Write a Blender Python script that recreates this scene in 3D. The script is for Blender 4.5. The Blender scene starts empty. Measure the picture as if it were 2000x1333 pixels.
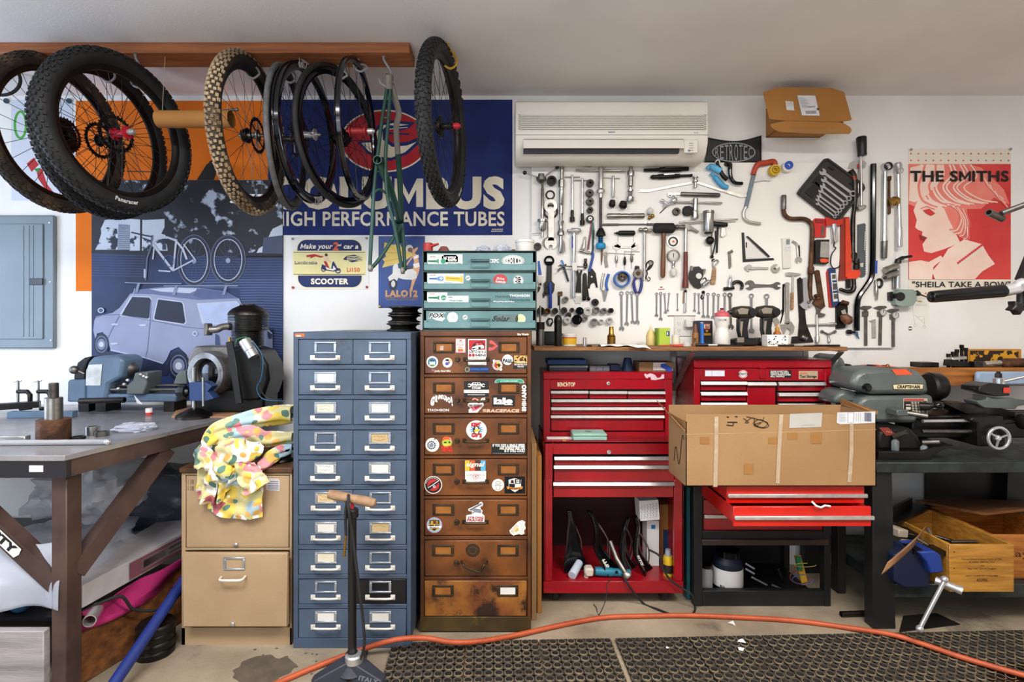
import bpy,math,random
from math import sin,cos,pi,radians as R
from mathutils import Vector as V,Matrix,noise
random.seed(7)
SC=bpy.context.scene
COL=SC.collection
# -- camera, light, exposure
F,CX,CY,H,YW,ZC=1040.0,985.0,633.0,1.36,3.01,2.65
cam=bpy.data.cameras.new('camera');camo=bpy.data.objects.new('camera',cam);COL.objects.link(camo)
cam.sensor_width=36;cam.lens=36*F/2000
cam.shift_x=0.0075;cam.shift_y=-0.01675;cam.clip_start=0.05
camo.location=(0,0,H);camo.rotation_euler=(R(90),0,0)
SC.camera=camo
SC.view_settings.view_transform='Standard';SC.view_settings.look='None'
SC.view_settings.gamma=1;SC.view_settings.use_curve_mapping=False
SC.view_settings.exposure=0.3
wd=bpy.data.worlds.new('daylight');SC.world=wd;wd.use_nodes=True
wd.node_tree.nodes['Background'].inputs[0].default_value=(0.80,0.88,1.0,1)
wd.node_tree.nodes['Background'].inputs[1].default_value=0.06
def area(name,loc,rot,sx,sy,power,color):
 l=bpy.data.lights.new(name,'AREA');l.shape='RECTANGLE';l.size=sx;l.size_y=sy;l.energy=power;l.color=color
 o=bpy.data.objects.new(name,l);COL.objects.link(o);o.location=loc;o.rotation_euler=[R(a)for a in rot]
 return o
 # daylight through the open garage door behind the camera, and two shop lamps on the ceiling
area('garage_door_daylight',(-1.6,-2.2,1.5),(92,0,-8),3.2,1.8,52,(0.84,0.92,1.0))
for x_,p_,c_ in((-1.1,64,(0.97,0.97,1.0)),(1.4,82,(1.0,0.94,0.87))):
 area('ceiling_shop_lamp',(x_,0.6,2.62),(0,0,0),1.4,0.6,p_,c_)
 area('ceiling_fill_upward',(x_,-0.35,2.05),(180,0,0),1.3,0.4,26,c_)  # second area is an added unseen fill aimed up to brighten the ceiling
area('side_window_daylight',(-3.85,1.6,1.5),(0,-90,0),1.2,1.3,34,(0.55,0.72,1.0))
# -- pixel frames -> places
FR={0:(0,0,1.0)}
G=[0.0,0.0,1.0]
def fr(x0=0,y0=0,s=1.0):
 G[0],G[1],G[2]=x0,y0,s
def P(x,y,Y):
 x=G[0]+x/G[2];y=G[1]+y/G[2]
 return V(((x-CX)*Y/F,Y,H-(y-CY)*Y/F))
def L(d,Y):
 return d/G[2]*Y/F
def FL(x,y,z=0.0):
 x=G[0]+x/G[2];y=G[1]+y/G[2]
 Y=(H-z)*F/(y-CY)
 return V(((x-CX)*Y/F,Y,z))
 # -- materials
MT={}
def lin(h):
 h=h.lstrip('#');c=[int(h[i:i+2],16)/255 for i in(0,2,4)]
 return tuple(x/12.92 if x<=.04045 else((x+.055)/1.055)**2.4 for x in c)+(1,)
def mk(name,h1,h2=None,sc=6,rough=.5,metal=0,bump=0,bsc=60,lo=.35,hi=.65,stretch=None,detail=4,wear=None,wsc=9,wlo=.6,whi=.68,spec=.5,coat=0,rvar=.12,trans=0,alpha=1):
 m=bpy.data.materials.new(name);m.use_nodes=True;nt=m.node_tree;N=nt.nodes;K=nt.links.new
 b=N['Principled BSDF']
 b.inputs['Roughness'].default_value=rough;b.inputs['Metallic'].default_value=metal
 b.inputs['Specular IOR Level'].default_value=spec;b.inputs['Coat Weight'].default_value=coat
 b.inputs['Transmission Weight'].default_value=trans;b.inputs['Alpha'].default_value=alpha
 tc=N.new('ShaderNodeTexCoord');mp=N.new('ShaderNodeMapping');K(tc.outputs['Object'],mp.inputs[0])
 if stretch:mp.inputs['Scale'].default_value=stretch
 c1=lin(h1)
 if h2 is None:
  h2c=tuple(x*.86 for x in c1[:3])+(1,)
 else:h2c=lin(h2)
 n=N.new('ShaderNodeTexNoise');n.inputs['Scale'].default_value=sc;n.inputs['Detail'].default_value=detail;K(mp.outputs[0],n.inputs[0])
 r=N.new('ShaderNodeValToRGB');r.color_ramp.elements[0].position=lo;r.color_ramp.elements[1].position=hi
 r.color_ramp.elements[0].color=c1;r.color_ramp.elements[1].color=h2c
 K(n.outputs['Fac'],r.inputs[0]);out=r.outputs[0]
 if wear:
  n2=N.new('ShaderNodeTexNoise');n2.inputs['Scale'].default_value=wsc;n2.inputs['Detail'].default_value=8;n2.inputs['Roughness'].default_value=.65;K(tc.outputs['Object'],n2.inputs[0])
  r2=N.new('ShaderNodeValToRGB');r2.color_ramp.elements[0].position=wlo;r2.color_ramp.elements[1].position=whi
  K(n2.outputs['Fac'],r2.inputs[0])
  mx=N.new('ShaderNodeMixRGB');mx.inputs[2].default_value=lin(wear);K(r2.outputs[0],mx.inputs[0]);K(out,mx.inputs[1]);out=mx.outputs[0]
 K(out,b.inputs['Base Color'])
 if rvar:
  mr=N.new('ShaderNodeMapRange');mr.inputs[3].default_value=max(.03,rough-rvar);mr.inputs[4].default_value=min(1,rough+rvar)
  K(n.outputs['Fac'],mr.inputs[0]);K(mr.outputs[0],b.inputs['Roughness'])
 if bump:
  n3=N.new('ShaderNodeTexNoise');n3.inputs['Scale'].default_value=bsc;n3.inputs['Detail'].default_value=5;K(mp.outputs[0],n3.inputs[0])
  bp=N.new('ShaderNodeBump');bp.inputs['Strength'].default_value=bump;bp.inputs['Distance'].default_value=.01
  K(n3.outputs['Fac'],bp.inputs['Height']);K(bp.outputs[0],b.inputs['Normal'])
 MT[name]=m;return m
def gm(c):
 """a material by name, or a plain paint from '#rrggbb' (suffix m = metal, g = glossy, f = flat)"""
 if c in MT:return MT[c]
 h,s=c[:7],c[7:]
 mk(c,h,None,sc=14,rough={'m':.32,'g':.22,'f':.85}.get(s,.5),metal=1 if s=='m' else 0)
 return MT[c]
 # -- mesh builder
TXT={}
def glyphs(s,bold):
 k=(s,bold)
 if k not in TXT and 'M' in s and bold>.015:
  vs,fs,x=[],[],0.0;q=.15+1.6*bold;w=.98
  for i,seg in enumerate(s.split('M')):
   if i:
    x+=.1 if vs else 0;n=len(vs)
    vs+=[(x+a,b)for a,b in((0,0),(0,1),(q*.9,1),(w/2,.42),(w-q*.9,1),(w,1),(w,0),(w-q,0),(w-q,.62),(w/2,.1),(q,.62),(q,0))]
    fs+=[[n+j for j in f]for f in((11,10,1,0),(10,2,1),(10,9,3,2),(9,8,4,3),(8,5,4),(8,7,6,5))];x+=w
   if seg:
    x+=.36*(len(seg)-len(seg.lstrip()))
    if seg.strip():
     x+=.1 if vs else 0;a,b,c=glyphs(seg.strip(),bold);n=len(vs);vs+=[(x+u,v)for u,v in a];fs+=[[n+j for j in f]for f in b];x+=c
     x+=.36*(len(seg)-len(seg.rstrip()))
  TXT[k]=(vs,fs,x)
 if k not in TXT:
  c=bpy.data.curves.new('t','FONT');c.body=s;c.size=1;c.offset=bold;c.resolution_u=3;c.fill_mode='FRONT'
  c.space_character=1+bold*2
  o=bpy.data.objects.new('t',c);me=bpy.data.meshes.new_from_object(o)
  vs=[(v.co.x,v.co.y)for v in me.vertices];fs=[list(p.vertices)for p in me.polygons]
  bpy.data.objects.remove(o);bpy.data.curves.remove(c);bpy.data.meshes.remove(me)
  x0=min(v[0]for v in vs);x1=max(v[0]for v in vs)
  TXT[k]=([((x-x0)/.69,y/.69)for x,y in vs],fs,(x1-x0)/.69)
 return TXT[k]
def basis(d):
 d=d.normalized();u=d.cross(V((0,0,1)))
 if u.length<1e-3:u=V((1,0,0))
 u.normalize();return d,u,d.cross(u)
class MB:
 def __init__(s,m='steel',M=None):s.v=[];s.f=[];s.fm=[];s.ms=[];s.M=M;s.c(m)
 def c(s,m):
  if m not in s.ms:s.ms.append(m)
  s.k=s.ms.index(m);return s
 def add(s,vs,fs):
  n=len(s.v)
  if s.M is not None:vs=[s.M@V(v)for v in vs]
  s.v+=[tuple(v)for v in vs]
  for f in fs:s.f.append([i+n for i in f]);s.fm.append(s.k)
  return s
 def box(s,c,d,b=0,rot=None,ax=None):
  hx,hy,hz=d[0]/2,d[1]/2,d[2]/2;c=V(c)
  b=min(b,hx*.95,hy*.95,hz*.95)
  if b<=0:
   vs=[(x*hx,y*hy,z*hz)for x in(-1,1)for y in(-1,1)for z in(-1,1)]
   fs=[(0,1,3,2),(4,6,7,5),(0,4,5,1),(2,3,7,6),(0,2,6,4),(1,5,7,3)]
  else:
   vs=[];idx={}
   for sx in(-1,1):
    for sy in(-1,1):
     for sz in(-1,1):
      for a in range(3):
       p=[sx*(hx-b),sy*(hy-b),sz*(hz-b)]
       p[a]=(sx*hx,sy*hy,sz*hz)[a]
       idx[(sx,sy,sz,a)]=len(vs);vs.append(tuple(p))
   fs=[]
   S=(-1,1)
   for a in range(3):
    o1,o2=[i for i in range(3)if i!=a]
    for q in S:
     def kk(u,w,ax_=a):
      t=[0,0,0];t[a]=q;t[o1]=u;t[o2]=w;return idx[(t[0],t[1],t[2],ax_)]
     fs.append((kk(-1,-1),kk(1,-1),kk(1,1),kk(-1,1)))
    for u in S:
     for w in S:
      def ed(q,ax_):
       t=[0,0,0];t[a]=q;t[o1]=u;t[o2]=w;return idx[(t[0],t[1],t[2],ax_)]
      fs.append((ed(-1,o1),ed(1,o1),ed(1,o2),ed(-1,o2)))
   for sx in S:
    for sy in S:
     for sz in S:fs.append(tuple(idx[(sx,sy,sz,a)]for a in range(3)))
  m=Matrix.Identity(3)
  if rot is not None:m=rot.to_3x3()if isinstance(rot,Matrix)else Matrix.Rotation(rot,3,'Z')
  # fix winding by outward test
  out=[]
  for f in fs:
   a,b_,c_=V(vs[f[0]]),V(vs[f[1]]),V(vs[f[2]])
   nn=(b_-a).cross(c_-a);ce=sum((V(vs[i])for i in f),V())/len(f)
   out.append(f if nn.dot(ce)>0 else tuple(reversed(f)))
  return s.add([c+m@V(v)for v in vs],out)
 def bx(s,x0,x1,y0,y1,z0,z1,b=0):
  return s.box(((x0+x1)/2,(y0+y1)/2,(z0+z1)/2),(abs(x1-x0),abs(y1-y0),abs(z1-z0)),b)
 def bar(s,p0,p1,w,t,b=0,up=None):
  """a rectangular bar from p0 to p1, w across and t along up"""
  p0,p1=V(p0),V(p1);d=(p1-p0);ln=d.length;d=d.normalized()
  up=V(up)if up is not None else(V((0,0,1))if abs(d.z)<.95 else V((0,1,0)))
  x=d.cross(up).normalized();z=x.cross(d)
  m=Matrix((x,d,z)).transposed()
  return s.box((p0+p1)/2,(w,ln,t),b,m)
 def lathe(s,p0,d,prof,n=20,sx=1,u=None):
  """prof: (distance along d, radius)"""
  p0=V(p0);d,uu,w=basis(V(d))
  if u is not None:uu=V(u).normalized();w=d.cross(uu)
  vs=[];fs=[];k=len(prof)
  for t,r in prof:
   for i in range(n):
    a=2*pi*i/n;vs.append(p0+d*t+(uu*cos(a)*sx+w*sin(a))*r)
  for j in range(k-1):
   for i in range(n):
    i2=(i+1)%n;fs.append((j*n+i,j*n+i2,(j+1)*n+i2,(j+1)*n+i))
  if prof[0][1]>1e-5:fs.append(tuple(reversed(range(n))))
  if prof[-1][1]>1e-5:fs.append(tuple(range((k-1)*n,k*n)))
  return s.add(vs,fs)
 def cyl(s,p0,p1,r,r1=None,n=20):
  p0,p1=V(p0),V(p1);d=p1-p0
  return s.lathe(p0,d,[(0,r),(d.length,r if r1 is None else r1)],n)
 def pipe(s,p0,d,ln,ro,ri,n=20):
  """an open tube with a wall"""
  p0=V(p0);d,u,w=basis(V(d));vs=[];fs=[]
  for t,r in((0,ri),(0,ro),(ln,ro),(ln,ri)):
   for i in range(n):
    a=2*pi*i/n;vs.append(p0+d*t+(u*cos(a)+w*sin(a))*r)
  for j in range(4):
   for i in range(n):
    i2=(i+1)%n;j2=(j+1)%4;fs.append((j*n+i,j*n+i2,j2*n+i2,j2*n+i))
  return s.add(vs,fs)
 def sph(s,c,r,n=16,m=10,sc=(1,1,1)):
  c=V(c);vs=[];fs=[]
  for j in range(m+1):
   b=pi*j/m
   for i in range(n):
    a=2*pi*i/n;vs.append(c+V((r*sin(b)*cos(a)*sc[0],r*sin(b)*sin(a)*sc[1],r*cos(b)*sc[2])))
  for j in range(m):
   for i in range(n):
    i2=(i+1)%n;fs.append((j*n+i,(j+1)*n+i,(j+1)*n+i2,j*n+i2))
  return s.add(vs,fs)
 def tube(s,pts,r,n=10,closed=False,flat=None):
  pts=[V(p)for p in pts];k=len(pts);vs=[];fs=[]
  rs=r if isinstance(r,(list,tuple))else[r]*k
  t0=(pts[1]-pts[0]).normalized();_,u,w=basis(t0)
  for j in range(k):
   if closed:t=pts[(j+1)%k]-pts[j-1]
   else:t=pts[min(j+1,k-1)]-pts[max(j-1,0)]
   t.normalize();u=(u-t*u.dot(t));u=u.normalized()if u.length>1e-6 else basis(t)[1];w=t.cross(u)
   for i in range(n):
    a=2*pi*i/n;o=(u*cos(a)+w*sin(a))*rs[j]
    if flat:o=V((o.x,o.y*flat,o.z))
    vs.append(pts[j]+o)
  for j in range(k if closed else k-1):
   for i in range(n):
    i2=(i+1)%n;j2=(j+1)%k;fs.append((j*n+i,j*n+i2,j2*n+i2,j2*n+i))
  if not closed:fs.append(tuple(reversed(range(n))));fs.append(tuple(range((k-1)*n,k*n)))
  return s.add(vs,fs)
 def torus(s,c,d,r,t,n=32,m=10):
  d,u,w=basis(V(d));c=V(c)
  return s.tube([c+(u*cos(2*pi*i/n)+w*sin(2*pi*i/n))*r for i in range(n)],t,m,True)
 def prism(s,pts,e):
  """extrude the outline pts by the vector e"""
  pts=[V(p)for p in pts];e=V(e);n=len(pts)
  nn=V()
  for i in range(n):nn+=(pts[i]-pts[0]).cross(pts[(i+1)%n]-pts[0])
  if nn.dot(e)>0:pts.reverse()
  return s.add(pts+[p+e for p in pts],[tuple(range(n)),tuple(reversed(range(n,2*n)))]+[(i,i+n,(i+1)%n+n,(i+1)%n)for i in range(n)])
 def poly(s,pts):return s.add(pts,[tuple(range(len(pts)))])
 def grid(s,fn,nu,nv,cu=False,cv=False):
  vs=[fn(i/(nu if cu else nu-1),j/(nv if cv else nv-1))for j in range(nv)for i in range(nu)]
  fs=[(j*nu+i,j*nu+(i+1)%nu,((j+1)%nv)*nu+(i+1)%nu,((j+1)%nv)*nu+i)for j in range(nv if cv else nv-1)for i in range(nu if cu else nu-1)]
  return s.add(vs,fs)
 def text(s,t,o,ux,uy,h,w=None,bold=0,shear=0,al='l'):
  vs,fs,tw=glyphs(t,bold);o,ux,uy=V(o),V(ux),V(uy);k=(w/tw)if w else h
  off={'l':0,'c':-tw*k/2,'r':-tw*k}[al]
  return s.add([o+ux*(off+x*k+shear*y*h)+uy*(y*h)for x,y in vs],fs)
 def build(s,name,parent=None,smooth=38,bevel=0,sub=0,solid=0,label=None,cat=None,group=None,kind=None,base=None):
  vs=[V(v)for v in s.v]
  if parent is not None:w=WL[parent.name]
  elif base is not None:w=V(base)
  else:
   xs=[v.x for v in vs];ys=[v.y for v in vs];w=V(((min(xs)+max(xs))/2,(min(ys)+max(ys))/2,min(v.z for v in vs)))
  me=bpy.data.meshes.new(name);me.from_pydata([v-w for v in vs],[],s.f);me.update()
  used=sorted(set(s.fm));rm={k:i for i,k in enumerate(used)}
  for k in used:me.materials.append(gm(s.ms[k]))
  me.polygons.foreach_set('material_index',[rm[k]for k in s.fm])
  if smooth:
   me.shade_smooth();me.set_sharp_from_angle(angle=R(smooth))
  o=bpy.data.objects.new(name,me);COL.objects.link(o);WL[o.name]=w
  if parent is not None:o.parent=parent
  else:o.location=w
  if bevel:
   q=o.modifiers.new('bevel','BEVEL');q.width=bevel;q.segments=2;q.limit_method='ANGLE';q.angle_limit=R(40)
  if solid:q=o.modifiers.new('solid','SOLIDIFY');q.thickness=solid
  if sub:q=o.modifiers.new('sub','SUBSURF');q.levels=sub;q.render_levels=sub
  return tag(o,label,cat,group,kind)
WL={}
def tag(o,label=None,cat=None,group=None,kind=None):
 for k,v in(('label',label),('category',cat),('group',group),('kind',kind)):
  if v:o[k]=v
 return o
def thing(name,label,cat,loc,group=None):
 o=bpy.data.objects.new(name,None);COL.objects.link(o);o.location=loc;o.empty_display_size=.05;WL[o.name]=V(loc)
 return tag(o,label,cat,group)
def bez(pts,n=10):
 """a smooth curve through the points"""
 pts=[V(p)for p in pts];out=[]
 for i in range(len(pts)-1):
  a=pts[max(i-1,0)];b=pts[i];c=pts[i+1];d=pts[min(i+2,len(pts)-1)]
  for k in range(n):
   t=k/n;out.append(.5*((2*b)+(c-a)*t+(2*a-5*b+4*c-d)*t*t+(3*b-a-3*c+d)*t**3))
 out.append(pts[-1]);return out
class Flat(MB):
 """printed artwork: thin layers stacked on a sheet, in picture-frame units at the sheet's distance Y"""
 def __init__(s,Y,m='white_paper',e=.0003):super().__init__(m);s.Y=Y;s.e=e;s.q=0
 def up(s,k=1):s.q+=k;return s
 def pt(s,x,y):return P(x,y,s.Y)+V((0,-s.q*s.e,0))
 def poly2(s,pts,m):
  s.c(m);s.up();pp=[s.pt(*p)for p in pts]
  nn=V()
  for i in range(len(pp)):nn+=(pp[i]-pp[0]).cross(pp[(i+1)%len(pp)]-pp[0])
  if nn.y>0:pp.reverse()
  return s.poly(pp)
 def sheet(s,x0,y0,x1,y1,m,th=.001):
  s.c(m);a,b=P(x0,y0,s.Y),P(x1,y1,s.Y);s.bx(a.x,b.x,s.Y,s.Y+th,b.z,a.z);return s
 def rect(s,x0,y0,x1,y1,m):return s.poly2([(x0,y0),(x1,y0),(x1,y1),(x0,y1)],m)
 def ell(s,x,y,rx,ry,m,n=32,a0=0,a1=360,rot=0):
  c,d=cos(R(rot)),sin(R(rot));k=n if a1-a0>=360 else n+1
  q=[(rx*cos(R(a0+(a1-a0)*i/n)),ry*sin(R(a0+(a1-a0)*i/n)))for i in range(k)]
  return s.poly2([(x+u*c-v*d,y+u*d+v*c)for u,v in q],m)
 def line(s,pts,w,m,closed=False):
  s.c(m);s.up();k=len(pts);hw=w/2;Lp=[];Rp=[]
  for i in range(k):
   a=pts[i-1]if(i or closed)else pts[i];b=pts[(i+1)%k]if(i<k-1 or closed)else pts[i]
   dx,dy=b[0]-a[0],b[1]-a[1];l=math.hypot(dx,dy)or 1;nx,ny=-dy/l*hw,dx/l*hw
   Lp.append(s.pt(pts[i][0]+nx,pts[i][1]+ny));Rp.append(s.pt(pts[i][0]-nx,pts[i][1]-ny))
  return s.add(Lp+Rp,[(i,(i+1)%k,(i+1)%k+k,i+k)for i in range(k if closed else k-1)])
 def ring(s,x,y,rx,ry,w,m,n=36):
  return s.line([(x+rx*cos(2*pi*i/n),y+ry*sin(2*pi*i/n))for i in range(n)],w,m,True)
 def txt(s,t,x,y,h,m,w=None,bold=0.02,shear=0,al='l',rot=0):
  s.c(m);s.up();c,d=cos(R(rot)),sin(R(rot))
  return s.text(t,s.pt(x,y),(c,0,-d),(d,0,c),L(h,s.Y),L(w,s.Y)if w else None,bold,shear,al)
  # -- materials in use
mk('wall_paint','#f0efec','#e6e4e1',sc=2.2,rough=.75,bump=.12,bsc=140,wear='#c9c6c2',wsc=3,wlo=.68,whi=.8)
mk('ceiling_paint','#e6e2e0','#dcd8d6',sc=1.6,rough=.8,bump=.1,bsc=120)
mk('concrete','#a59781','#7b6e5b',sc=3.5,rough=.72,bump=.25,bsc=70,lo=.3,hi=.7,detail=9,wear='#4f4638',wsc=2.6,wlo=.6,whi=.74)
mk('steel','#b5b2ad','#8f8c87',sc=20,rough=.32,metal=1)
mk('dull_steel','#83807b','#64615d',sc=18,rough=.45,metal=1)
mk('dark_steel','#4a4643','#2f2c2a',sc=16,rough=.42,metal=1)
mk('chrome','#d6d6d8','#c2c3c8',sc=8,rough=.2,metal=.72,rvar=.05)
mk('pale_steel','#cfccc6','#b2aea8',sc=20,rough=.38,metal=.85)
mk('aluminium','#d7d7d6','#bcbcbc',sc=14,rough=.35,metal=.8)
mk('black_rubber','#1d1c1c','#121212',sc=20,rough=.75,bump=.2,bsc=150)
mk('black_plastic','#111112','#0a0a0b',sc=12,rough=.42)
mk('black_gloss','#0c0d10','#08090b',sc=8,rough=.12,rvar=.04)
mk('black_oxide','#26231f','#161412',sc=16,rough=.4,metal=.6)
mk('brass','#b08a45','#8a6a32',sc=14,rough=.35,metal=1)
mk('rust_steel','#6d4a33','#3f2a20',sc=18,rough=.6,metal=.6,bump=.3,bsc=120)
mk('fir_wood','#a8673a','#7d4523',sc=5,rough=.6,stretch=(.6,9,12),bump=.15,bsc=20,detail=7,lo=.3,hi=.7)
mk('oak_wood','#b9752f','#8a4f1b',sc=4,rough=.45,stretch=(1.2,9,16),detail=6,lo=.35,hi=.65)
mk('crate_wood','#b88436','#96651f',sc=4,rough=.5,stretch=(1.5,6,16),detail=7,bump=.1,bsc=20)
mk('ply_edge','#9a6a3c','#5d3a1e',sc=12,rough=.6,stretch=(1,8,30))
mk('handle_wood','#7d4f30','#55331d',sc=10,rough=.5,stretch=(8,8,1))
mk('pale_wood','#b28a62','#8a6646',sc=10,rough=.6,stretch=(1,8,8),bump=.2,bsc=40)
mk('grey_plank','#a19a9a','#7f7879',sc=4,rough=.75,stretch=(.8,6,9),bump=.2,bsc=30,wear='#5c5553',wsc=7)
mk('brown_plank','#7a4a1e','#4c2a10',sc=4,rough=.6,stretch=(.8,6,9),bump=.1,bsc=30,detail=7)
mk('cardboard','#9c7a52','#916f48',sc=3,rough=.8,bump=.12,bsc=90)
mk('card_inside','#96693a','#8d6135',sc=3,rough=.8)
mk('card_warm','#a87235','#9c682e',sc=3,rough=.75)
mk('card_tape','#9a7140','#92683a',sc=5,rough=.35)
mk('clear_tape','#a8937a','#b5a28a',sc=30,rough=.25)
mk('white_paper','#eceae5','#e4e1db',sc=4,rough=.8)
mk('cream_paper','#e5d9a6','#ded19b',sc=4,rough=.8)
mk('white_plastic','#dedcd6','#d3d0ca',sc=4,rough=.4)
mk('blue_cabinet','#4c5c70','#404e61',sc=6,rough=.42,wear='#3b3f42',wsc=11,wlo=.62,whi=.72,bump=.05,bsc=150)
mk('blue_frame','#44536a','#394758',sc=6,rough=.42,wear='#55504a',wsc=16,wlo=.66,whi=.74)
mk('black_panel','#0b0d13','#07090d',sc=6,rough=.35)
mk('beige_paint','#ab9170','#a18665',sc=4,rough=.5,wear='#6b4a30',wsc=14,wlo=.7,whi=.76,bump=.05,bsc=150)
mk('brown_top','#5a3a20','#38220f',sc=6,rough=.5)
mk('rust_brown','#7b4619','#45240e',sc=6,rough=.4,lo=.34,hi=.68,detail=8,wear='#2f190c',wsc=5,wlo=.58,whi=.74,bump=.08,bsc=90)
mk('rust_ochre','#9a6427','#6b3a17',sc=8,rough=.5,lo=.35,hi=.6,detail=9,wear='#2b170b',wsc=9,wlo=.5,whi=.6,bump=.1,bsc=90)
mk('rust_frame','#6b3c17','#3c200d',sc=6,rough=.45,lo=.3,hi=.75,detail=8,wear='#2a170c',wsc=6,wlo=.6,whi=.76)
mk('olive_base','#4a3a17','#2c2110',sc=7,rough=.5,detail=8,wear='#6b5424',wsc=10,wlo=.6,whi=.7)
mk('bronze','#4a3b28','#352a1d',sc=14,rough=.45,metal=.6)
mk('card_slot','#9a5f1f','#834c16',sc=16,rough=.6)
mk('teal_paint','#678a8b','#587a7c',sc=6,rough=.4,wear='#4b5a58',wsc=15,wlo=.68,whi=.75)
mk('teal_dark','#2e4744','#243936',sc=6,rough=.5)
mk('red_paint','#9e0c1c','#880a18',sc=6,rough=.3,wear='#5f0b12',wsc=13,wlo=.68,whi=.78,coat=.2)
mk('red_bright','#c61a10','#b3150d',sc=6,rough=.32,wear='#7c120b',wsc=13,wlo=.7,whi=.8,coat=.2)
mk('red_shaded','#3c060c','#2a0408',sc=6,rough=.4)  # red_paint darkened, so the shade inside the cabinets is in the colour
mk('drawer_pull','#d3d2d0','#b9b8b6',sc=20,rough=.35,metal=.7)
mk('black_frame_paint','#18191a','#0f1010',sc=9,rough=.5,wear='#26211f',wsc=12,wlo=.64,whi=.72)
mk('bench_brown','#56423c','#382822',sc=6,rough=.5,wear='#6b5b57',wsc=12,wlo=.64,whi=.72,metal=.2)
mk('bench_top','#b4b2b4','#8d8989',sc=4,rough=.3,metal=.55,lo=.3,hi=.7,detail=8,wear='#5a4c40',wsc=6,wlo=.62,whi=.8)
mk('bench_edge','#1d1b22','#121116',sc=6,rough=.45)
mk('galvanised','#414846','#262b2c',sc=16,rough=.5,metal=.5,lo=.3,hi=.7,detail=8)
mk('lathe_grey','#5d6462','#4b5250',sc=6,rough=.38,wear='#33332f',wsc=12,wlo=.66,whi=.76)
mk('lathe_dark','#1f1e1c','#131211',sc=8,rough=.4,metal=.4)
mk('lathe_blue','#5b7187','#4a5d70',sc=6,rough=.4,wear='#3d3a35',wsc=9,wlo=.64,whi=.74)
mk('cast_alloy','#8f8d8a','#6a6764',sc=12,rough=.42,metal=.75,bump=.15,bsc=130,wear='#4a4038',wsc=9,wlo=.62,whi=.74)
mk('ac_white','#e8e4dc','#e0dbd2',sc=3,rough=.4)
mk('ac_shade','#8d8884',None,sc=3,rough=.6)
mk('panel_grey','#7d8b92','#74828a',sc=3,rough=.45,bump=.04,bsc=150)
mk('board_white','#efede8','#e7e4de',sc=3,rough=.6,wear='#cfc9c0',wsc=5,wlo=.7,whi=.8)
mk('hose_orange','#b5522a','#9a3f1e',sc=9,rough=.5,wear='#4a2a1e',wsc=14,wlo=.64,whi=.72)
mk('mat_rubber','#2d2a27','#1d1b19',sc=10,rough=.65,lo=.3,hi=.7,wear='#4a4036',wsc=14,wlo=.58,whi=.7,bump=.2,bsc=90)
mk('mat_rim','#7a6a51','#4c4133',sc=14,rough=.65)
mk('orange_cloth','#e6760a','#dd6c06',sc=3,rough=.85)
mk('navy_cloth','#14286b','#10215a',sc=5,rough=.85,bump=.1,bsc=300)
mk('cream_print','#ddd4c0','#d2c8b3',sc=8,rough=.85)
mk('red_print','#b01c28','#a01722',sc=6,rough=.8)
mk('tyre_black','#191919','#0f0f0f',sc=12,rough=.7,bump=.1,bsc=120)
mk('tyre_muddy','#33291f','#1c1815',sc=9,rough=.8,wear='#5e4a33',wsc=7,wlo=.52,whi=.66)
mk('tyre_tan','#bba381','#6b573c',sc=5,rough=.8,lo=.35,hi=.7)
mk('tyre_tan_wall','#3a2f24','#231d17',sc=8,rough=.8,wear='#6b5740',wsc=9,wlo=.55,whi=.68)
mk('tyre_grey','#5f5f60','#4a4a4b',sc=30,rough=.7)
mk('spoke','#8d8d8d',None,rough=.3,metal=1)
mk('spoke_dark','#1d1d1f',None,rough=.35,metal=.6)
mk('frame_green','#1d4a3f','#17392f',sc=5,rough=.5)
mk('frame_grey','#8f8a82','#77726b',sc=7,rough=.5)
mk('plastic_film','#cfd3dd','#b9bfcf',sc=5,rough=.22,alpha=.55,spec=.7)
mk('smoky_film','#5a5f70','#3f4454',sc=5,rough=.25,alpha=.75)
mk('magenta_cloth','#a3155f','#860f4d',sc=8,rough=.8,bump=.2,bsc=40)
mk('clear_plastic','#d9dcd8','#cfd2ce',rough=.15,alpha=.45)
mk('grip_cork','#a58463','#7e6045',sc=16,rough=.75,bump=.2,bsc=90)
mk('leather','#8a6242','#70492e',sc=9,rough=.6)
mk('glass_dark','#0d1014',None,rough=.08)
WH,BK,GY='#e9e7e2','#121212','#8c8c8c'
# -- the room
def struct(name,mb):return mb.build(name,smooth=0,kind='structure')
struct('floor',MB('concrete').bx(-4.1,4.3,-2.4,YW,-.1,0))
struct('wall_back',MB('wall_paint').bx(-4.2,4.4,YW,YW+.12,0,ZC))
struct('wall_left',MB('wall_paint').bx(-4.2,-4.1,-2.4,YW,0,ZC))
struct('wall_right',MB('wall_paint').bx(4.3,4.4,-2.4,YW,0,ZC))
struct('ceiling',MB('ceiling_paint').bx(-4.2,4.4,-2.4,YW+.12,ZC,ZC+.1))
fr()
def xz(x,y,Y):p=P(x,y,Y);return p.x,p.z
def pbox(mb,x0,y0,x1,y1,Y0,Y1,b=0):
 """a box whose front face fills the pixels x0..x1, y0..y1 at the distance Y0 and reaches back to Y1"""
 a=P(x0,y0,Y0);c=P(x1,y1,Y0);return mb.bx(a.x,c.x,Y0,Y1,c.z,a.z,b)
 # wooden beam under the ceiling with its hooks
mb=MB('fir_wood');x1=P(800,90,2.436).x
mb.bx(-3.6,x1,2.436,2.576,ZC-.049,ZC,.003)
mb.build('ceiling_beam',label='long reddish wooden beam screwed under the ceiling, carrying the hooks',cat='beam')
# -- banners, posters and prints on the wall
E_=.00012
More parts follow.
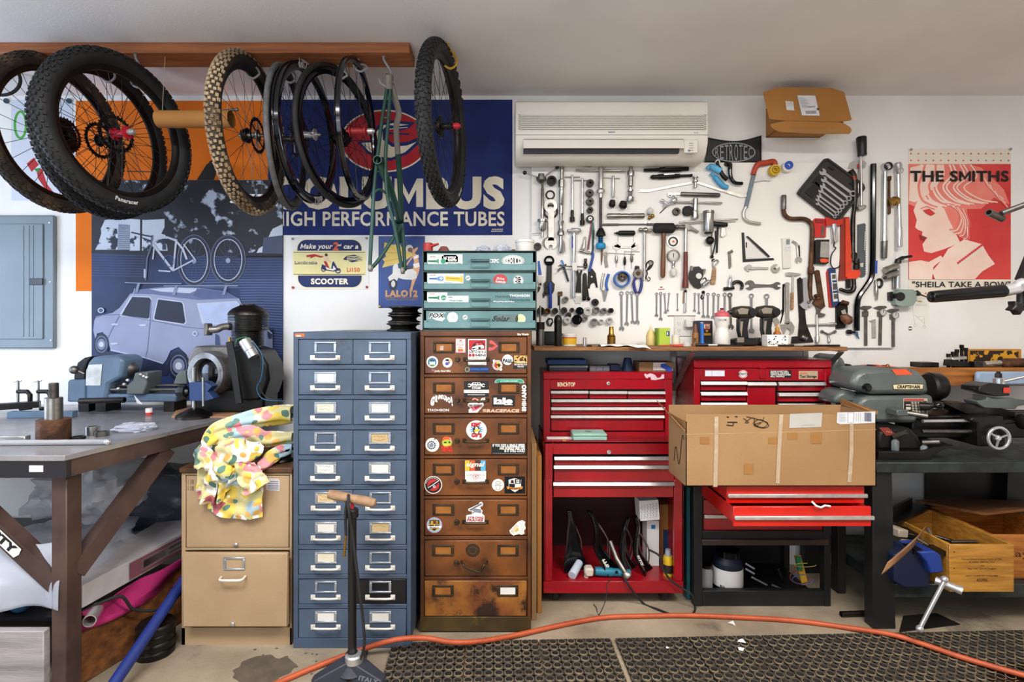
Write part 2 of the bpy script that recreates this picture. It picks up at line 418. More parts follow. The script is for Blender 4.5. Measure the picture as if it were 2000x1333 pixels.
# orange banner
fr()
f=Flat(3.0085,'orange_cloth',E_);f.sheet(148,197,545,569,'orange_cloth')
f.poly2([(384,352),(403,322),(412,315),(424,334),(418,352)],'black_plastic')
f.line([(409,317),(424,309)],3,'black_plastic');f.line([(420,338),(432,335)],3,'black_plastic')
f.line([(248,335),(350,337)],2,'black_plastic')
f.build('banner',label='bright orange cloth banner hanging behind the wheels on the left',cat='banner',smooth=0)
# navy tubing banner
fr(380,40,3.1)
f=Flat(3.0065,'navy_cloth',E_);f.sheet(445,480,1924,1300,'navy_cloth')
f.ell(1150,730,268,190,'cream_print',48);f.ell(1150,730,258,181,'red_print',48)
bird=[(985,735),(1040,800),(1110,845),(1190,850),(1290,810),(1365,740),(1385,695),(1290,735),(1200,745),(1160,712),(1160,665),(1200,655),(1245,668),(1300,652),(1335,618),(1200,606),(1125,622),(1085,665),(1075,725)]
f.poly2(bird,'navy_cloth')
f.poly2([(1010,742),(1055,792),(1115,826),(1190,832),(1275,798),(1345,735),(1285,758),(1195,766),(1140,722),(1138,662),(1170,634),(1235,640),(1300,632),(1200,622),(1135,638),(1103,672),(1095,738)],'cream_print')
f.line([(1170,660),(1235,652),(1290,648)],5,'cream_print');f.line([(1172,682),(1230,686),(1300,690)],10,'navy_cloth')
f.txt('COLUMBUS',1877,1130,172,'cream_print',w=1430,bold=.055,al='r')
f.txt('HIGH PERFORMANCE TUBES',1877,1243,83,'cream_print',w=1400,bold=.02,al='r')
f.line([(1795,1278),(1868,1278)],3,'cream_print')
for i in range(7):f.line([(1800+i*10,1272),(1806+i*10,1262)],4,'cream_print')
f.build('banner',label='dark blue cloth banner with a red oval emblem and big cream lettering',cat='banner',smooth=0)
# photo mural of a small car
fr(0,400,3.174)
SKY,TREE,FEN,LINE,CAR,CARD,CARL,GLS='#c3cddd','#080d1c','#1d3059','#46567c','#8f96b4','#5f6990','#b9c0d6','#121b34'
for c in(SKY,TREE,FEN,LINE,CAR,CARD,CARL,GLS):mk(c,c,None,sc=5,rough=.55)
mk('fence_blue','#1b3469','#0b1432',sc=2.6,rough=.55)
f=Flat(3.0045,'fence_blue',E_);f.sheet(568,-152,1755,1215,'fence_blue')
f.poly2([(568,-150),(1753,-150),(1753,300),(568,300)],TREE)
f.poly2([(650,95),(760,85),(900,95),(1020,90),(1020,140),(1000,180),(1060,200),(960,250),(1030,280),(590,280),(630,200),(625,150)],SKY)
f.poly2([(1640,190),(1700,90),(1752,60),(1752,285),(1590,300),(1620,240)],SKY)
rnd=random.Random(3)
mk('leafy',TREE,'#aab6cb',sc=11,rough=.55,lo=.57,hi=.63,detail=12);mk('twiggy',SKY,'#131c36',sc=16,rough=.55,lo=.5,hi=.55,detail=12)
f.poly2([(1000,-150),(1753,-150),(1753,120),(1690,150),(1640,250),(1560,300),(1100,290),(1010,170),(1040,80),(960,0)],'leafy');f.poly2([(690,-150),(1000,-150),(960,20),(760,75),(690,40)],'leafy')
f.poly2([(600,275),(628,180),(665,140),(725,150),(740,280)],'twiggy');f.poly2([(805,200),(850,190),(960,230),(1030,200),(1040,285),(805,285)],'twiggy')
f.up()
f.poly2([(735,120),(805,125),(808,280),(728,280)],'#8d98b0')
for k in range(12):f.q-=1;f.line([(735,132+12*k),(806,134+12*k)],2,'#5c6784')
f.up();f.line([(876,90),(874,290)],12,TREE)
f.poly2([(1635,205),(1752,190),(1752,305),(1625,305)],'#3c4766')
f.poly2([(568,285),(1752,305),(1752,330),(568,300)],TREE)
for k in range(38):
 y=318+16*k;w=3+4*(k>8)
 f.q-=1;f.line([(1490 if k>12 else 1150,y+6),(1620,y+4),(1752,y+1+k*.4)],w,LINE)
 if k<9:f.q-=1;f.line([(575,y-6),(900,y)],3,'#33487c')
f.up()
# bicycle on the roof rack
for(x,y,rx,ry)in((1205,345,95,148),(1415,342,98,140)):
 f.ring(x,y,rx,ry,24,'#1a2038');f.ring(x,y,rx-12,ry-13,6,'#a9b1c6');f.ring(x,y,rx+9,ry+9,5,'#59637f')
 for k in range(12):
  a=k*pi/6+.2;f.q-=1;f.line([(x,y),(x+(rx-14)*cos(a),y+(ry-14)*sin(a))],2,LINE)
 f.up();f.ell(x,y+5,14,16,'#8791ab')
bk='#b9c0d2'
f.line([(945,235),(985,208),(1040,203),(1090,222),(1135,275),(1160,340)],13,bk);f.line([(945,240),(1075,410)],15,bk);f.line([(1095,215),(1075,410)],12,bk)
f.line([(1075,410),(1200,345)],10,bk);f.line([(1140,245),(1215,345)],8,bk);f.line([(945,190),(940,260),(915,330),(905,470)],10,'#59637f');f.line([(958,270),(950,340)],9,bk)
f.line([(815,172),(870,185),(945,200)],8,'#10182f');f.line([(985,410),(1060,415)],9,bk);f.ring(1050,350,30,36,4,LINE)
f.line([(900,400),(900,455)],12,bk);f.line([(1020,245),(1020,280)],22,'#27304d')
# car
f.poly2([(588,720),(600,693),(700,672),(745,640),(812,552),(870,528),(1000,514),(1210,514),(1400,540),(1485,582),(1510,640),(1600,735),(1660,760),(1692,800),(1692,930),(1650,960),(1600,1060),(1190,1080),(1160,930),(1110,882),(1060,905),(1036,960),(1015,987),(900,952),(690,908),(672,840),(640,790),(605,800),(598,850),(582,780)],CAR)
f.poly2([(812,552),(870,526),(1000,510),(1210,512),(1400,538),(1485,582),(1230,592),(1080,574),(950,556)],CARD)
f.poly2([(930,524),(1060,514),(1250,520),(1180,550),(1000,540)],CARL)
f.poly2([(1225,520),(1400,542),(1470,575),(1260,585),(1200,565)],'#4d5984')
f.poly2([(815,566),(930,570),(944,585),(935,706),(920,714),(752,690),(748,680)],CARL);f.poly2([(820,572),(928,576),(938,588),(930,702),(918,708),(758,686)],GLS)
f.poly2([(980,582),(1130,600),(1142,612),(1160,730),(1145,746),(960,718),(953,700)],CARL);f.poly2([(984,588),(1128,606),(1136,618),(1153,726),(1142,739),(964,712),(960,700)],GLS)
f.poly2([(1222,612),(1470,598),(1490,618),(1500,700),(1440,742),(1272,748),(1255,735)],CARL);f.poly2([(1232,620),(1465,606),(1480,622),(1488,698),(1436,732),(1276,738)],'#a7b6d8')
f.line([(600,700),(640,685),(745,682),(1160,760),(1330,775)],4,CARD);f.line([(940,590),(935,720),(918,900),(905,950)],4,CARD);f.line([(745,690),(700,770),(672,830)],4,CARD)
f.line([(690,900),(905,950),(1015,985)],6,CARL);f.line([(840,520),(830,560),(750,690)],4,CARL)
f.poly2([(640,905),(700,915),(1010,990),(1060,1000),(1040,1060),(800,1030),(600,960)],'#101b3c')
for x,y,rx,ry in((634,866,46,68),(1112,1000,68,92)):
 f.ell(x,y,rx,ry,'#0d1530');f.ring(x,y,rx*.72,ry*.72,7,CARD);f.ell(x,y,rx*.55,ry*.5,'#79849f');f.ell(x,y,rx*.3,ry*.25,'#c9cfdd')
for x,y in((718,743),(890,748),(714,862)):f.ell(x,y,24,6,CARL,14)
f.ell(1213,800,16,16,CARL,16);f.ell(1213,800,9,9,'#6a769f',14);f.ell(632,656,20,17,CARL,18);f.ell(632,656,14,12,'#33446f',18)
f.poly2([(1340,800),(1362,815),(1370,890),(1350,910),(1338,860)],'#38456f');f.ell(1676,800,14,34,'#27304c',18);f.line([(1650,765),(1690,800)],7,CARL)
f.line([(780,483),(870,488),(1130,490)],5,'#8d97b3');f.line([(1020,505),(1480,505)],5,'#8d97b3')
for x,y in((868,484),(1100,500),(1408,500)):f.poly2([(x-8,y),(x+8,y),(x-8,y+60),(x-26,y+60)],'#7d88a8')
f.poly2([(1690,1000),(1752,960),(1752,1215),(1640,1215),(1620,1080)],'#2a3150')
for k in range(60):
 x,y=rnd.uniform(1630,1745),rnd.uniform(960,1200);f.q-=1;f.ell(x,y,5,4,'#565f7c',6)
f.up()
for x0,x1,m in((450,478,1),(484,500,0),(503,528,1)):
 for k in range(3):
  y=(380+6.5*k-400)*3.174;y1=y+4.6*3.174;q=(y-y1)*.5*(-1)
  if m:f.q-=1;f.poly2([(x0*3.174+8,y),(x1*3.174,y),(x1*3.174,y1),(x0*3.174+8,y1),(x0*3.174,(y+y1)/2)],'#e8eaf0')
  elif k<2:f.q-=1;f.poly2([(x0*3.174+14*k,y),(x1*3.174-14*k,y),(x1*3.174-14*k-8,y1),(x0*3.174+14*k+8,y1)],'#e8eaf0')
f.build('mural',label='blue-tinted photo print of a small old car with a bicycle on its roof',cat='poster',smooth=0)
# scooter advertisement
fr(550,440,3.92)
NV,RD,CR='#1b2a63','#b8282a','#efe3a4'
for c in(NV,RD,CR):mk(c,c,None,sc=5,rough=.7)
f=Flat(3.008,'white_paper',E_);f.sheet(72,92,668,492,'white_paper')
def arch(x0,x1,yb,yt,r,m):
 s=1 if yb>yt else-1;q=[(x0,yb)]
 q+=[(x0+r-r*cos(a*pi/16),yt+s*(r*1.0-r*sin(a*pi/16)))for a in range(9)]
 q+=[(x1-r+r*cos(a*pi/16),yt+s*(r*1.0-r*sin(a*pi/16)))for a in range(8,-1,-1)]
 q.append((x1,yb));f.poly2(q,m)
arch(115,618,200,108,74,CR);arch(121,612,200,113,70,NV);arch(120,620,385,482,78,CR);arch(126,613,385,476,72,NV)
f.rect(88,196,645,386,CR);f.rect(92,207,638,211,NV);f.rect(92,375,638,379,NV)
f.txt('Make your',143,180,36,'#f1ead8',w=243,bold=.03,shear=.25);f.txt('2',392,190,56,'#d9551f',bold=.05,shear=.1);f.txt('nd',432,160,16,'#f1ead8',bold=.03,shear=.2);f.txt('car a',472,180,34,'#f1ead8',w=114,bold=.03,shear=.25)
f.txt('SCOOTER',225,451,40,'#f3ecd2',w=288,bold=.05)
f.txt('Lambretta',103,296,22,NV,w=170,bold=.0);f.line([(98,298),(274,298)],3,NV);f.txt('Li150',500,358,30,'#d4692a',w=100,bold=.04)
f.poly2([(190,232),(250,222),(300,236),(328,240),(300,250),(260,240),(215,256),(225,242),(192,246)],RD)
f.ell(342,228,12,12,'#3a2a22',14);f.poly2([(328,240),(352,238),(358,262),(380,282),(372,290),(345,275),(330,280),(322,262)],'#e9c9a4')
f.poly2([(322,275),(345,280),(365,325),(382,340),(372,348),(345,330)],RD)
f.poly2([(310,300),(335,310),(352,330),(380,338),(388,290),(400,275),(412,300),(430,335),(445,330),(450,345),(400,356),(330,345),(304,330)],NV)
f.poly2([(336,318),(366,332),(392,336),(398,310),(420,338),(396,350),(345,340)],'#e8e4d8')
f.ring(322,338,15,16,7,NV,18);f.ring(433,350,17,17,7,NV,18)
f.poly2([(470,262),(500,235),(560,228),(618,248),(606,256),(618,270),(540,285),(500,270)],NV)
for k in range(3):f.line([(500,246+12*k),(560,240+12*k),(612,250+12*k)],6,CR)
f.build('poster',label='white scooter advertisement with navy top and bottom arches and cream band',cat='poster',smooth=0)
fr(550,440,3.92)
# blue scooter club poster
f=Flat(3.008,'#1c3f86',E_);mk('#1c3f86','#1d4a97','#1a2f66',sc=3,rough=.5);f.sheet(742,84,1097,635,'#1c3f86')
YL='#d9bd62';mk(YL,YL,None,sc=6,rough=.6)
f.poly2([(788,132),(850,150),(900,142),(935,190),(990,200),(1005,232),(960,262),(880,300),(770,326),(790,280),(772,262),(800,240),(782,190)],YL)
f.line([(790,205),(850,215),(930,210)],4,'#b39444');f.line([(785,280),(870,262),(960,240)],4,'#b39444')
f.ell(978,180,28,30,'#d9d6cf',20);f.ell(985,190,20,18,'#7a5536',18)
SK='#d9a273'
f.poly2([(1000,190),(1040,168),(1044,182),(1018,215),(1045,235),(1052,290),(1058,330),(1045,380),(1022,430),(1005,480),(1000,510),(978,505),(990,470),(1000,400),(1005,330),(1015,275),(1000,240)],SK)
f.poly2([(1012,240),(1048,226),(1050,248),(1014,262)],'#ece8e2');f.poly2([(1004,300),(1052,286),(1058,316),(1022,330)],'#ece8e2');f.line([(1000,245),(960,300),(945,322)],11,SK)
WT='#dcdcd6'
f.poly2([(852,318),(868,296),(888,296),(895,330),(940,345),(1000,335),(1035,360),(1035,405),(1000,420),(930,415),(880,400),(860,410),(815,400),(850,370)],WT)
f.poly2([(905,332),(950,312),(1000,318),(1000,334),(940,340)],'#26262a');f.ring(852,452,25,38,16,'#1c1c22',26);f.ell(855,450,15,26,WT,20);f.poly2([(815,400),(862,376),(896,398),(884,428),(862,412),(826,430)],WT)
f.txt('LALO12',795,546,44,'#cf9a62',w=248,bold=.06);f.txt('LAMBRETTA SPECIFIC RIDE',797,562,8,'#c29160',w=246,bold=.02);f.line([(800,573),(1040,573)],3,'#a98a62')
f.build('poster',label='tall blue poster with a white scooter and yellow cloak above the drawers',cat='poster',smooth=0)
# red portrait poster: a plain stand-in portrait in the same two inks
fr(1740,260,3.173)
IR,IM,IC='#dc3f3c','#ec7f72','#f3d9cc'
mk('ink_red','#df4a44','#c52c30',sc=2.2,rough=.6,detail=8);mk('ink_mid','#ef8f80','#e8766a',sc=5,rough=.6,detail=8);mk('ink_pale','#f5ddd0','#f0cabb',sc=5,rough=.6,detail=8)
f=Flat(3.008,'white_paper',E_);mk('poster_cream','#e9e1d2','#e2d9c8',sc=3,rough=.7);f.sheet(108,98,743,1030,'poster_cream')
for r in range(2):
 for k in range(14):x=124+46.5*k;y=128+42*r;f.q-=1;f.poly2([(x,y-7),(x+7,y+4),(x-7,y+4)],'ink_red')
f.up();f.rect(108,192,743,908,'ink_red')
f.poly2([(108,192),(480,192),(560,215),(640,290),(700,350),(735,440),(690,430),(640,400),(560,470),(470,470),(480,560),(440,640),(300,520),(180,470),(108,440)],'ink_mid')
f.poly2([(140,480),(160,430),(190,400),(260,420),(330,470),(360,540),(400,620),(430,680),(330,720),(250,745),(205,735),(195,690),(212,668),(190,640),(196,612),(165,598),(150,585),(160,540)],'ink_pale')
f.poly2([(120,215),(200,196),(330,200),(300,300),(230,380),(150,430),(112,420)],'ink_pale')
def curl(pts,w,m):
 q=bez([V((x,y,0))for x,y in pts],6);f.line([(v.x,v.y)for v in q],w,m)
for k in range(15):
 a=k/14;x0=190+300*a;curl([(x0,196),(x0-20+60*a,250+20*a),(150+300*a,330+10*a),(170+380*a,420-10*a),(260+400*a,460-30*a)],15-7*a,('ink_pale','ink_mid','ink_pale')[k%3])
for k in range(9):curl([(330+16*k,440+4*k),(390+12*k,450+14*k),(430+6*k,520+10*k),(400+10*k,590+8*k),(360+12*k,600+8*k)],9-.5*k,'ink_pale' if k%2 else 'ink_mid')
for k in range(7):curl([(560+16*k,260+20*k),(600+14*k,330+16*k),(690+6*k,400+12*k)],6,'ink_pale' if k%2 else 'ink_mid')
f.up();f.poly2([(195,480),(235,470),(272,500),(245,515),(215,500)],'ink_red');f.line([(180,470),(220,455),(270,475)],7,'ink_mid')
f.poly2([(172,630),(198,640),(222,650),(205,668),(184,664)],'#9a2a2e')
f.poly2([(350,720),(450,660),(560,690),(600,760),(640,812),(560,860),(515,908),(270,908),(250,860),(300,800)],'ink_pale')
f.poly2([(108,800),(180,790),(230,800),(305,760),(320,780),(260,830),(250,908),(108,908)],'ink_pale')
for k in range(13):f.q-=1;f.ell(412+12*k,806-9*k,8,8,'ink_red',10);f.q-=1;f.ell(420+12*k,822-9*k,8,8,'poster_cream',10)
f.up(3)
f.txt('THE SMITHS',116,300,62,'#0d0b0b',w=610,bold=.03);f.txt('"SHEILA TAKE A BOW"',128,956,34,'#16101c',w=608,bold=.012)
for k in range(2):f.poly2([(158+46*k,991),(172+46*k,991),(165+46*k,1002)],'ink_red')
f.build('poster',label='red and cream portrait poster with heavy black title on the right',cat='poster',smooth=0)
f=Flat(3.009,'white_paper',E_);f.sheet(103,1038,236,1232,'white_paper')
for q in([(135,1075),(140,1130),(170,1140),(205,1135),(210,1200)],[(140,1130),(150,1190)],[(105,1090),(125,1090)],[(150,1060),(225,1062)],[(150,1068),(225,1070)],[(160,1140),(190,1165),(205,1180)]):f.line(q,2,'#b9b7b3')
f.ring(150,1193,9,9,2,'#b9b7b3',14);f.ring(207,1203,9,9,2,'#b9b7b3',14);f.ell(119,1212,13,13,'#4a4a4c',18);f.line([(108,1212),(130,1212)],8,'white_paper');f.ell(180,1043,12,5,'#d8c93a',8)
f.build('diagram_sheet',label='small faint line diagram on white paper under the red portrait poster',cat='paper',smooth=0)
# pale sheet behind the wheels at the far left
fr()
f=Flat(3.008,'#d6dae4',E_);mk('#d6dae4','#d3d8e4','#c9cfdc',sc=2,rough=.5);f.sheet(22,195,142,392,'#d6dae4')
f.ring(40,244,11,26,5,'#4aa83c',24);f.poly2([(52,320),(66,308),(76,322),(62,336)],RD);f.poly2([(30,348),(40,338),(48,352),(38,362)],RD);f.poly2([(70,330),(82,330),(92,360),(104,375),(90,372),(75,350)],RD)
f.poly2([(30,366),(60,350),(70,368),(50,360)],'black_plastic');f.poly2([(66,330),(80,328),(74,338)],'#2f8a3a')
f.build('poster',label='pale sheet with a green loop and red scraps behind the leftmost wheels',cat='poster',smooth=0)
# pins that hold the prints
def pin(x,y,m,lab,r=4):
 mb=MB(m);mb.lathe(P(x,y,3.0078),(0,-1,0),[(0,L(r*.5,3)),(.003,L(r*.5,3)),(.004,L(r,3)),(.009,L(r,3)),(.011,L(r*.5,3))],12)
 mb.build('push_pin',label=lab,cat='pin',group='pins that hold the prints')
pin(573,562,'#b02028','red pin at the lower left corner of the scooter advertisement',2.4)
pin(717,561,'#b02028','red pin at the lower right corner of the scooter advertisement',2.4)
pin(572,467,'#9a9a98','grey pin at the upper left corner of the scooter advertisement',2.2)
pin(716,466,'#9a9a98','grey pin at the upper right corner of the scooter advertisement',2.2)
pin(742,599,'#d8b82a','yellow pin at the lower left corner of the tall blue poster',2.2)
pin(1778,293,'#9a9a94','grey pin at the upper left corner of the red portrait poster',2.4)
pin(1972,292,'#9a9a94','grey pin at the upper right corner of the red portrait poster',2.4)
pin(14,198,'#2b4a58','dark teal pin at the far left edge of the pale sheet',5)
pin(136,198,'#2b4a58','dark teal pin beside the top of the orange banner',5)
# -- grey electrical panel
fr(0,400,3.174)
t=thing('electrical_panel','flat grey electrical panel on the wall at the far left','panel',P(0,892,3.0))
a,b=P(-420,65,2.985),P(333,892,2.985)
mb=MB('panel_grey').bx(a.x,b.x,2.985,3.0095,b.z,a.z,.006);mb.build('panel_cover',t)
a,b=P(-400,118,2.98),P(268,835,2.98)
mb=MB('panel_grey').bx(a.x,b.x,2.978,2.986,b.z,a.z,.006)
for x in(140,175,200):p,q=P(x,130,2.978),P(x+8,820,2.978);mb.bx(p.x,q.x,2.9755,2.979,q.z,p.z,.001)
dr=mb.build('door',t)
p,q=P(180,457,2.975),P(265,498,2.975);MB('black_plastic').bx(p.x,q.x,2.972,2.979,q.z,p.z,.002).build('latch',dr)
for x,y in((307,110),(312,478),(316,842)):MB('aluminium').lathe(P(x,y,2.985),(0,-1,0),[(0,.006),(.002,.006),(.004,.002)],12).build('screw',t)
# -- air conditioner
fr(990,180,3.774)
YA=2.80
xa,xb=P(62,0,YA).x,P(1485,0,YA).x
t=thing('air_conditioner','white wall-mounted air conditioner above the tool board','air conditioner',((xa+xb)/2,2.9,2.23))
prof=[(3.009,2.548),(2.84,2.548),(2.805,2.530),(2.797,2.50),(2.797,2.36),(2.803,2.31),(2.83,2.262),(2.875,2.232),(2.975,2.236),(2.98,2.29),(3.009,2.295)]
def acs(x0,x1,pr,m):return MB(m).prism([(x0,y,z)for y,z in pr],(x1-x0,0,0))
acs(xa,xb,prof,'ac_white').build('body',t,bevel=.006)
zs=lambda y:P(0,y,2.797).z
mb=MB('ac_shade');p,q=P(95,168,2.797),P(1460,280,2.797);mb.bx(p.x,q.x,2.7955,2.80,q.z,p.z)
gr=mb.build('intake_grille',t)
mb=MB('ac_white')
for k in range(8):
 y=166+14.2*k;a,b=P(85,y,2.792),P(1470,y+9.5,2.792);mb.bx(a.x,b.x,2.790,2.80,b.z,a.z,.0015)
mb.bx(P(85,0,2.79).x,P(100,0,2.79).x,2.79,2.8,zs(280),zs(164));mb.bx(P(1455,0,2.79).x,P(1470,0,2.79).x,2.79,2.8,zs(280),zs(164));mb.build('slats',gr)
MB('ac_shade').bx(xa+.002,xb-.002,2.7955,2.80,zs(317.5),zs(315)).build('seam',t)
pz=lambda z:2.803+(2.31-z)*.0
mb=MB('black_plastic');a,b=P(122,415,2.80),P(1272,448,2.80)
mb.prism([(a.x,2.80,a.z),(a.x,2.806,b.z),(a.x,2.86,b.z+.005),(a.x,2.86,a.z)],(b.x-a.x,0,0)).build('air_outlet',t)
a,b=P(122,352,2.797),P(1302,418,2.797)
MB('ac_white').prism([(a.x,2.795,a.z),(a.x,2.789,(a.z+b.z)/2),(a.x,2.787,b.z),(a.x,2.792,b.z),(a.x,2.80,a.z)],(b.x-a.x,0,0)).build('louvre',t)
MB('ac_shade').bx(a.x,b.x,2.793,2.80,a.z,a.z+.003).build('louvre_seam',t)
a,b=P(1304,356,2.797),P(1404,450,2.797);mb=MB('ac_white').bx(a.x,b.x,2.791,2.80,b.z,a.z,.002)
mb.c('#4f7fa8').bx(a.x+.02,a.x+.032,2.79,2.795,b.z+.006,b.z+.016)
for k in range(4):mb.c('ac_shade').bx(a.x+.025,a.x+.048,2.7898,2.795,a.z-.02-.012*k,a.z-.017-.012*k)
mb.build('control_panel',t)
mb=MB('#5a78a0');mb.text('SANYO',P(748,301,2.7962),(1,0,0),(0,0,1),L(11,2.8),w=L(50,2.8),bold=.05);mb.build('maker_badge',t)
mb=MB('#6fb3c4');mb.text('eco',P(1378,303,2.7962),(1,0,0),(0,0,1),L(9,2.8),w=L(34,2.8),bold=.03);mb.build('small_badge',t)
# -- black cloth flag
def fl(u,v):
 x=1470+(1872-1470)*u+(-18+22*u)*max(0,v-.6)*2;yt=335-13*u+34*sin(pi*u);yb=520+4*u-4*sin(pi*u)
 return P(x,yt+(yb-yt)*v,2.995)+V((0,-.004-.003*sin(7*u+3*v),0))
t=thing('flag','black cloth flag with a grey oval wordmark under the upper carton','flag',P(1660,520,2.995))
MB('#1b1e1d').grid(fl,24,12).build('cloth',t,solid=.0012)
f=Flat(2.984,'#8d9196',.0004);mk('#8d9196','#93979c',None,rough=.8);f.ring(1672,444,156,68,8,'#8d9196',48)
word='RETROTEC'
for i,ch in enumerate(word):
 x=1672+(i-3.5)*35;hh=2*60*math.sqrt(max(.1,1-(abs(i-3.5)/4.4)**2));f.q-=1
 f.txt(ch,x,444+hh/2,hh,'#8d9196',w=27,bold=.0,al='c')
f.build('wordmark',t,smooth=0)
# -- open carton stuck high on the wall
fr(1480,160,9.52);Yc=2.80
t=thing('carton','open brown mailing carton fixed high on the wall near the ceiling','box',V((1.63,2.9,2.413)))
k=.004;mb=MB('card_warm');mb.bx(1.478,1.783,Yc,3.008,2.413,2.413+k);mb.bx(1.478,1.478+k,Yc,3.008,2.413,2.575);mb.bx(1.783-k,1.783,Yc,3.008,2.413,2.575);mb.bx(1.478,1.783,Yc,3.008,2.575-k,2.575);mb.c('card_inside').bx(1.478,1.783,3.0,3.008,2.413,2.575);mb.build('body',t)
def lidp(x,y):q=P(x,y,Yc-.012);return q+V((0,-.05*min(1,max(0,(q.z-2.43)/.16))*0-.0,0))
MB('card_warm').prism([lidp(x,y)for x,y in((345,100),(1380,110),(1460,140),(1590,182),(1612,205),(1745,690),(1735,712),(1530,745),(515,722),(230,692),(212,675),(105,200),(120,180),(260,145))],(0,.004,0)).build('lid',t)
MB('card_warm').prism([P(x,y,Yc-.02)for x,y in((515,726),(1530,752),(1610,775),(1720,845),(1744,890),(1735,940),(1700,968),(1640,962),(1290,968),(1000,962),(430,932),(330,895),(250,840),(235,800),(250,782),(360,755))],(0,.004,0)).build('tuck_flap',t)
f=Flat(Yc-.0125,WH,.0002);f.poly2([(800,120),(970,120),(1100,260),(1175,660),(790,655),(690,250)],'card_tape');f.poly2([(735,252),(1068,256),(1152,628),(820,622)],'#dcdbe0');f.poly2([(512,354),(660,366),(680,534),(535,522)],'#dcdbd8');[f.line([(760+8*i,300+22*i),(860+30*(i%3)+8*i,302+22*i)],5,'#6a6a74')for i in range(9)];[f.line([(885+14*i,540),(895+14*i,600)],4+3*(i%2),'#4a4a58')for i in range(14)];[f.line([(935+11*i,458),(940+11*i,482)],5,'#5a5a68')for i in range(11)];f.poly2([(1080,498),(1118,500),(1126,530),(1088,528)],BK);[f.line([(530+25*i,375),(545+26*i,470)],3,'#8a8a86')for i in range(5)];f.build('labels',t,smooth=0)
f=Flat(Yc-.0205,WH,.0002);f.poly2([(540,872),(1560,880),(1600,950),(560,930)],'card_tape');f.build('tape',t,smooth=0)
# -- blue card-file cabinet, twenty drawers
def front(mb,x0,y0,x1,y1,Y,d,b=.0015):return pbox(mb,x0,y0,x1,y1,Y,Y+d,b)
def pull(name,parent,cx,cy,w,Y,m,drop=6,tab=9,out=.028,r=4.2,tabh=10):
 """a bow handle with two tabs, in frame units"""
 mb=MB(m)
 for s in(-1,1):front(mb,cx+s*(w/2-tab)-tab,cy-tabh,cx+s*(w/2-tab)+tab,cy+tabh,Y-.003,.004,.001)
 p=[P(cx-w/2+tab,cy,Y-.003),P(cx-w/2+tab*1.3,cy+drop*.7,Y-out*.8),P(cx-w*.22,cy+drop,Y-out),P(cx,cy+drop,Y-out),P(cx+w*.22,cy+drop,Y-out),P(cx+w/2-tab*1.3,cy+drop*.7,Y-out*.8),P(cx+w/2-tab,cy,Y-.003)]
 mb.tube(bez(p,4),L(r,Y),8);return mb.build(name,parent)
def holder(parent,x0,y0,x1,y1,Y,m,card=None,t=6,scr=0,rd=None):
 mb=MB(m)
 for q in((x0,y0,x1,y0+t),(x0,y1-t,x1,y1),(x0,y0+t,x0+t*1.5,y1-t),(x1-t*1.5,y0+t,x1,y1-t)):front(mb,*q,Y-.005,.006,.0015)
 h=mb.build('label_holder',parent)
 if card:
  f=Flat(Y-.001,card,.0003);f.rect(x0+t,y0+t*.7,x1-t,y1-t*.7,card)
  for k in range(scr):
   f.q-=1;y=y0+(y1-y0)*(.35+.28*k);xx=x0+(x1-x0)*.2
   f.line([(xx+i*(x1-x0)*.055,y+rd.uniform(-4,4))for i in range(11)],1.1,'#5a4a3a')
  f.build('card',h,smooth=0)
fr(560,630,2.019)
YB_=2.231;rd=random.Random(5)
t=thing('drawer_cabinet','tall blue steel cabinet with two columns of ten small labelled drawers','cabinet',P(258,1290,2.55))
WL[t.name].z=0;t.location.z=0
xa,xb,zt=P(26,0,YB_).x,P(490,0,YB_).x,P(0,38,YB_).z
mb=MB('blue_frame').bx(xa,xb,YB_+.02,2.95,.03,zt,.003)
rows=[(68,166),(187,286),(306,404),(426,523),(545,641),(662,760),(780,877),(898,994),(1014,1111),(1132,1245)]
front(mb,26,38,490,66,YB_,.03);front(mb,26,1248,490,1290,YB_,.03);front(mb,26,66,45,1248,YB_,.03);front(mb,473,66,490,1248,YB_,.03)
for a,b in zip(rows[:-1],rows[1:]):front(mb,45,a[1]+2,473,b[0]-2,YB_+.001,.03)
front(mb,257.5,66,261,1248,YB_+.006,.02,0);mb.build('frame',t)
mb=MB('#c8642a');front(mb,32,44,70,57,YB_-.001,.002,0);mb.c('#e0dcd0');front(mb,38,51,56,56,YB_-.0015,.002,0);mb.build('badge',t)
mk('card_white','#dcdad2','#d2cfc6',sc=9,rough=.8);mk('card_tan','#c9b188','#b89a6a',sc=9,rough=.8);mk('card_cream','#ddd3bd','#cfc3a8',sc=9,rough=.8)
mk('pull_white','#dcd8cf','#c9c2b4',sc=14,rough=.35,wear='#8a7d68',wsc=30,wlo=.66,whi=.74)
mk('holder_alu','#b4bac2','#98a0aa',sc=14,rough=.35,metal=.7)
cards=(('',''),('w',''),('c2','w'),('','t2'),('w2','w'),('t2',''),('w','t1'),('c',''),('','k'),('w','w'))
for r,(y0,y1)in enumerate(rows):
 for c in(0,1):
  k=cards[r][c];x0,x1=((47,257),(262,471))[c];dx=215*c+2*(r>4)
  d=front(MB('black_panel' if k=='k' else 'blue_cabinet'),x0,y0,x1,y1,YB_+.004,.02,.002).build('drawer',t)
  if k=='k':d['label']='black drawer front'
  cd={'w':'card_white','c':'card_cream','t':'card_tan'}.get(k[:1])
  holder(d,108+dx,y0+8,195+dx,y0+55,YB_+.004,'holder_alu',cd,7,int(k[1:]or 0),rd)
  pull('handle',d,151+dx,y0+72,118,YB_+.004,'pull_white')
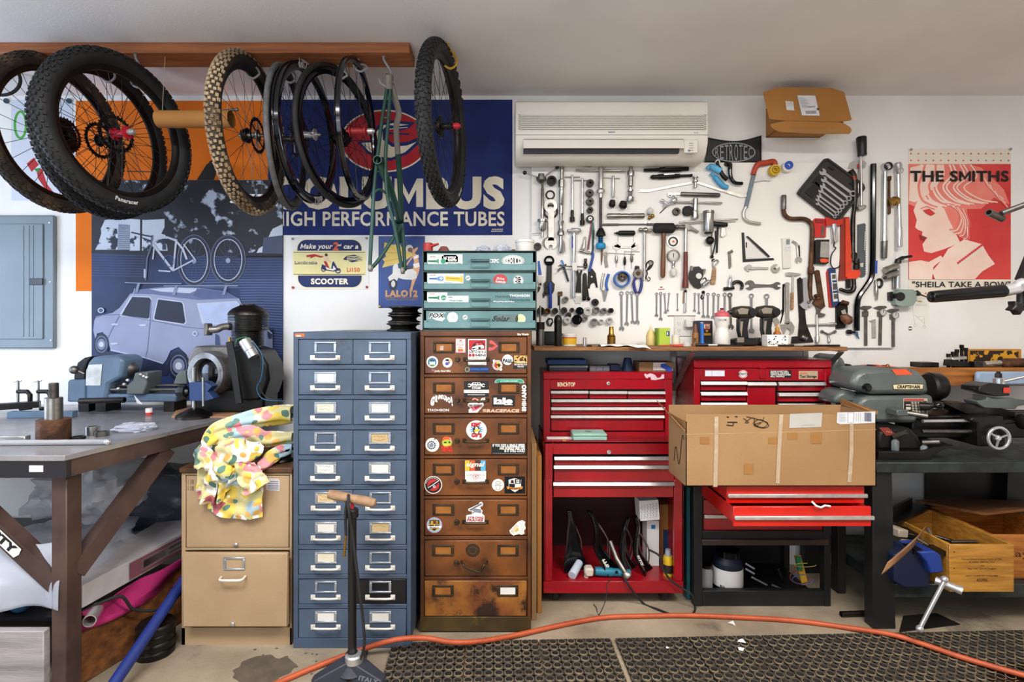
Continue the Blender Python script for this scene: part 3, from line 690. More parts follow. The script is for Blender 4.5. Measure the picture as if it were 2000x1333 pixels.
  # -- rusty brown cabinet with stickers
fr(810,630,2.152)
YR=2.342
t=thing('file_cabinet','tall rusty brown steel cabinet of seven drawers covered in stickers','cabinet',P(256,1300,2.65));WL[t.name].z=0;t.location.z=0
xa,xb,zt=P(23,0,YR).x,P(489,0,YR).x,P(0,36,YR).z
mb=MB('rust_frame').bx(xa,xb,YR+.02,2.99,.02,zt,.003)
rows=[(62,216),(233,385),(404,558),(576,729),(746,897),(917,1068),(1087,1237)]
front(mb,23,36,489,58,YR,.03);front(mb,23,58,39,1240,YR,.03);front(mb,473,58,489,1240,YR,.03)
for a,b in zip(rows[:-1],rows[1:]):front(mb,39,a[1]+3,473,b[0]-3,YR+.002,.03)
mb.c('olive_base');front(mb,23,1240,489,1300,YR-.001,.03);mb.build('frame',t)
DR=[]
for r,(y0,y1)in enumerate(rows):
 d=front(MB('rust_ochre' if r==6 else 'rust_brown'),41,y0,471,y1,YR+.003,.02,.003).build('drawer',t);DR.append(d)
 if r==6:d['label']='bottom drawer with heavily flaked ochre paint'
 for x0,x1 in((78,168),(352,440)):
  holder(d,x0-r*.8,y0+20,x1-r*.8,y0+67,YR+.003,'bronze','card_white' if(r==6 and x0>300)else 'card_slot',8)
 if r<5:pull('handle',d,259-r,y0+94,112,YR+.003,'bronze',6,8,.03,5,9)
 elif r==5:
  mb=MB('bronze');Yh=YR-.01
  mb.tube(bez([P(196,y0+88,YR),P(204,y0+100,Yh-.015),P(212,y0+112,Yh-.02),P(270,y0+133,Yh-.02),P(292,y0+104,Yh-.02),P(304,y0+90,YR)],5),L(5,YR),8)
  mb.build('handle',d,label='bent handle hanging loose')
  f=Flat(YR+.0025,'#33200f',.0002);f.ell(244,y0+42,30,28,'#33200f');f.ring(244,y0+42,16,15,3,'#5a3a1c',20);f.build('round_emblem',d,smooth=0)
 if r<6:MB('bronze').lathe(P(180-r*.8,y0+94,YR+.003),(0,-1,0),[(0,L(12,YR)),(.004,L(11,YR)),(.006,L(5,YR)),(.016,L(5,YR)),(.018,L(9,YR)),(.026,L(7,YR))],12).build('latch',d)
 # stickers
def stk(r,fn,name='sticker',label=None):
 f=Flat(YR+.0026,'white_paper',.00012);fn(f);return f.build(name,DR[r],smooth=0,label=label)
BL,LB,TL,PK,OR,YE='#2a5f94','#6aaed0','#2a8a78','#e79aae','#e2552a','#e0b02a'
fr(815,640,7.404)
def s1(f):f.rect(320,236,463,338,BK);f.ell(405,300,16,38,YE);f.rect(398,245,412,280,YE);f.ell(435,275,25,28,RD);f.rect(431,290,439,330,RD);f.rect(418,328,452,334,RD);[f.txt(w,330,262+16*i,12,WH,w=50,bold=.03)for i,w in enumerate(('THERE','IS NO','LOVE','LIKE','BIKE'))]
def s2(f):
 f.rect(556,162,697,365,PK);f.rect(562,172,690,350,'#f0d9cf');f.rect(562,310,690,345,'#ead9a4');f.rect(580,205,672,216,LB);f.ell(626,190,22,10,OR)
 for q in([(575,235),(580,258)],[(590,235),(588,250)],[(605,232),(622,236),(612,244)],[(608,255),(630,257)],[(640,235),(672,238)],[(640,256),(676,258)],[(605,275),(625,275)],[(590,292),(660,294)]):f.line(q,6,'#d8483a')
 f.ell(608,328,20,18,OR);f.ell(644,328,20,18,OR)
def s3(f):
 f.rect(720,156,1008,552,BK);f.rect(733,166,1000,545,WH);f.rect(746,182,986,322,'#b5121f')
 f.poly2([(770,330),(790,280),(820,225),(860,212),(940,200),(965,235),(975,300),(900,320),(800,345)],BK);f.poly2([(782,318),(795,285),(850,262),(940,250),(965,270),(968,300),(880,316),(800,338)],WH)
 f.poly2([(830,232),(935,212),(950,245),(850,258)],'#b5121f');f.poly2([(790,300),(840,292),(845,310),(795,320)],BK);f.ell(900,298,18,18,BK);f.line([(865,228),(870,256)],6,WH)
 f.txt('SEVEN',742,372,32,BK,w=248,bold=.0);f.ell(762,401,21,21,'#b5121f');f.ell(811,401,21,21,'#b5121f');f.txt('MINI',845,418,32,BK,w=145);f.txt('PARTS',742,458,30,'#b9b9b9',w=246,bold=.0)
def s4(f):
 for x,y in((1070,213),(1055,312)):f.ell(x,y,29,29,'#8a4aa0');f.ell(x,y,24,24,OR)
 f.line([(1090,215),(1150,268),(1075,318)],44,'#8a4aa0');f.line([(1088,218),(1142,268),(1075,314)],36,OR)
def s5(f):
 f.ell(1338,290,82,58,WH);f.rect(1268,235,1408,280,WH)
 for k in range(5):x=1280+28*k;f.q-=2;f.poly2([(x-12,282),(x-6,235),(x+10,235),(x+13,282)],TL);f.poly2([(x-10,300),(x+10,300),(x+2,335)],TL)
 f.up(2);f.txt('GORDO',1280,301,14,BK,w=112,bold=.05)
def s6(f):f.ell(217,500,86,86,'#c9c9c4');f.ell(217,500,80,80,WH);f.ell(217,502,62,62,BL);f.ell(217,500,48,50,LB);f.poly2([(180,490),(190,450),(205,470),(217,430),(228,470),(245,452),(256,490)],'#3a4a4a');f.rect(178,500,256,545,'#d8e0d4');f.ell(217,550,38,14,'#5a8a5a')
def s7(f):f.ell(436,510,71,71,WH);f.ell(436,512,56,56,'#cfd3e2');f.poly2([(400,480),(420,455),(455,460),(470,480),(505,478),(480,492),(440,490)],BK);f.poly2([(455,475),(508,470),(500,490),(460,492)],YE);f.ell(430,525,26,22,'#4a52b0');f.ell(460,508,14,12,RD)
def s8(f):f.rect(180,608,242,640,'#7a3a44');f.rect(180,608,206,624,'#3a3f78');[f.rect(206,610+9*k,242,613+9*k,'#b9a6a0')for k in range(3)];f.txt('Junky Steel Bike',248,640,24,WH,w=232,bold=.03,shear=.2)
def s9(f):f.ell(722,608,46,46,'#17233a');f.ell(722,608,36,36,'#b8a55a');f.ell(722,608,26,26,'#2a3a58');f.rect(760,578,1036,642,'#14366e');f.txt('SINGLE SPEED',772,614,22,'#2a62b8',w=256,bold=.04);f.rect(772,622,1028,634,'#102a55')
def s10(f):
 f.poly2([(1090,470),(1120,462),(1132,490),(1100,510)],WH);f.poly2([(1185,605),(1222,588),(1230,615),(1200,630)],WH);f.ell(1160,546,72,72,WH)
 for k in range(20):a=k*pi/10;f.q-=1;f.line([(1160+54*cos(a),546+54*sin(a)),(1160+66*cos(a),546+66*sin(a))],11,BK)
 f.up();f.ell(1160,546,48,48,YE);f.ell(1160,546,48,48,RD,20,90,250);f.poly2([(1135,540),(1180,520),(1210,545),(1180,580),(1165,555)],BK)
def s11(f):f.ell(1305,468,79,79,'#5a6470');f.ell(1305,468,75,75,'#d9dce0');f.ring(1305,468,56,56,3,'#7a8088');f.poly2([(1228,452),(1380,430),(1382,490),(1232,505)],'#d9dce0');f.txt('PAUL',1236,500,44,'#2a2d33',w=142,bold=.08,rot=4)
def s12(f):
 f.rect(1388,396,1596,600,BK);f.rect(1398,405,1588,522,'#c9a25a');rr=random.Random(2)
 for k in range(26):x,y=rr.uniform(1400,1570),rr.uniform(406,505);f.q-=1;f.rect(x,y,x+rr.uniform(8,22),y+rr.uniform(6,22),rr.choice(('#6b3d20','#e6d3a0','#a8642a','#f0e6c8','#4a2a18')))
 f.up();f.ell(1500,470,22,30,'#5a2418');f.rect(1410,490,1560,505,'#e8d8b0');f.txt('RIDE PRETTIER THAN',1402,546,16,WH,w=182,bold=.05);f.txt('YOUR MONTH',1446,572,16,WH,w=96,bold=.05);f.rect(1452,582,1540,587,GY)
for k in(s1,s2,s3,s4,s5,s6,s7,s8,s9,s10,s11,s12):stk(0,k)
f=Flat(YR-.0005,WH,.0002);f.txt('Sim Works',1448,112,26,WH,w=164,bold=.06);f.build('maker_lettering',t,smooth=0)
def s13(f):
 f.rect(676,778,1034,1004,BK);f.rect(674,902,1036,948,WH);f.txt('LINCOLN, NEBRASKA',748,933,16,'#3a3a3a',w=208,bold=.0);f.txt('WWW.MONKEYWRENCHCYCLES.COM',728,980,13,WH,w=250,bold=.03);f.txt('CYCLES',790,886,26,WH,w=126,bold=.07)
 for x,s in((755,1),(955,-1)):f.ring(x,838,20,20,14,WH,16);f.poly2([(x-s*30,825),(x-s*8,834),(x-s*8,846),(x-s*30,852)],BK)
 f.poly2([(770,830),(800,796),(905,796),(940,830),(940,852),(770,852)],WH);[f.ell(x,812,14,9,BK,14)for x in(822,856,892)];f.txt('MONKEY WRENCH',785,848,12,BK,w=140,bold=.04)
def s14(f):f.poly2([(1118,800),(1130,765),(1165,746),(1500,746),(1535,765),(1550,805),(1470,806),(1460,792),(1205,792),(1195,802)],'#b9d4c6');f.poly2([(1126,796),(1138,768),(1168,750),(1498,750),(1528,768),(1540,800),(1478,801),(1466,786),(1200,786),(1190,797)],'#2a9078');f.txt('CHROMIE',1206,788,24,'#9fd8c8',w=245,bold=.03,shear=.2)
def s15(f):f.txt('Sim Works',1230,866,23,WH,w=160,bold=.07)
def s16(f):
 for i,(ch,x,y,h,ro)in enumerate((('G',182,1110,110,14),('R',246,1064,76,12),('I',302,1035,52,6),('N',320,1030,50,0),('D',352,1032,50,-4),('U',382,1050,62,-8),('R',416,1068,70,-12),('O',446,1090,72,-12),('!',496,1125,112,-8))):f.q-=1*(i>0);f.txt(ch,x,y,h,WH,w=(58,50,12,30,32,32,36,42,22)[i],bold=.09,rot=ro)
def s17(f):f.txt('THOMSON',145,1212,32,'#d9d5cf',w=315,bold=.05)
def s18(f):
 f.poly2([(725,1130),(735,1100),(790,1080),(800,1035),(830,1022),(870,1040),(905,1062),(935,1022),(978,1015),(985,1040),(950,1075),(965,1130),(905,1190),(870,1232),(745,1234),(742,1190),(770,1170)],WH)
 f.ell(832,1060,30,28,RD);f.ell(890,1078,22,20,RD);f.line([(905,1075),(940,1050),(975,1025)],8,GY);f.poly2([(735,1110),(950,1110),(940,1135),(745,1135)],'#f4e4e0');f.txt('SIM WORKS',756,1134,20,BK,w=180,bold=.06)
 f.poly2([(765,1150),(905,1132),(920,1145),(850,1200),(800,1210)],'#c9283c');f.line([(800,1150),(845,1200),(915,1150)],16,PK);f.line([(775,1165),(820,1205)],12,'#e7a0aa')
def s19(f):f.rect(1082,982,1414,1146,BK);f.txt('lalo',1104,1096,68,WH,w=276,bold=.12);f.rect(1104,1106,1250,1112,WH);f.poly2([(1160,1112),(1250,1112),(1265,1124),(1378,1124),(1378,1110),(1270,1110)],WH)
def s20(f):f.txt('SHIMANO',1572,1214,56,WH,w=384,bold=.07,rot=-90)
def s21(f):f.rect(948,1182,996,1224,'#c2a58c');f.line([(955,1215),(965,1190),(975,1215),(990,1190)],5,'#6b4428');f.txt('RACEFACE',1002,1226,40,'#cfae94',w=470,bold=.07,shear=.15)
for k in(s13,s14,s15,s16,s17,s18,s19,s20,s21):stk(1,k)
fr(815,810,5.33)
def q1(f):
 f.ell(616,163,108,102,'#c9c4bd');f.ell(617,163,104,98,WH);st=[]
 for k in range(24):a=k*pi/12;r=84 if k%2==0 else 40;st.append((617+r*cos(a),160+r*.75*sin(a)))
 f.poly2(st,'#2f7fc0');f.poly2([(588,205),(580,150),(600,118),(630,112),(645,150),(650,200)],'#1a1a1c');f.poly2([(598,190),(605,130),(625,128),(640,170),(630,205)],'#e9d9b0');f.poly2([(590,165),(650,150),(656,166),(596,186)],YE)
 f.txt('KING',562,124,32,RD,w=104,bold=.12,rot=-4);f.txt('CAGE',562,230,34,RD,w=108,bold=.12,rot=4)
def q2(f):
 f.ell(156,317,72,73,WH);g=[]
 for k in range(48):a=k*pi/24;r=46 if k%4<2 else 39;g.append((148+r*cos(a),320+r*sin(a)))
 f.poly2(g,'#20242c');f.ell(148,320,33,33,'#c6cbd2');f.poly2([(125,315),(150,292),(170,310),(160,340),(130,342)],'#7f8792');f.txt('HELL',178,270,12,BK,w=34,bold=.05,rot=-45)
def q3(f):f.ell(310,290,52,56,'#a8bf3a');f.poly2([(258,280),(268,240),(300,228),(345,240),(362,280),(330,262),(290,262)],OR);f.poly2([(330,236),(352,250),(364,300),(352,280)],'#e79aa0');f.ell(292,292,14,8,'#1a1a14');f.ell(335,290,10,8,'#1a1a14');f.poly2([(270,310),(340,305),(330,330),(290,335)],'#d8c84a');f.txt('SAUCE',250,378,46,'#c8281c',w=112,bold=.1);[f.line([(262+20*k,372),(262+20*k,385+9*(k%3))],9,'#c8281c')for k in range(6)]
def q4(f):f.poly2([(898,122),(920,135),(950,138),(985,132),(992,150),(975,165),(985,178),(950,168),(925,170),(905,180),(912,158),(900,150)],'#2a1c10')
def q5(f):f.rect(772,300,1134,416,BK);[f.txt(w,1120,y,27,WH,w=ww,bold=.05,al='r')for w,y,ww in(('IF YOU RIDE A SINGLE SPEED',335,336),('AND NOBODY SEES YOU',364,264),('IS IT STILL COOL?',392,212))];f.line([(786,405),(1116,408)],4,GY)
for k in(q1,q2,q3,q4,q5):stk(2,k)
def q6(f):
 f.rect(496,478,710,587,'#4a2c22');[f.rect(x,478,x+w,587,m)for x,w,m in((496,50,YE),(552,48,OR),(660,50,'#5ab0da'))];f.line([(550,478),(548,587)],5,BK);f.txt('signal',505,540,44,'#f1ead8',w=182,bold=.03,shear=.35)
def q7(f):f.rect(498,589,716,712,WH);f.txt('SOPWAMTOS',514,642,17,'#6b6f78',w=186,bold=.0);[f.line([(608+52*cos(a)*cos(r)-20*sin(a)*sin(r),646+52*cos(a)*sin(r)+20*sin(a)*cos(r))for a in[i*pi/12 for i in range(24)]],2,'#b8506a',True)for r in(.5,1.6,2.5)];f.ell(608,646,7,7,RD);f.line([(514,660),(700,660)],2,GY);f.line([(640,698),(705,696)],3,GY)
def q8(f):f.ell(166,734,92,92,WH);f.ell(166,734,84,84,'#2a1210');f.ell(166,734,62,62,'#c02a2a');f.poly2([(105,760),(140,720),(215,680),(225,705),(200,740),(130,785),(108,790)],'#121214');f.line([(110,765),(160,735),(222,690)],9,'#d8d6d2');f.ell(178,752,14,14,'#e4e2dd');f.ell(178,752,7,7,BK);[f.ell(166+73*cos(a),734+73*sin(a),5,5,WH,8)for a in[pi+.3+i*.24 for i in range(10)]]
def q9(f):f.ell(840,735,64,64,'#d0ccc6');f.ell(840,735,61,61,WH);f.ring(842,712,26,14,4,'#5a5a5a',20);f.line([(805,742),(830,735),(880,740)],4,'#5a5a5a');f.line([(820,745),(822,782),(858,784),(864,745)],4,'#5a5a5a')
def q10(f):
 f.rect(908,646,1124,824,'#121820');cl=('#2a6ad0','#3ac0c8','#e0452a','#3aa860','#d8e0e8','#7a3aa8','#2a4a90')
 for k in range(44):
  a=k*2*pi/44;cs,sn=cos(a),sin(a);tt=min(106/max(1e-3,abs(cs)),88/max(1e-3,abs(sn)));f.q-=1;f.line([(1016+40*cs,735+40*sn),(1016+tt*cs,735+tt*sn)],6,cl[k%7])
 f.up();f.poly2([(950,680),(1016,664),(1082,680),(1080,770),(1016,810),(952,770)],'#d8d6d0');f.rect(1016,672,1078,722,BK);f.rect(956,722,1016,760,BK);f.txt('SS',1030,714,34,WH,w=34,bold=.04);f.poly2([(972,715),(978,684),(1000,684),(1006,715)],BK);f.poly2([(930,748),(1016,765),(1098,748),(1094,775),(1016,786),(936,775)],'#e08a2a');f.txt('RICKETY',958,779,16,BK,w=120,bold=.05)
for k in(q6,q7,q8,q9,q10):stk(3,k)
def q11(f):
 f.poly2([(510,1050),(560,1040),(575,1010),(535,1005),(530,985),(640,935),(650,912),(672,910),(685,930),(680,955),(655,962),(660,985),(680,1000),(672,1030),(700,1055),(698,1142),(508,1138)],'#f2f0ec')
 f.poly2([(540,990),(555,985),(655,930),(660,918),(676,930),(674,948),(660,945),(600,980),(650,985),(670,1000),(660,1030),(600,1020),(545,1052),(590,1005),(550,1003)],'#7f848e');f.line([(545,995),(660,935)],9,'#4a4e58')
 f.txt('STRONG',524,1086,22,'#a8262c',w=164,bold=.05,shear=.15);f.txt('FRAMES',518,1112,22,'#a8262c',w=166,bold=.05,shear=.15);f.rect(518,1120,690,1130,'#4a4e58')
def q12(f):f.ell(178,1152,87,87,'#a02430');f.ell(178,1152,80,80,'#8fb4cf');f.ell(178,1152,60,62,'#c99a3a');f.rect(128,1100,178,1140,BK);f.rect(180,1100,230,1140,BK);f.rect(140,1108,166,1140,'#c99a3a');f.txt('SS',192,1134,26,'#c99a3a',w=26,bold=.04);f.rect(126,1148,172,1168,BK);f.rect(184,1148,230,1168,BK);f.poly2([(106,1164),(250,1158),(252,1180),(108,1188)],WH);f.txt('RICKETY',130,1184,15,BK,w=96,bold=.05);f.poly2([(150,1190),(206,1188),(178,1212)],BK)
def q13(f):f.poly2([(958,1210),(1040,1125),(1060,1110),(1095,1102),(1124,1120),(1118,1150),(1130,1185),(1110,1210),(1116,1240),(1085,1256),(1060,1245),(1000,1262),(970,1240)],'#f2f0e8');f.poly2([(968,1212),(1036,1140),(1060,1170),(1000,1240),(985,1240)],'#d8cdb8');f.poly2([(1015,1218),(1035,1190),(1065,1182),(1050,1200),(1062,1215),(1040,1212),(1030,1228)],YE);[f.ring(x,y,16,16,3,'#8a8a86',14)for x,y in((1085,1130),(1095,1175),(1088,1222))]
for k in(q11,q12,q13):stk(4,k)
# -- teal screw cabinet on top
fr(550,440,3.92)
YT=2.36
t=thing('parts_cabinet','teal steel cabinet of four shallow drawers standing on the rusty cabinet','cabinet',P(1516,806,2.6));WL[t.name].z=P(256,36,YR).z if False else 0
fr(810,630,2.152);zt=P(0,36,YR).z;fr(550,440,3.92)
WL[t.name].z=zt;t.location.z=zt
xa,xb=P(1078,0,YT).x,P(1953,0,YT).x;zh=P(0,195,YT).z
mb=MB('teal_dark');th=.004
mb.bx(xa,xa+th,YT,2.8,zt,zh);mb.bx(xb-th,xb,YT,2.8,zt,zh);mb.bx(xa,xb,YT,2.8,zh-th,zh,.001);mb.bx(xa,xb,2.79,2.8,zt,zh);mb.bx(xa,xb,YT,2.8,zt,zt+.006)
for y in(353,497,643):p=P(0,y,YT);mb.bx(xa,xb,YT+.004,2.8,p.z-.004,p.z+.004)
mb.build('case',t)
def scrw(f,x0,y0,x1,y1,m,head):
 cy=(y0+y1)/2;f.poly2([(x0,cy-5),(x1,cy-6),(x1+18,cy-20),(x1+18,cy+20),(x1,cy+8),(x0,cy+6)],m)
 for k in range(8):x=x0+(x1-x0)*k/8;f.q-=1;f.line([(x,cy-9),(x+6,cy+10)],3,m)
 f.up();f.ell(head,cy,20,20,m,20)
RW=[(210,297,352),(360,447,496),(505,590,642),(655,742,796)]
TD=[]
for r,(y0,ym,y1)in enumerate(RW):
 mb=MB('teal_paint');front(mb,1112-6*(r==3),y0,1925,ym+4,YT+.012,.02,.001);front(mb,1088,ym,1946,y1-4,YT-.006,.03,.003)
 front(mb,1090,ym-12,1112,ym+8,YT-.003,.02,.001);front(mb,1918,ym-12,1944,ym+8,YT-.003,.02,.001)
 mb.bx(P(1120,0,YT).x,P(1918,0,YT).x,YT+.02,2.76,P(0,y1,YT).z,P(0,y1,YT).z+.004);d=mb.build('drawer',t);TD.append(d)
 yh=y0+50+3*r
 mb=MB('teal_paint');mb.tube([P(1449,yh,YT-.008),P(1449,yh+58,YT-.016),P(1591,yh+58,YT-.016),P(1591,yh,YT-.008)],L(4,YT),8,True);front(mb,1447,yh-3,1593,yh+14,YT-.004,.018,.001);mb.build('handle',d)
def tk(r,fn):
 f=Flat(YT+.0115,'white_paper',.00012);fn(f);f.build('sticker',TD[r],smooth=0)
GR='#2a8a6a';mk(GR,GR,None,rough=.6)
def t1(f):f.rect(1117,224,1385,302,WH);f.rect(1117,224,1240,300,'#e6e2cf');f.txt('WOOD',1135,245,9,BK,w=44,bold=.04);scrw(f,1120,262,1185,290,GR,1238);f.txt('Wood Screws',1272,300,13,GR,w=104,bold=.03)
def t2(f):f.poly2([(1215,228),(1335,228),(1350,242),(1350,284),(1240,284),(1215,265)],BK);f.poly2([(1226,240),(1236,234),(1252,250),(1262,236),(1264,262),(1244,276),(1228,262)],WH);f.txt('WOLF',1270,256,15,WH,w=64,bold=.08);f.txt('TOOTH',1270,277,15,WH,w=70,bold=.08)
def t3(f):f.txt('CKPC',1592,287,26,WH,w=72,bold=.05)
def t4(f):
 f.ell(1772,273,86,44,WH);f.ell(1772,273,72,34,'#c6d2d0');f.ell(1772,273,60,25,WH)
 for k in range(44):a=2*pi*k/44;f.q-=1;f.ell(1772+79*cos(a),273+39*sin(a),3,3,BK,6)
 f.up();[(f.txt(ch,1708+21*i+10,273+hh/2,hh,BK,w=14,bold=.05,al='c'))for i,(ch,hh)in enumerate(zip('CHORIS',(14,28,40,40,28,14)))]
tk(0,t1);tk(0,t2);tk(0,t3);tk(0,t4)
def t5(f):f.rect(1117,372,1392,447,WH);f.txt('WOOD',1133,388,9,BK,w=46,bold=.04);scrw(f,1130,390,1188,430,'#5a8ac0',1222);f.line([(1208,408),(1236,408)],6,WH);f.line([(1222,394),(1222,422)],6,WH);f.poly2([(1252,390),(1370,398),(1385,378),(1388,445),(1368,432),(1255,424)],'#d8b83a');f.line([(1262,404),(1360,412)],5,'#9a7a20');f.txt('Screws',1245,443,9,'#5a8ac0',w=60)
def t6(f):f.ell(1427,405,20,20,'#a8b4b4');f.ell(1427,405,17,17,WH);f.line([(1414,412),(1440,398)],8,'#6a7474')
def t7(f):f.ell(1674,420,54,45,'#b03a3c',30);f.txt('Drive',1645,416,18,WH,w=58,bold=.02,shear=.3,rot=4);f.txt('Faithfully',1636,440,18,WH,w=78,bold=.02,shear=.3,rot=4);f.rect(1615,455,1735,468,'teal_paint')
def t8(f):f.ell(1812,425,41,41,WH);f.ring(1812,425,38,38,3,BK);[f.rect(1790+10*(k%2),396+15*k,1828+6*(k%2),408+15*k,BK)for k in range(4)];[f.rect(1800+6*(k%2),400+15*k,1812,404+15*k,WH)for k in range(4)]
tk(1,t5);tk(1,t6);tk(1,t7);tk(1,t8)
def t9(f):f.rect(1115,516,1268,590,WH);f.rect(1268,541,1432,590,WH);f.txt('WOOD',1133,532,9,RD,w=40,bold=.04);scrw(f,1125,540,1190,572,GR,1240);f.line([(1226,560),(1256,558)],6,WH);f.txt('Flat',1280,557,10,BK,w=30);f.txt('Wood Screws',1285,584,13,GR,w=102,bold=.03)
def t10(f):f.txt('THOMSON',1632,556,16,'#2f4a52',w=156,bold=.04);f.txt('THOMSON',1745,548,16,WH,w=155,bold=.04);f.txt('THOMSON',1740,582,16,'#2f4a52',w=160,bold=.04);f.txt('THOMSON',1620,598,16,WH,w=160,bold=.04)
tk(2,t9);tk(2,t10)
def t11(f):f.poly2([(1150,712),(1180,728),(1230,736),(1252,715),(1240,700),(1200,708)],WH);f.txt('FOX',1126,708,32,'#f0efec',w=122,bold=.14,shear=.3);f.txt('FOX',1128,707,30,BK,w=115,bold=.04,shear=.3)
def t12(f):f.ell(1309,708,41,41,'#e6e6e2');f.ring(1310,702,11,11,2,GY,16);f.line([(1302,735),(1316,700),(1330,690)],3,GY)
def t13(f):f.ell(1405,706,20,20,'#a8b4b4');f.ell(1405,706,17,17,WH);f.line([(1392,712),(1418,700)],8,'#6a7474')
def t14(f):f.rect(1645,682,1810,755,'#5c6f70');f.txt('Solar',1610,735,40,'#0e1012',w=130,bold=.02,shear=.4);f.line([(1610,728),(1640,705),(1660,722),(1700,735),(1740,722)],4,'#0e1012')
def t15(f):f.ell(1830,720,38,38,'#d8dcae');f.ring(1830,720,30,30,2,'#b8c08a');f.ring(1830,720,14,18,3,'#c2c89a')
for k in(t11,t12,t13,t14,t15):tk(3,k)
# -- beige two-drawer file cabinet
fr(0,730,2.21)
YG=2.255
t=thing('filing_cabinet','beige two-drawer filing cabinet with its lower drawer slightly open','cabinet',P(1020,1178,2.55));WL[t.name].z=0;t.location.z=0
xa,xb=P(783,0,YG).x,P(1260,0,YG).x;zt=P(0,430,YG).z
mb=MB('beige_paint').bx(xa,xb,YG+.02,2.93,.0,zt,.003)
front(mb,783,430,800,1178,YG,.03);front(mb,1250,430,1260,1178,YG,.03);front(mb,800,430,1250,440,YG,.03);front(mb,800,754,1250,764,YG,.03);front(mb,783,1098,1260,1178,YG,.03)
mb.c('black_plastic');front(mb,800,766,1250,1098,YG+.017,.01,0);mb.build('case',t)
mb=MB('brown_top');a,b=P(772,408,YG-.012),P(1262,430,YG-.012);mb.bx(a.x,b.x,YG-.012,2.94,b.z,a.z,.003);mb.build('top_board',t)
d=front(MB('beige_paint'),803,442,1247,752,YG+.002,.02,.003).build('drawer',t)
MB('aluminium').lathe(P(1020,738,YG),(0,-1,0),[(0,.009),(.006,.009),(.008,.006)],14).build('lock',d)
f=Flat(YG+.0015,WH,.0002);f.poly2([(1150,456),(1165,452),(1200,454),(1208,462),(1207,507),(1150,504)],'#cdc9c2');[f.line([(1155,466+8*k),(1202,466+8*k)],3,'#5a6a9a')for k in range(5)];f.build('maker_label',d,smooth=0)
f=Flat(YG+.0015,BK,.0002);f.txt('1 1/8',812,478,20,'#2c2318',w=24,bold=.0);f.txt('1 1/8',812,506,20,'#2c2318',w=24,bold=.0);f.build('handwriting',d,smooth=0)
Y2=2.205
mb=front(MB('beige_paint'),788,778,1240,1095,Y2,.022,.003);mb.bx(P(800,0,Y2).x,P(1225,0,Y2).x,Y2+.02,2.8,P(0,1080,Y2).z,P(0,820,Y2).z);d=mb.build('drawer',t)
holder(d,963,795,1055,850,Y2,'holder_alu',None,7)
mb=MB('pull_white');mb.tube(bez([P(955,880,Y2),P(950,886,Y2-.012),P(952,893,Y2-.03),P(1000,894,Y2-.034),P(1040,892,Y2-.03),P(1056,880,Y2-.01),P(1058,876,Y2)],5),L(5,Y2),8);mb.build('handle',d)
MB('aluminium').lathe(P(1006,1080,Y2),(0,-1,0),[(0,.009),(.006,.009),(.008,.006)],14).build('lock',d)
# three grooved rolls stacked on the blue cabinet
fr(550,440,3.92)
fr();zb=P(0,648.8,2.231).z;fr(560,630,2.019);zb=P(0,38,YB_).z;fr()
xr=P(791,0,2.52).x
for k,(lab)in enumerate(('lowest of the three dark steel grooved rolls stacked on the blue cabinet','middle one of the three dark steel grooved rolls stacked on the blue cabinet','topmost of the three dark steel grooved rolls stacked on the blue cabinet')):
 z=zb+.039*k;rr=.078-.002*(k==1)
 MB('dark_steel').lathe((xr+.004*(k-1),2.50,z),(0,0,1),[(0,rr-.008),(.003,rr),(.007,rr),(.011,rr-.014),(.019,rr-.02),(.027,rr-.014),(.031,rr),(.036,rr),(.0385,rr-.01)],36).build('grooved_roll',label=lab,cat='roll',group='steel rolls on the blue cabinet')
 # -- wheels hanging from the beam
def rev(mb,prof,n=48):
 """a closed outline (x, r) turned about the local X axis"""
 k=len(prof)
 return mb.grid(lambda u,v:(prof[int(round(u*k))%k][0],prof[int(round(u*k))%k][1]*cos(2*pi*v),prof[int(round(u*k))%k][1]*sin(2*pi*v)),k,n,True,True)
def hook(name,x,y,z0,z1,m,label,flip=1):
 d=z0-z1
 pts=[(0,z0+.0),(.004,z0-.02),(.03*flip,z0-d*.45),(.042*flip,z0-d*.72),(.034*flip,z1+.012),(.012*flip,z1),(-.012*flip,z1+.012),(-.02*flip,z1+.032)]
 mb=MB(m).tube(bez([(x+a-.012*flip,y,b)for a,b in pts],5),.0052,8)
 mb.cyl((x-.012*flip,y,z0-.002),(x-.012*flip,y,z0+.004),.009,n=10)
 return mb.build(name,label=label,cat='hook',group='hooks that carry the wheels')
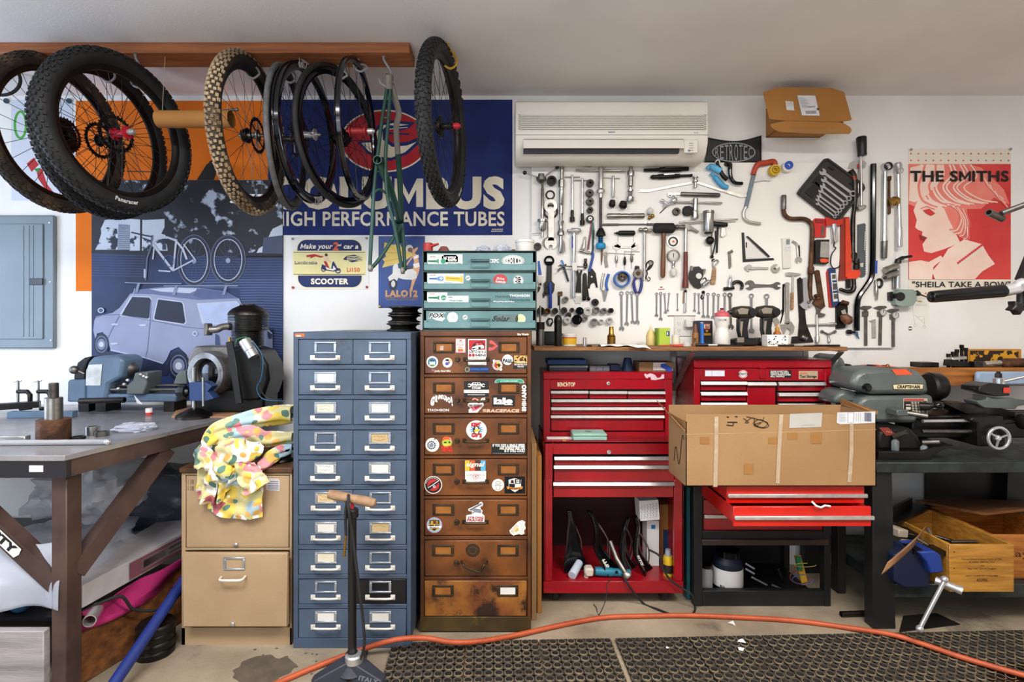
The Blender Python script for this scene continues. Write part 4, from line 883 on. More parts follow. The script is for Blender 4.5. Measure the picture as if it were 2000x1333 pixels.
def wheel(label,X,Y,Z,a,Rr,tw,tyre,knob=0,side=None,rim='black_oxide',rd_=.03,rw=.014,hub='black_oxide',cas=None,rotor=0,spk='spoke_dark',ns=28,words=None,ax=None,nolab=False,group='wheels hanging from the beam'):
 M=Matrix.Translation((X,Y,Z))@Matrix.Rotation(-a,4,'Z')
 t=thing('bicycle_wheel',label,'wheel',(X,Y,Z-Rr),group)
 def B(m):return MB(m,M)
 if tyre:
  rc=Rr-tw-(.004 if knob else 0);k=12
  mb=B(side or tyre)
  for lo,hi,m in((0,360,side or tyre),):
   mb.grid(lambda u,v:((tw*cos(2*pi*u)),(rc+tw*sin(2*pi*u))*cos(2*pi*v),(rc+tw*sin(2*pi*u))*sin(2*pi*v)),14,72,True,True)
  ty=mb.build('tyre',t)
  if knob:
   mb=B(tyre);N=int(2*pi*Rr/knob)
   for i in range(N):
    for j,ph in enumerate((-62,-31,0,31,62)if i%2 else(-48,-16,16,48)):
     th=2*pi*(i+(.25 if j%2 else 0))/N;f_=R(ph)
     nx,nr=sin(f_),cos(f_);r0=rc+tw*nr
     er=V((0,cos(th),sin(th)));et=V((0,-sin(th),cos(th)));nn=V((nx,0,0))+er*nr;lx=nn.cross(et)
     mb.box(V((nx*(tw+.001),0,0))+er*(rc+(tw+.001)*nr),(.012 if abs(ph)<40 else .015,.0115,.0085),0,Matrix((et,lx,nn)).transposed())
   mb.build('tread_knobs',ty)
  ro=Rr-2*tw+.004
  if words:
   mb=B('#d8d8d4')
   for s,th0,hh in words:
    vs,fs,w_=glyphs(s,.03);rr_=rc-tw*.2;xs=tw*.98+.001
    mb.add([(xs,(rr_-(y-.5)*hh)*cos(R(th0)+x*hh/rr_),(rr_-(y-.5)*hh)*sin(R(th0)+x*hh/rr_))for x,y in vs],[tuple(f)for f in fs])
   mb.build('tyre_lettering',ty,smooth=0)
 else:ro=Rr
 mb=B(rim);rev(mb,[(-rw,ro),(-rw,ro-rd_*.45),(-rw*.35,ro-rd_),(rw*.35,ro-rd_),(rw,ro-rd_*.45),(rw,ro),(rw*.8,ro-.001),(rw*.7,ro-.008),(-rw*.7,ro-.008),(-rw*.8,ro-.001)],72);rm=mb.build('rim',t,smooth=50)
 if not tyre and words:
  mb=B('#d8d8d4')
  for s,th0,hh in words:
   vs,fs,w_=glyphs(s,.06);rr_=ro-rd_*.3
   mb.add([(rw+.0012,(rr_-(y-.5)*hh)*cos(R(th0)+x*hh/rr_),(rr_-(y-.5)*hh)*sin(R(th0)+x*hh/rr_))for x,y in vs],[tuple(f)for f in fs])
  mb.build('rim_lettering',rm,smooth=0)
 hw=.036
 mb=B(hub);mb.lathe((-hw-.02,0,0),(1,0,0),[(0,.006),(.012,.006),(.012,.011),(.018,.012),(.018,.027),(.022,.028),(.025,.017),(hw+.02,.014),(2*hw+.015,.017),(2*hw+.018,.028),(2*hw+.022,.027),(2*hw+.022,.012),(2*hw+.03,.011),(2*hw+.03,.006),(2*hw+.045,.006)],20)
 hb=mb.build('hub',t)
 if ax:B(ax).lathe((hw+.01,0,0),(1,0,0),[(0,.013),(.02,.014),(.026,.012),(.026,.008),(.032,.007)],16).build('axle_cap',hb)
 if rotor:
  s=rotor;mb=B('dark_steel');x0=s*(hw-.004)
  rev(mb,[(x0,.080),(x0,.066),(x0+.0018,.066),(x0+.0018,.080)],40)
  for k in range(6):th=k*pi/3;mb.bar((x0,.014*cos(th),.014*sin(th)),(x0,.068*cos(th+.5),.068*sin(th+.5)),.006,.002)
  for k in range(30):
   th=k*2*pi/30;mb.box((x0+.001,.081*cos(th),.081*sin(th)),(.0018,.008,.006),0,Matrix.Rotation(th,3,'X'))
  mb.build('brake_disc',t)
 if cas:
  s,r1,r0,n=cas;mb=B('dark_steel')
  for k in range(n):
   rr=r1+(r0-r1)*k/max(1,n-1);x0=s*(.012+.0052*k)
   for j in range(int(rr*500)):
    th=j*2*pi/int(rr*500);mb.box((x0,rr*cos(th),rr*sin(th)),(.002,.006,.005),0,Matrix.Rotation(th,3,'X'))
   mb.lathe((x0-.0011,0,0),(1,0,0),[(0,.016),(0,rr-.001),(.0022,rr-.001),(.0022,.016)],28)
  mb.build('cassette',t)
 for k in range(ns):
  s=1 if k%2 else-1;ph=2*pi*k/ns;of=.62*(1 if(k//2)%2 else-1)
  B(spk).cyl((s*(hw-.008),.025*cos(ph+of),.025*sin(ph+of)),(s*.002,(ro-rd_)*cos(ph),(ro-rd_)*sin(ph)),.0012,n=5).build('spoke',t,smooth=0)
 return t,ro-rd_
 # name, X, Y, Z, yaw, outer radius, half width
fr()
WL_=[wheel('muddy black knobbly wheel furthest left, cut by the picture edge',-2.13,2.55,2.262,.12,.365,.029,'tyre_muddy',.026,None,cas=(1,.082,.022,9),rotor=1,ax='black_oxide'),wheel('black wheel half hidden behind the fat wheel with the red hub',-1.87,2.50,2.222,.12,.366,.027,'tyre_black',.026,'tyre_black',rotor=-1),wheel('fat black knobbly wheel with a red hub and white tyre lettering',-1.698,2.36,2.205,.297,.35,.036,'tyre_black',.024,'tyre_black',hub='#b0102a',rotor=-1,ax='aluminium',rd_=.026,rw=.017,words=[('Panaracer',-100,.017)]),wheel('knobbly wheel whose tread is caked in dry tan mud',-1.194,2.505,2.246,-.023,.368,.03,'tyre_tan',.024,'tyre_tan_wall',hub='dull_steel',cas=(-1,.034,.022,5),rotor=1,spk='spoke'),wheel('slim wheel with a worn grey slick tyre beside the tan muddy wheel',-1.039,2.555,2.246,-.122,.336,.013,'tyre_grey',0,None,hub='black_oxide',rotor=1,rd_=.03),wheel('black bare rim wheel with white letters near its top',-.935,2.535,2.261,.063,.32,0,None,rim='black_gloss',rd_=.042,hub='chrome',rotor=-1,words=[('ZIPP',96,.034),('ZIPP',-84,.034)],ns=24),wheel('slim grey slick road wheel turned towards the emblem banner',-.797,2.59,2.266,.318,.336,.013,'tyre_grey',0,'tyre_black',hub='black_gloss',rim='black_gloss',rd_=.03,cas=(1,.045,.022,8),ns=24),wheel('thin glossy black bare rim wheel with a red banded hub',-.686,2.499,2.265,.0,.318,0,None,rim='black_gloss',rd_=.026,rw=.012,hub='#a81a24',spk='spoke_dark',ax='aluminium',ns=24),wheel('fat black knobbly wheel hanging alone right of the green bicycle frame',-.278,2.45,2.268,.135,.366,.032,'tyre_black',.024,'tyre_black',hub='black_oxide',cas=(-1,.05,.022,6),ax='#c01a2a',rd_=.026,rw=.016,words=[('MAXXIS',-60,.016)],group='wheels hanging from the ceiling'),]
zb=ZC-.049
for(t,ri),lb in zip(WL_[:8],('hook carrying the muddy wheel furthest left','hook carrying the half hidden black wheel behind the fat one','hook carrying the fat black wheel with the red hub','hook carrying the tan muddy wheel','hook carrying the worn grey slick wheel','hook carrying the bare rim with white letters','hook carrying the grey slick road wheel','hook carrying the thin glossy bare rim')):
 p=t.location;zc=p.z+{0:.365,1:.366,2:.35,3:.368,4:.336,5:.32,6:.336,7:.318}[WL_.index((t,ri))]
 hook('wheel_hook',p.x+.012,max(2.45,min(p.y,2.56)),zb,zc+ri-.012,'#8d9094',lb)
hook('wheel_hook',WL_[8][0].location.x+.03,2.45,ZC,2.268+WL_[8][1]-.012,'#c9961e','yellow hook in the ceiling carrying the lone fat black wheel')
# green bicycle frame hung by a hook
t=thing('bicycle_frame','green and grey bare bicycle frame hanging at the right end of the beam','bicycle frame',P(757,530,2.5))
Yf=2.46
def tb(name,pts,r,m='frame_green',n=12,lab=None):
 mb=MB(m).tube(bez([P(x,y,Yf+d)for x,y,d in pts],6),r,n);return mb.build(name,t,label=lab)
mb=MB('frame_grey').pipe(P(760,172,Yf),P(760,150,Yf-.03)-P(760,172,Yf),.06,.0165,.0135,24);mb.build('seat_tube_top',t)
tb('seat_stay',[(757,168,0),(747,230,-.01),(738,300,-.03),(730,380,-.05),(722,528,-.06)],.0085)
tb('seat_stay',[(763,168,0),(758,240,-.005),(753,310,-.02),(757,385,-.02),(772,450,0),(786,532,.02)],.0085)
MB('frame_green').cyl(P(744,230,Yf-.01),P(759,231,Yf-.01),.006,n=10).build('stay_bridge',t)
MB('frame_green').tube(bez([P(730,380,Yf-.05),P(736,372,Yf-.05),P(745,371,Yf-.04),P(756,380,Yf-.02)],6),.006,8).build('stay_bridge',t)
mb=MB('frame_green').pipe(P(737,312,Yf-.065),(0,1,.0),.07,.020,.0165,24);mb.build('bottom_bracket_shell',t)
MB('frame_green').lathe(P(741,322,Yf-.03),P(752,352,Yf)-P(741,322,Yf-.03),[(0,.017),(.04,.014),(.08,.009)],14).build('shell_gusset',t)
tb('top_tube',[(764,165,0),(772,195,.05),(779,222,.1),(774,250,.15),(777,300,.22)],.0145,'frame_grey',14,'bare grey top tube')
tb('top_tube',[(777,298,.22),(781,350,.3),(784,445,.4)],.0145)
tb('down_tube',[(741,318,-.02),(756,350,.08),(772,400,.22),(783,445,.4)],.0165,'frame_green',14)
mb=MB('frame_green').pipe(P(782,470,Yf+.43),(0.03,-.2,.16),.13,.021,.017,20);mb.build('head_tube',t)
tb('chain_stay',[(783,440,.05),(765,470,0),(738,510,-.04),(725,524,-.06)],.0085)
tb('chain_stay',[(786,438,.08),(789,490,.05),(791,528,.02)],.0085)
for x,y,d in((724,524,-.07),(787,529,.01)):
 p=P(x,y,Yf+d);MB('frame_grey').lathe(p+V((-.008,0,0)),(1,0,0),[(0,.016),(.014,.016),(.014,.008),(.018,.007)],16).build('dropout',t)
hook('frame_hook',P(757,0,2.5).x,2.47,zb,P(0,168,2.47).z,'#8d9094','hook at the right end of the beam carrying the green bicycle frame')
# cardboard tube on strings
mb=MB('card_warm');Yc=2.45
mb.pipe(P(309,233,Yc),P(452,233,Yc)-P(309,233,Yc),L(143,Yc),.0385,.0345,32);t=mb.build('cardboard_tube',label='tan cardboard tube hanging behind the tan muddy wheel',cat='tube')
MB('#b7a890').cyl(P(317,233,Yc)+V((0,0,.0385)),V((P(317,0,Yc).x,2.47,zb)),.0012,n=6).build('hanging_string',t)
mb=MB('dull_steel').tube([P(430,217,2.45),P(462,214,2.43)],.006,8);mb.sph(P(463,214,2.43),.008);mb.build('hanging_rod',t)
MB('#b7a890').cyl(P(444,233,Yc)+V((0,0,.0385)),V((P(444,0,Yc).x,2.47,zb)),.0012,n=6).build('hanging_string',t)
# black loop at the far left
MB('black_rubber').tube([P(4+36*cos(a*pi/16),157+29*sin(a*pi/16),2.72+.02*cos(a*pi/16))for a in range(32)],.008,8,True).build('rubber_loop',label='thin black rubber loop seen through the leftmost wheel',cat='loop')
# -- white tool board and the hand tools on it
fr()
YB=2.985
a,b=P(1038,318,2.99),P(1745,680,2.99)
MB('board_white').bx(a.x,b.x,YB,YW-.0005,b.z,a.z,.0015).build('tool_board',label='large white board on the wall holding all the hand tools',cat='tool board')
class T:
 def __init__(s,name,label,cat,group=None,Y=YB):s.nm,s.lab,s.cat,s.grp,s.Y=name,label,cat,group,Y;s.p=[]
 def part(s,name,m,label=None):s.p.append([name,MB(m),label]);return s
 @property
 def mb(s):return s.p[-1][1]
 def m(s,c):s.mb.c(c);return s
 def q(s,x,y,o):return P(x,y,s.Y)+V((0,-o,0))
 def l(s,p0,p1,prof,o=None,n=14):
  ls=L(1,s.Y);rm=max(r for _,r in prof)*ls;o=max(o or 0,rm+.0005)
  a,b=s.q(*p0,o),s.q(*p1,o);d=b-a;s.mb.lathe(a,d,[(t*d.length,r*ls)for t,r in prof],n);return s
 def r(s,p0,p1,w,o=None,n=12,w1=None):return s.l(p0,p1,[(0,w*.8),(.004,w),(.996,w if w1 is None else w1),(1,(w if w1 is None else w1)*.8)],o,n)
 def tube(s,pts,w,o=None,n=10,sm=5):
  ls=L(1,s.Y);ww=w if isinstance(w,(int,float))else max(w);o=ww*ls+.0005 if o is None else o
  pp=[s.q(p[0],p[1],o+(p[2]if len(p)>2 else 0))for p in pts]
  if sm:
   rs=w if isinstance(w,(int,float))else[w[min(len(w)-1,i//sm)]for i in range((len(pp)-1)*sm+1)]
   pp=bez(pp,sm)
  else:rs=w
  s.mb.tube(pp,rs*ls if isinstance(rs,(int,float))else[r*ls for r in rs],n);return s
 def pl(s,pts,th,o=.001):
  t_=L(th,s.Y);s.mb.prism([s.q(x,y,o)for x,y in pts],(0,-t_,0));return s
 def pipe(s,x,y,ro,ri,h,o=.0005,n=22,bot=True,tilt=(0,0)):
  ls=L(1,s.Y);d=V((tilt[0],-1,tilt[1]));s.mb.pipe(s.q(x,y,o),d,h*ls,ro*ls,ri*ls,n)
  if bot:s.mb.lathe(s.q(x,y,o),d,[(0,ri*ls),(h*ls*.35,ri*ls)],n)
  return s
 def disc(s,x,y,r,h,o=.0005,n=24):ls=L(1,s.Y);s.mb.lathe(s.q(x,y,o),(0,-1,0),[(0,r*ls),(h*ls*.8,r*ls),(h*ls,r*ls*.9)],n);return s
 def ball(s,x,y,r,o=None):ls=L(1,s.Y);s.mb.sph(s.q(x,y,r*ls if o is None else o),r*ls,14,8);return s
 def gear(s,x,y,r,h,nt=16,o=.0005,ri=.4):
  ls=L(1,s.Y);s.mb.pipe(s.q(x,y,o),(0,-1,0),h*ls,r*ls*.92,r*ls*ri,22);s.mb.lathe(s.q(x,y,o),(0,-1,0),[(0,r*ls*ri),(h*ls*.3,r*ls*ri)],16)
  for k in range(nt):th=2*pi*k/nt;s.mb.box(s.q(x+r*.95*cos(th),y+r*.95*sin(th),o+h*ls*.5),(r*ls*.12,h*ls*.96,r*ls*.16),0,Matrix.Rotation(th,3,'Y'))
  return s
 def jaw(s,x,y,ang,r,w,th,o=.001,dep=.55):
  a=R(ang);be=math.asin(min(.95,w/r));pts=[(x+r*cos(a+be+(2*pi-2*be)*i/18),y+r*sin(a+be+(2*pi-2*be)*i/18))for i in range(19)]
  cx_,cy_=cos(a),sin(a);d0=r*(1-dep)-w*.2
  pts+=[(x+cx_*d0+cy_*w,y+cy_*d0-cx_*w),(x+cx_*(d0-w*.6),y+cy_*(d0-w*.6)),(x+cx_*d0-cy_*w,y+cy_*d0+cx_*w)]
  return s.pl(pts,th,o)
 def go(s):
  if len(s.p)==1:return s.p[0][1].build(s.nm,label=s.lab,cat=s.cat,group=s.grp)
  pts=[V(v)for _,m,_ in s.p for v in m.v]
  base=V((sum(v.x for v in pts)/len(pts),sum(v.y for v in pts)/len(pts),min(v.z for v in pts)))
  t=thing(s.nm,s.lab,s.cat,base,s.grp)
  for n,m,lb in s.p:m.build(n,t,label=lb)
  return t
F2,F3,F4,F5,F6,F7=(1030,300,6.665),(1230,300,6.667),(1030,480,6.348),(1230,480,6.348),(1480,260,5.797),(1480,470,5.797)
ST,DS,CH,BKO,PS='steel','dull_steel','chrome','black_oxide','pale_steel'
# ---- upper left of the board
fr(*F2)
T('facing_tool','steel facing tool with two black ball handles at the upper left of the board','tool').part('shaft',ST).l((190,330),(190,1020),[(0,18),(.2,16),(.21,21),(.72,21),(.78,20),(.79,66),(.83,66),(.835,48),(.97,46),(1,30)],.02).part('head',DS).l((175,285),(175,405),[(0,38),(.35,40),(.4,66),(.7,62),(1,22)],.022).part('handle_bar',ST).r((-30,268),(140,328),8,.022).r((210,318),(380,195),9,.022).part('ball_knob','black_gloss').ball(-36,266,27,.022).part('ball_knob','black_gloss').ball(382,193,27,.022).part('hex_key',ST).r((190,1010),(190,1098),17,.02).r((60,1055),(185,1045),5,.02).go()
T('threaded_collar','short black collar above the black ring on the board','collar').part('collar','black_oxide').pipe(312,368,62,40,70).go()
T('rubber_ring','black rubber ring hanging over the big grey spanner','ring').part('ring','black_rubber').pipe(297,542,61,43,14,bot=False).go()
T('freewheel_ring','dark round tool ring behind the big grey spanner','ring').part('ring',BKO).pipe(302,760,98,70,8,bot=False).go()
T('cone_spanner','big pale grey open-ended spanner hanging below the black ring','spanner').part('blade',PS).pl([(262,720),(338,720),(346,800),(340,1100),(346,1140),(262,1140),(272,1100),(268,800)],12,.0095).pipe(300,690,86,42,14,.009,bot=False).jaw(302,1175,90,80,24,12,.0095).go()
T('cone_spanner','second grey spanner peeping out behind the big pale one','spanner').part('blade',DS).pl([(262,900),(330,900),(330,1150),(250,1150)],6,.003).jaw(262,1165,100,70,20,6,.003).go()
T('reaming_tool','long steel reaming tool with a knurled T handle left of the nut drivers','tool').part('handle_bar',DS).r((65,140),(825,178),15,.02).part('shaft',ST).l((445,120),(425,1310),[(0,24),(.03,26),(.19,22),(.2,40),(.28,42),(.285,30),(.31,28),(.315,34),(.46,30),(.465,26),(.47,30),(.485,24),(.5,30),(.515,24),(.53,30),(.545,24),(.56,30),(.575,24),(.59,22),(.64,20),(.645,38),(.67,36),(.69,28),(.74,30),(.77,46),(.8,46),(.81,22),(.9,22),(.97,26),(1,14)],.02).part('clevis',DS).pl([(455,1110),(480,1160),(490,1280),(470,1300),(450,1250)],10,.012).go()
for x0,x1,yb,ye,lb in((480,682,312,895,'left'),(605,790,355,940,'right')):
 cx=580 if lb=='left' else 710
 T('nut_driver',f'{"longer-handled left" if lb == "left" else "right"} nut driver of the pair with thin sliding bars','nut driver','pair of nut drivers').part('sliding_bar',ST).r((x0,yb),(x1,yb+2),7,.012).part('shaft',CH).l((cx,yb-25),(cx,ye-130),[(0,14),(.05,15),(.9,13),(1,16)],.014).part('socket',BKO).l((cx,ye-150),(cx,ye),[(0,18),(.2,22),(.55,20),(.6,31),(1,31)],.014).go()
for x,y,r,lb,g in((810,398,48,'topmost',0),(805,525,51,'second from the top',1),(808,635,51,'third from the top',1),(808,745,41,'fourth from the top',0),(808,862,48,'lowest',2)):
 t=T('cutter_socket',f'{lb} of the five dark round cutters in a column by the press','cutter','column of dark round cutters').part('body',BKO if g!=1 else 'dark_steel')
 (t.gear(x,y,r,55,16,ri=.36)if g==1 else t.pipe(x,y,r,r*.42,60))
 if g==2:t.m(PS).pipe(x,y,r*.5,r*.3,66)
 t.go()
T('headset_press','long headset press with T handle, black cone and bright blue knob','press').part('handle_bar',ST).r((620,228),(1275,242),14,.02).part('body','pale_steel').l((947,185),(945,590),[(0,28),(.03,33),(.7,33),(.71,38),(.77,55),(.86,50),(.88,28),(1,26)],.02).part('screw',DS).l((945,580),(945,1180),[(0,20)]+[((i+.5)/60,21-4*(i%2))for i in range(60)]+[(1,18)],.02).part('cone','black_oxide').l((945,985),(945,1085),[(0,28),(.6,58),(1,64)],.022).part('spring','#5a9ac4m').l((945,1085),(945,1180),[(0,28),(.12,36),(.25,28),(.37,36),(.5,28),(.62,36),(.75,28),(.87,36),(1,28)],.02).part('knob','#1d8fc0').l((943,1180),(943,1252),[(0,54),(.2,64),(.85,64),(1,56)],.024,20).go()
T('orange_pointer','thin wooden pointer below the blue knob of the headset press','stick').part('stick','handle_wood').l((968,1255),(962,1460),[(0,14),(.6,10),(1,2)]).go()
T('sliding_wrench','short T wrench with a thin bar above two dark reamer heads','wrench').part('sliding_bar',ST).r((990,320),(1200,332),5,.01).part('shaft',PS).l((1112,298),(1110,582),[(0,16),(.05,18),(.97,18),(1,14)],.011).go()
for x,y,r,lb in((1094,660,44,'left'),(1232,680,55,'right')):
 T('reamer_head',f'{"smaller" if lb == "left" else "larger"} dark ribbed reamer head under the short T wrench','reamer','two reamer heads').part('head','dark_steel').l((x-6,y+50),(x+8,y-42),[(0,r*.6),(.3,r),(.8,r*.85),(1,r*.7)],None,12).part('bore',BKO).l((x+7,y-40),(x+10,y-50),[(0,r*.45),(1,r*.42)]).go()
T('reaming_tool','steel facing reamer with knurled T handle and spring right of the headset press','tool').part('handle_bar',DS).r((950,135),(1720,155),15,.02).part('shaft',ST).l((1337,108),(1325,640),[(0,18),(.02,22),(.24,24),(.25,42),(.3,46),(.38,44),(.4,32),(.62,34),(.63,40),(.65,20),(.7,20),(.71,40),(.75,40),(.76,26),(.79,32),(.82,26),(.85,32),(.88,26),(.89,48),(.97,50),(1,44)],.022).go()
T('drift_bar','thick polished steel bar with a hole at each end','bar').part('bar',ST).l((1030,820),(1512,818),[(0,30),(.02,33),(.35,33),(.38,28),(.5,31),(.62,27),(.65,33),(.98,33),(1,30)]).m('black_oxide').disc(1068,806,13,4,.0235).disc(1490,803,14,4,.0235).go()
T('knurled_rod','slim knurled steel rod under the thick bar','rod').part('rod',DS).l((975,930),(1765,925),[(0,10),(.02,15),(.26,15),(.27,10),(.72,10),(.73,15),(.98,15),(1,8)]).go()
T('torque_wrench','chrome torque wrench with blue marked shaft hanging below the nut drivers','wrench').part('head',CH).l((520,1012),(695,1012),[(0,18),(.22,18),(.24,33),(.5,37),(.78,34),(.95,22),(1,12)],.02).part('square_drive',BKO).pl([(515,998),(560,998),(560,1030),(515,1030)],20,.012).part('shaft',CH).l((600,1040),(596,1870),[(0,22),(.05,28),(.5,26),(1,26)],.018).part('scale','#27408f').pl([(568,1085),(590,1085),(590,1240),(568,1240)],4,.0275).go()
fr(*F4)
T('clamp_block','small white clamp block with a thin rod across the torque wrench','clamp').part('block','white_plastic').pl([(545,225),(600,222),(605,315),(548,318)],20,.0285).part('rod',DS).r((370,262),(735,275),7,.034).r((370,325),(425,280),8,.034).go()
fr(*F2)
T('centering_caliper','grey wedge shaped brake caliper tool beside the striped pliers','tool').part('plates','dull_steel').pl([(735,1090),(752,1080),(766,1100),(756,1250),(690,1290),(668,1270),(690,1235),(720,1160)],14,.002).m('white_paper').pl([(738,1130),(748,1130),(745,1230),(716,1245)],3,.0085).part('barrel',ST).r((670,1270),(810,1300),18,.012).ball(705,1272,22,.014).go()
T('cable_pliers','pliers with red, teal and black long handles beside the headset press','pliers').part('handle','#7b3346').pl([(828,900),(848,905),(800,1250),(772,1262),(775,1230)],12,.004).part('handle','#1f6f74').pl([(838,900),(860,895),(874,1010),(862,1180),(850,1290),(838,1290)],12,.002).part('jaw',BKO).pl([(850,1000),(866,1005),(858,1260),(832,1330),(820,1310),(845,1250)],10,.007).part('tip','#23479c').tube([(835,1290),(850,1330),(812,1500),(800,1545)],16,.01).go()
T('shock_pump','short black cylinder tool with a nipple, lying level','tool').part('body',BKO).l((1120,1043),(1392,1043),[(0,6),(.1,8),(.11,16),(.2,18),(.22,28),(.3,33),(.95,33),(1,22)]).go()
T('cone_spanner','white double open-ended spanner hanging level on wires','spanner').part('blade','white_plastic').pl([(1150,1165),(1200,1205),(1350,1210),(1400,1160),(1430,1200),(1360,1235),(1200,1235),(1125,1215)],10,.002).jaw(1160,1205,240,52,17,10,.002).jaw(1398,1212,300,50,17,10,.002).part('hanging_wire',ST).r((1180,1070),(1178,1180),3).r((1378,1070),(1380,1170),3).go()
# ---- upper middle
fr(*F3)
T('reamer','upper of two black adjustable hand reamers, longer and darker','reamer','adjustable reamers').part('body',BKO).l((175,228),(750,210),[(0,20),(.34,22),(.35,30),(.42,30),(.43,34),(.84,34),(.85,24),(1,26)]).part('blades',DS).pl([(440,200),(660,190),(660,200),(440,212)],5,.028).go()
T('reamer','lower of two black adjustable hand reamers, with bright ends','reamer','adjustable reamers').part('body',BKO).l((260,318),(800,296),[(0,16),(.05,28),(.15,26),(.2,34),(.55,34),(.6,28),(.7,26),(.71,17),(.95,16),(.96,20),(1,20)]).part('blades',PS).pl([(360,325),(565,315),(565,330),(360,342)],5,.02).pl([(425,285),(560,280),(560,292),(425,300)],5,.03).go()
T('spoke_gauge_bar','long thin steel bar bent to a shallow peak with a knob at its middle','bar').part('bar',PS).pl([(112,505),(140,472),(250,478),(810,370),(880,372),(1180,470),(1480,545),(1570,548),(1570,566),(1440,578),(1160,492),(870,396),(812,398),(240,505)],10,.006).part('knob',ST).l((838,310),(838,455),[(0,22),(.05,36),(.15,36),(.17,14),(.3,14),(.35,34),(.5,34),(.55,16),(.8,16),(.85,24),(1,22)],.018).go()
T('steel_rod','short fat grey steel rod with a thin flat tang','rod').part('rod',DS).l((655,535),(1160,552),[(0,24),(.01,28),(.97,28),(1,22)]).part('tang',PS).pl([(490,512),(655,518),(655,545),(495,548)],8,.008).go()
t=T('bearing_tools','chrome cluster of small bearing parts hung together with a thin pick','tool').part('cluster',CH).ball(560,625,46).l((395,610),(470,660),[(0,20),(.3,26),(.5,18),(1,24)]).l((430,695),(510,660),[(0,26),(.4,20),(.5,28),(1,22)]).tube([(490,545),(520,570),(560,545),(600,570),(560,600)],12).part('pick',BKO).r((390,780),(480,690),6).go()
T('hub_wrench','steel tube wrench with a long cross bar above the mallet','wrench').part('cross_bar',PS).l((600,640),(1190,655),[(0,12),(.05,14),(.35,14),(.36,9),(.62,9),(.63,14),(.97,14),(1,8)],.016).part('tube',ST).l((838,598),(832,862),[(0,28),(.02,34),(.6,34),(.62,42),(.7,38),(.9,44),(1,40)],.02).go()
T('gear_ring','small dark toothed ring above the rubber mallet','cutter').part('ring','dark_steel').gear(600,762,50,40,18,ri=.5).go()
T('rubber_plug','black rubber plug tucked behind the tube wrench','plug').part('plug','black_rubber').pl([(700,700),(760,695),(800,720),(800,800),(760,818),(700,812),(680,780),(685,720)],60).go()
T('hole_drift','fat steel cylinder with a long cross bar right of the claw hammer','tool').part('cross_bar',PS).r((620,912),(930,890),13,.028).r((1065,885),(1378,870),13,.028).part('cylinder','steel').l((998,765),(995,1045),[(0,70),(.1,74),(.13,66),(.92,66),(1,58)],.028,22).m(BKO).l((995,1040),(995,1055),[(0,50),(1,44)],.028).go()
T('rubber_mallet','black rubber mallet with a worn wooden handle','mallet').part('head','black_rubber').l((297,985),(555,985),[(0,52),(.04,62),(.1,66),(.9,66),(.96,62),(1,52)],.024,20).part('handle','handle_wood').l((425,1045),(415,1625),[(0,30),(.3,26),(.7,32),(.95,30),(1,18)],.022).go()
T('claw_hammer','claw hammer with a red and black rubber grip','hammer').part('head','dull_steel').l((578,968),(700,968),[(0,26),(.02,30),(.25,30),(.35,20),(.7,22),(1,30)],.02).pl([(685,935),(740,930),(790,955),(890,1025),(872,1040),(780,1000),(740,1005),(690,1000)],30,.008).part('handle',PS).l((715,990),(712,1300),[(0,24),(.2,20),(1,21)],.02).part('grip','#6b2a22').l((712,1290),(706,1755),[(0,26),(.3,28),(.7,30),(.9,40),(1,40)],.021).m('black_rubber').l((712,1480),(707,1700),[(0,10),(1,30)],.017).go()
T('dial','round black ringed dial with a red centre beside the hammer','gauge').part('rim',PS).pipe(560,1150,82,66,14).part('face','#e8e6e0').disc(560,1150,66,8).part('ring','black_plastic').pipe(560,1150,66,44,12).part('pointer',OR).disc(565,1148,14,16).go()
T('torque_driver','steel T wrench with a hexagonal head left of the mallet','wrench').part('head',ST).l((105,1000),(282,1010),[(0,16),(.05,26),(.2,24),(.3,18),(.42,34),(.58,34),(.66,18),(.9,22),(1,18)],.018).part('shaft',PS).l((185,1020),(180,1650),[(0,22),(.05,18),(.9,17),(.96,14),(1,16)],.014).go()
T('tee_driver','black T handled driver with a red ring half behind the steel cylinder','driver').part('grip','black_plastic').l((1065,925),(1248,940),[(0,30),(.5,34),(1,26)],.02).part('collar',RD).disc(1074,935,22,34).part('stem',BKO).r((1135,960),(1120,1300),12,.014).go()
T('needle_pliers','slim long-nosed pliers hanging under the black T driver','pliers').part('leg',DS).tube([(1070,1010),(1058,1150),(1060,1330)],8,.006).part('leg',BKO).tube([(1112,1010),(1110,1150),(1075,1325)],8,.006).part('pivot',BKO).disc(1085,1400-5,22,20).go()
T('chain_breaker','small silver chain tool at the end of the black T driver','tool').part('body',PS).pl([(1180,975),(1222,975),(1236,1070),(1200,1095),(1172,1080)],26,.006).m(BKO).disc(1205,990,12,28).go()
T('ball_knob','black ball shaped knob under the fat steel cylinder','knob').part('ball','black_oxide').ball(1022,1142,55).part('plate',PS).pl([(1010,1110),(1062,1105),(1064,1155),(1020,1165)],8,.028).go()
T('brake_lever','light blue brake lever with a black arm under the flag','lever').part('hood','#5fb2dc').tube([(985,215),(1020,190),(1090,210),(1165,250)],[24,42,46,26],.024).part('blade','#4a9fd0').tube([(1035,270),(1090,320),(1160,400),(1215,440),(1265,452)],[18,34,34,30,14],.018).part('arm',BKO).tube([(1110,130),(1130,200),(1180,300),(1240,360)],[18,26,28,26],.03).part('clamp',ST).pipe(1120,130,32,18,20,.02,bot=False).go()
T('brake_lever','black curved brake lever right of the light blue one','lever').part('blade','black_gloss').tube([(1285,150),(1285,260),(1300,340),(1350,395),(1445,405)],[28,26,24,22,20],.022).part('clamp',BKO).pipe(1255,140,30,14,30).disc(1290,150,34,26).go()
fr(990,180,3.774)
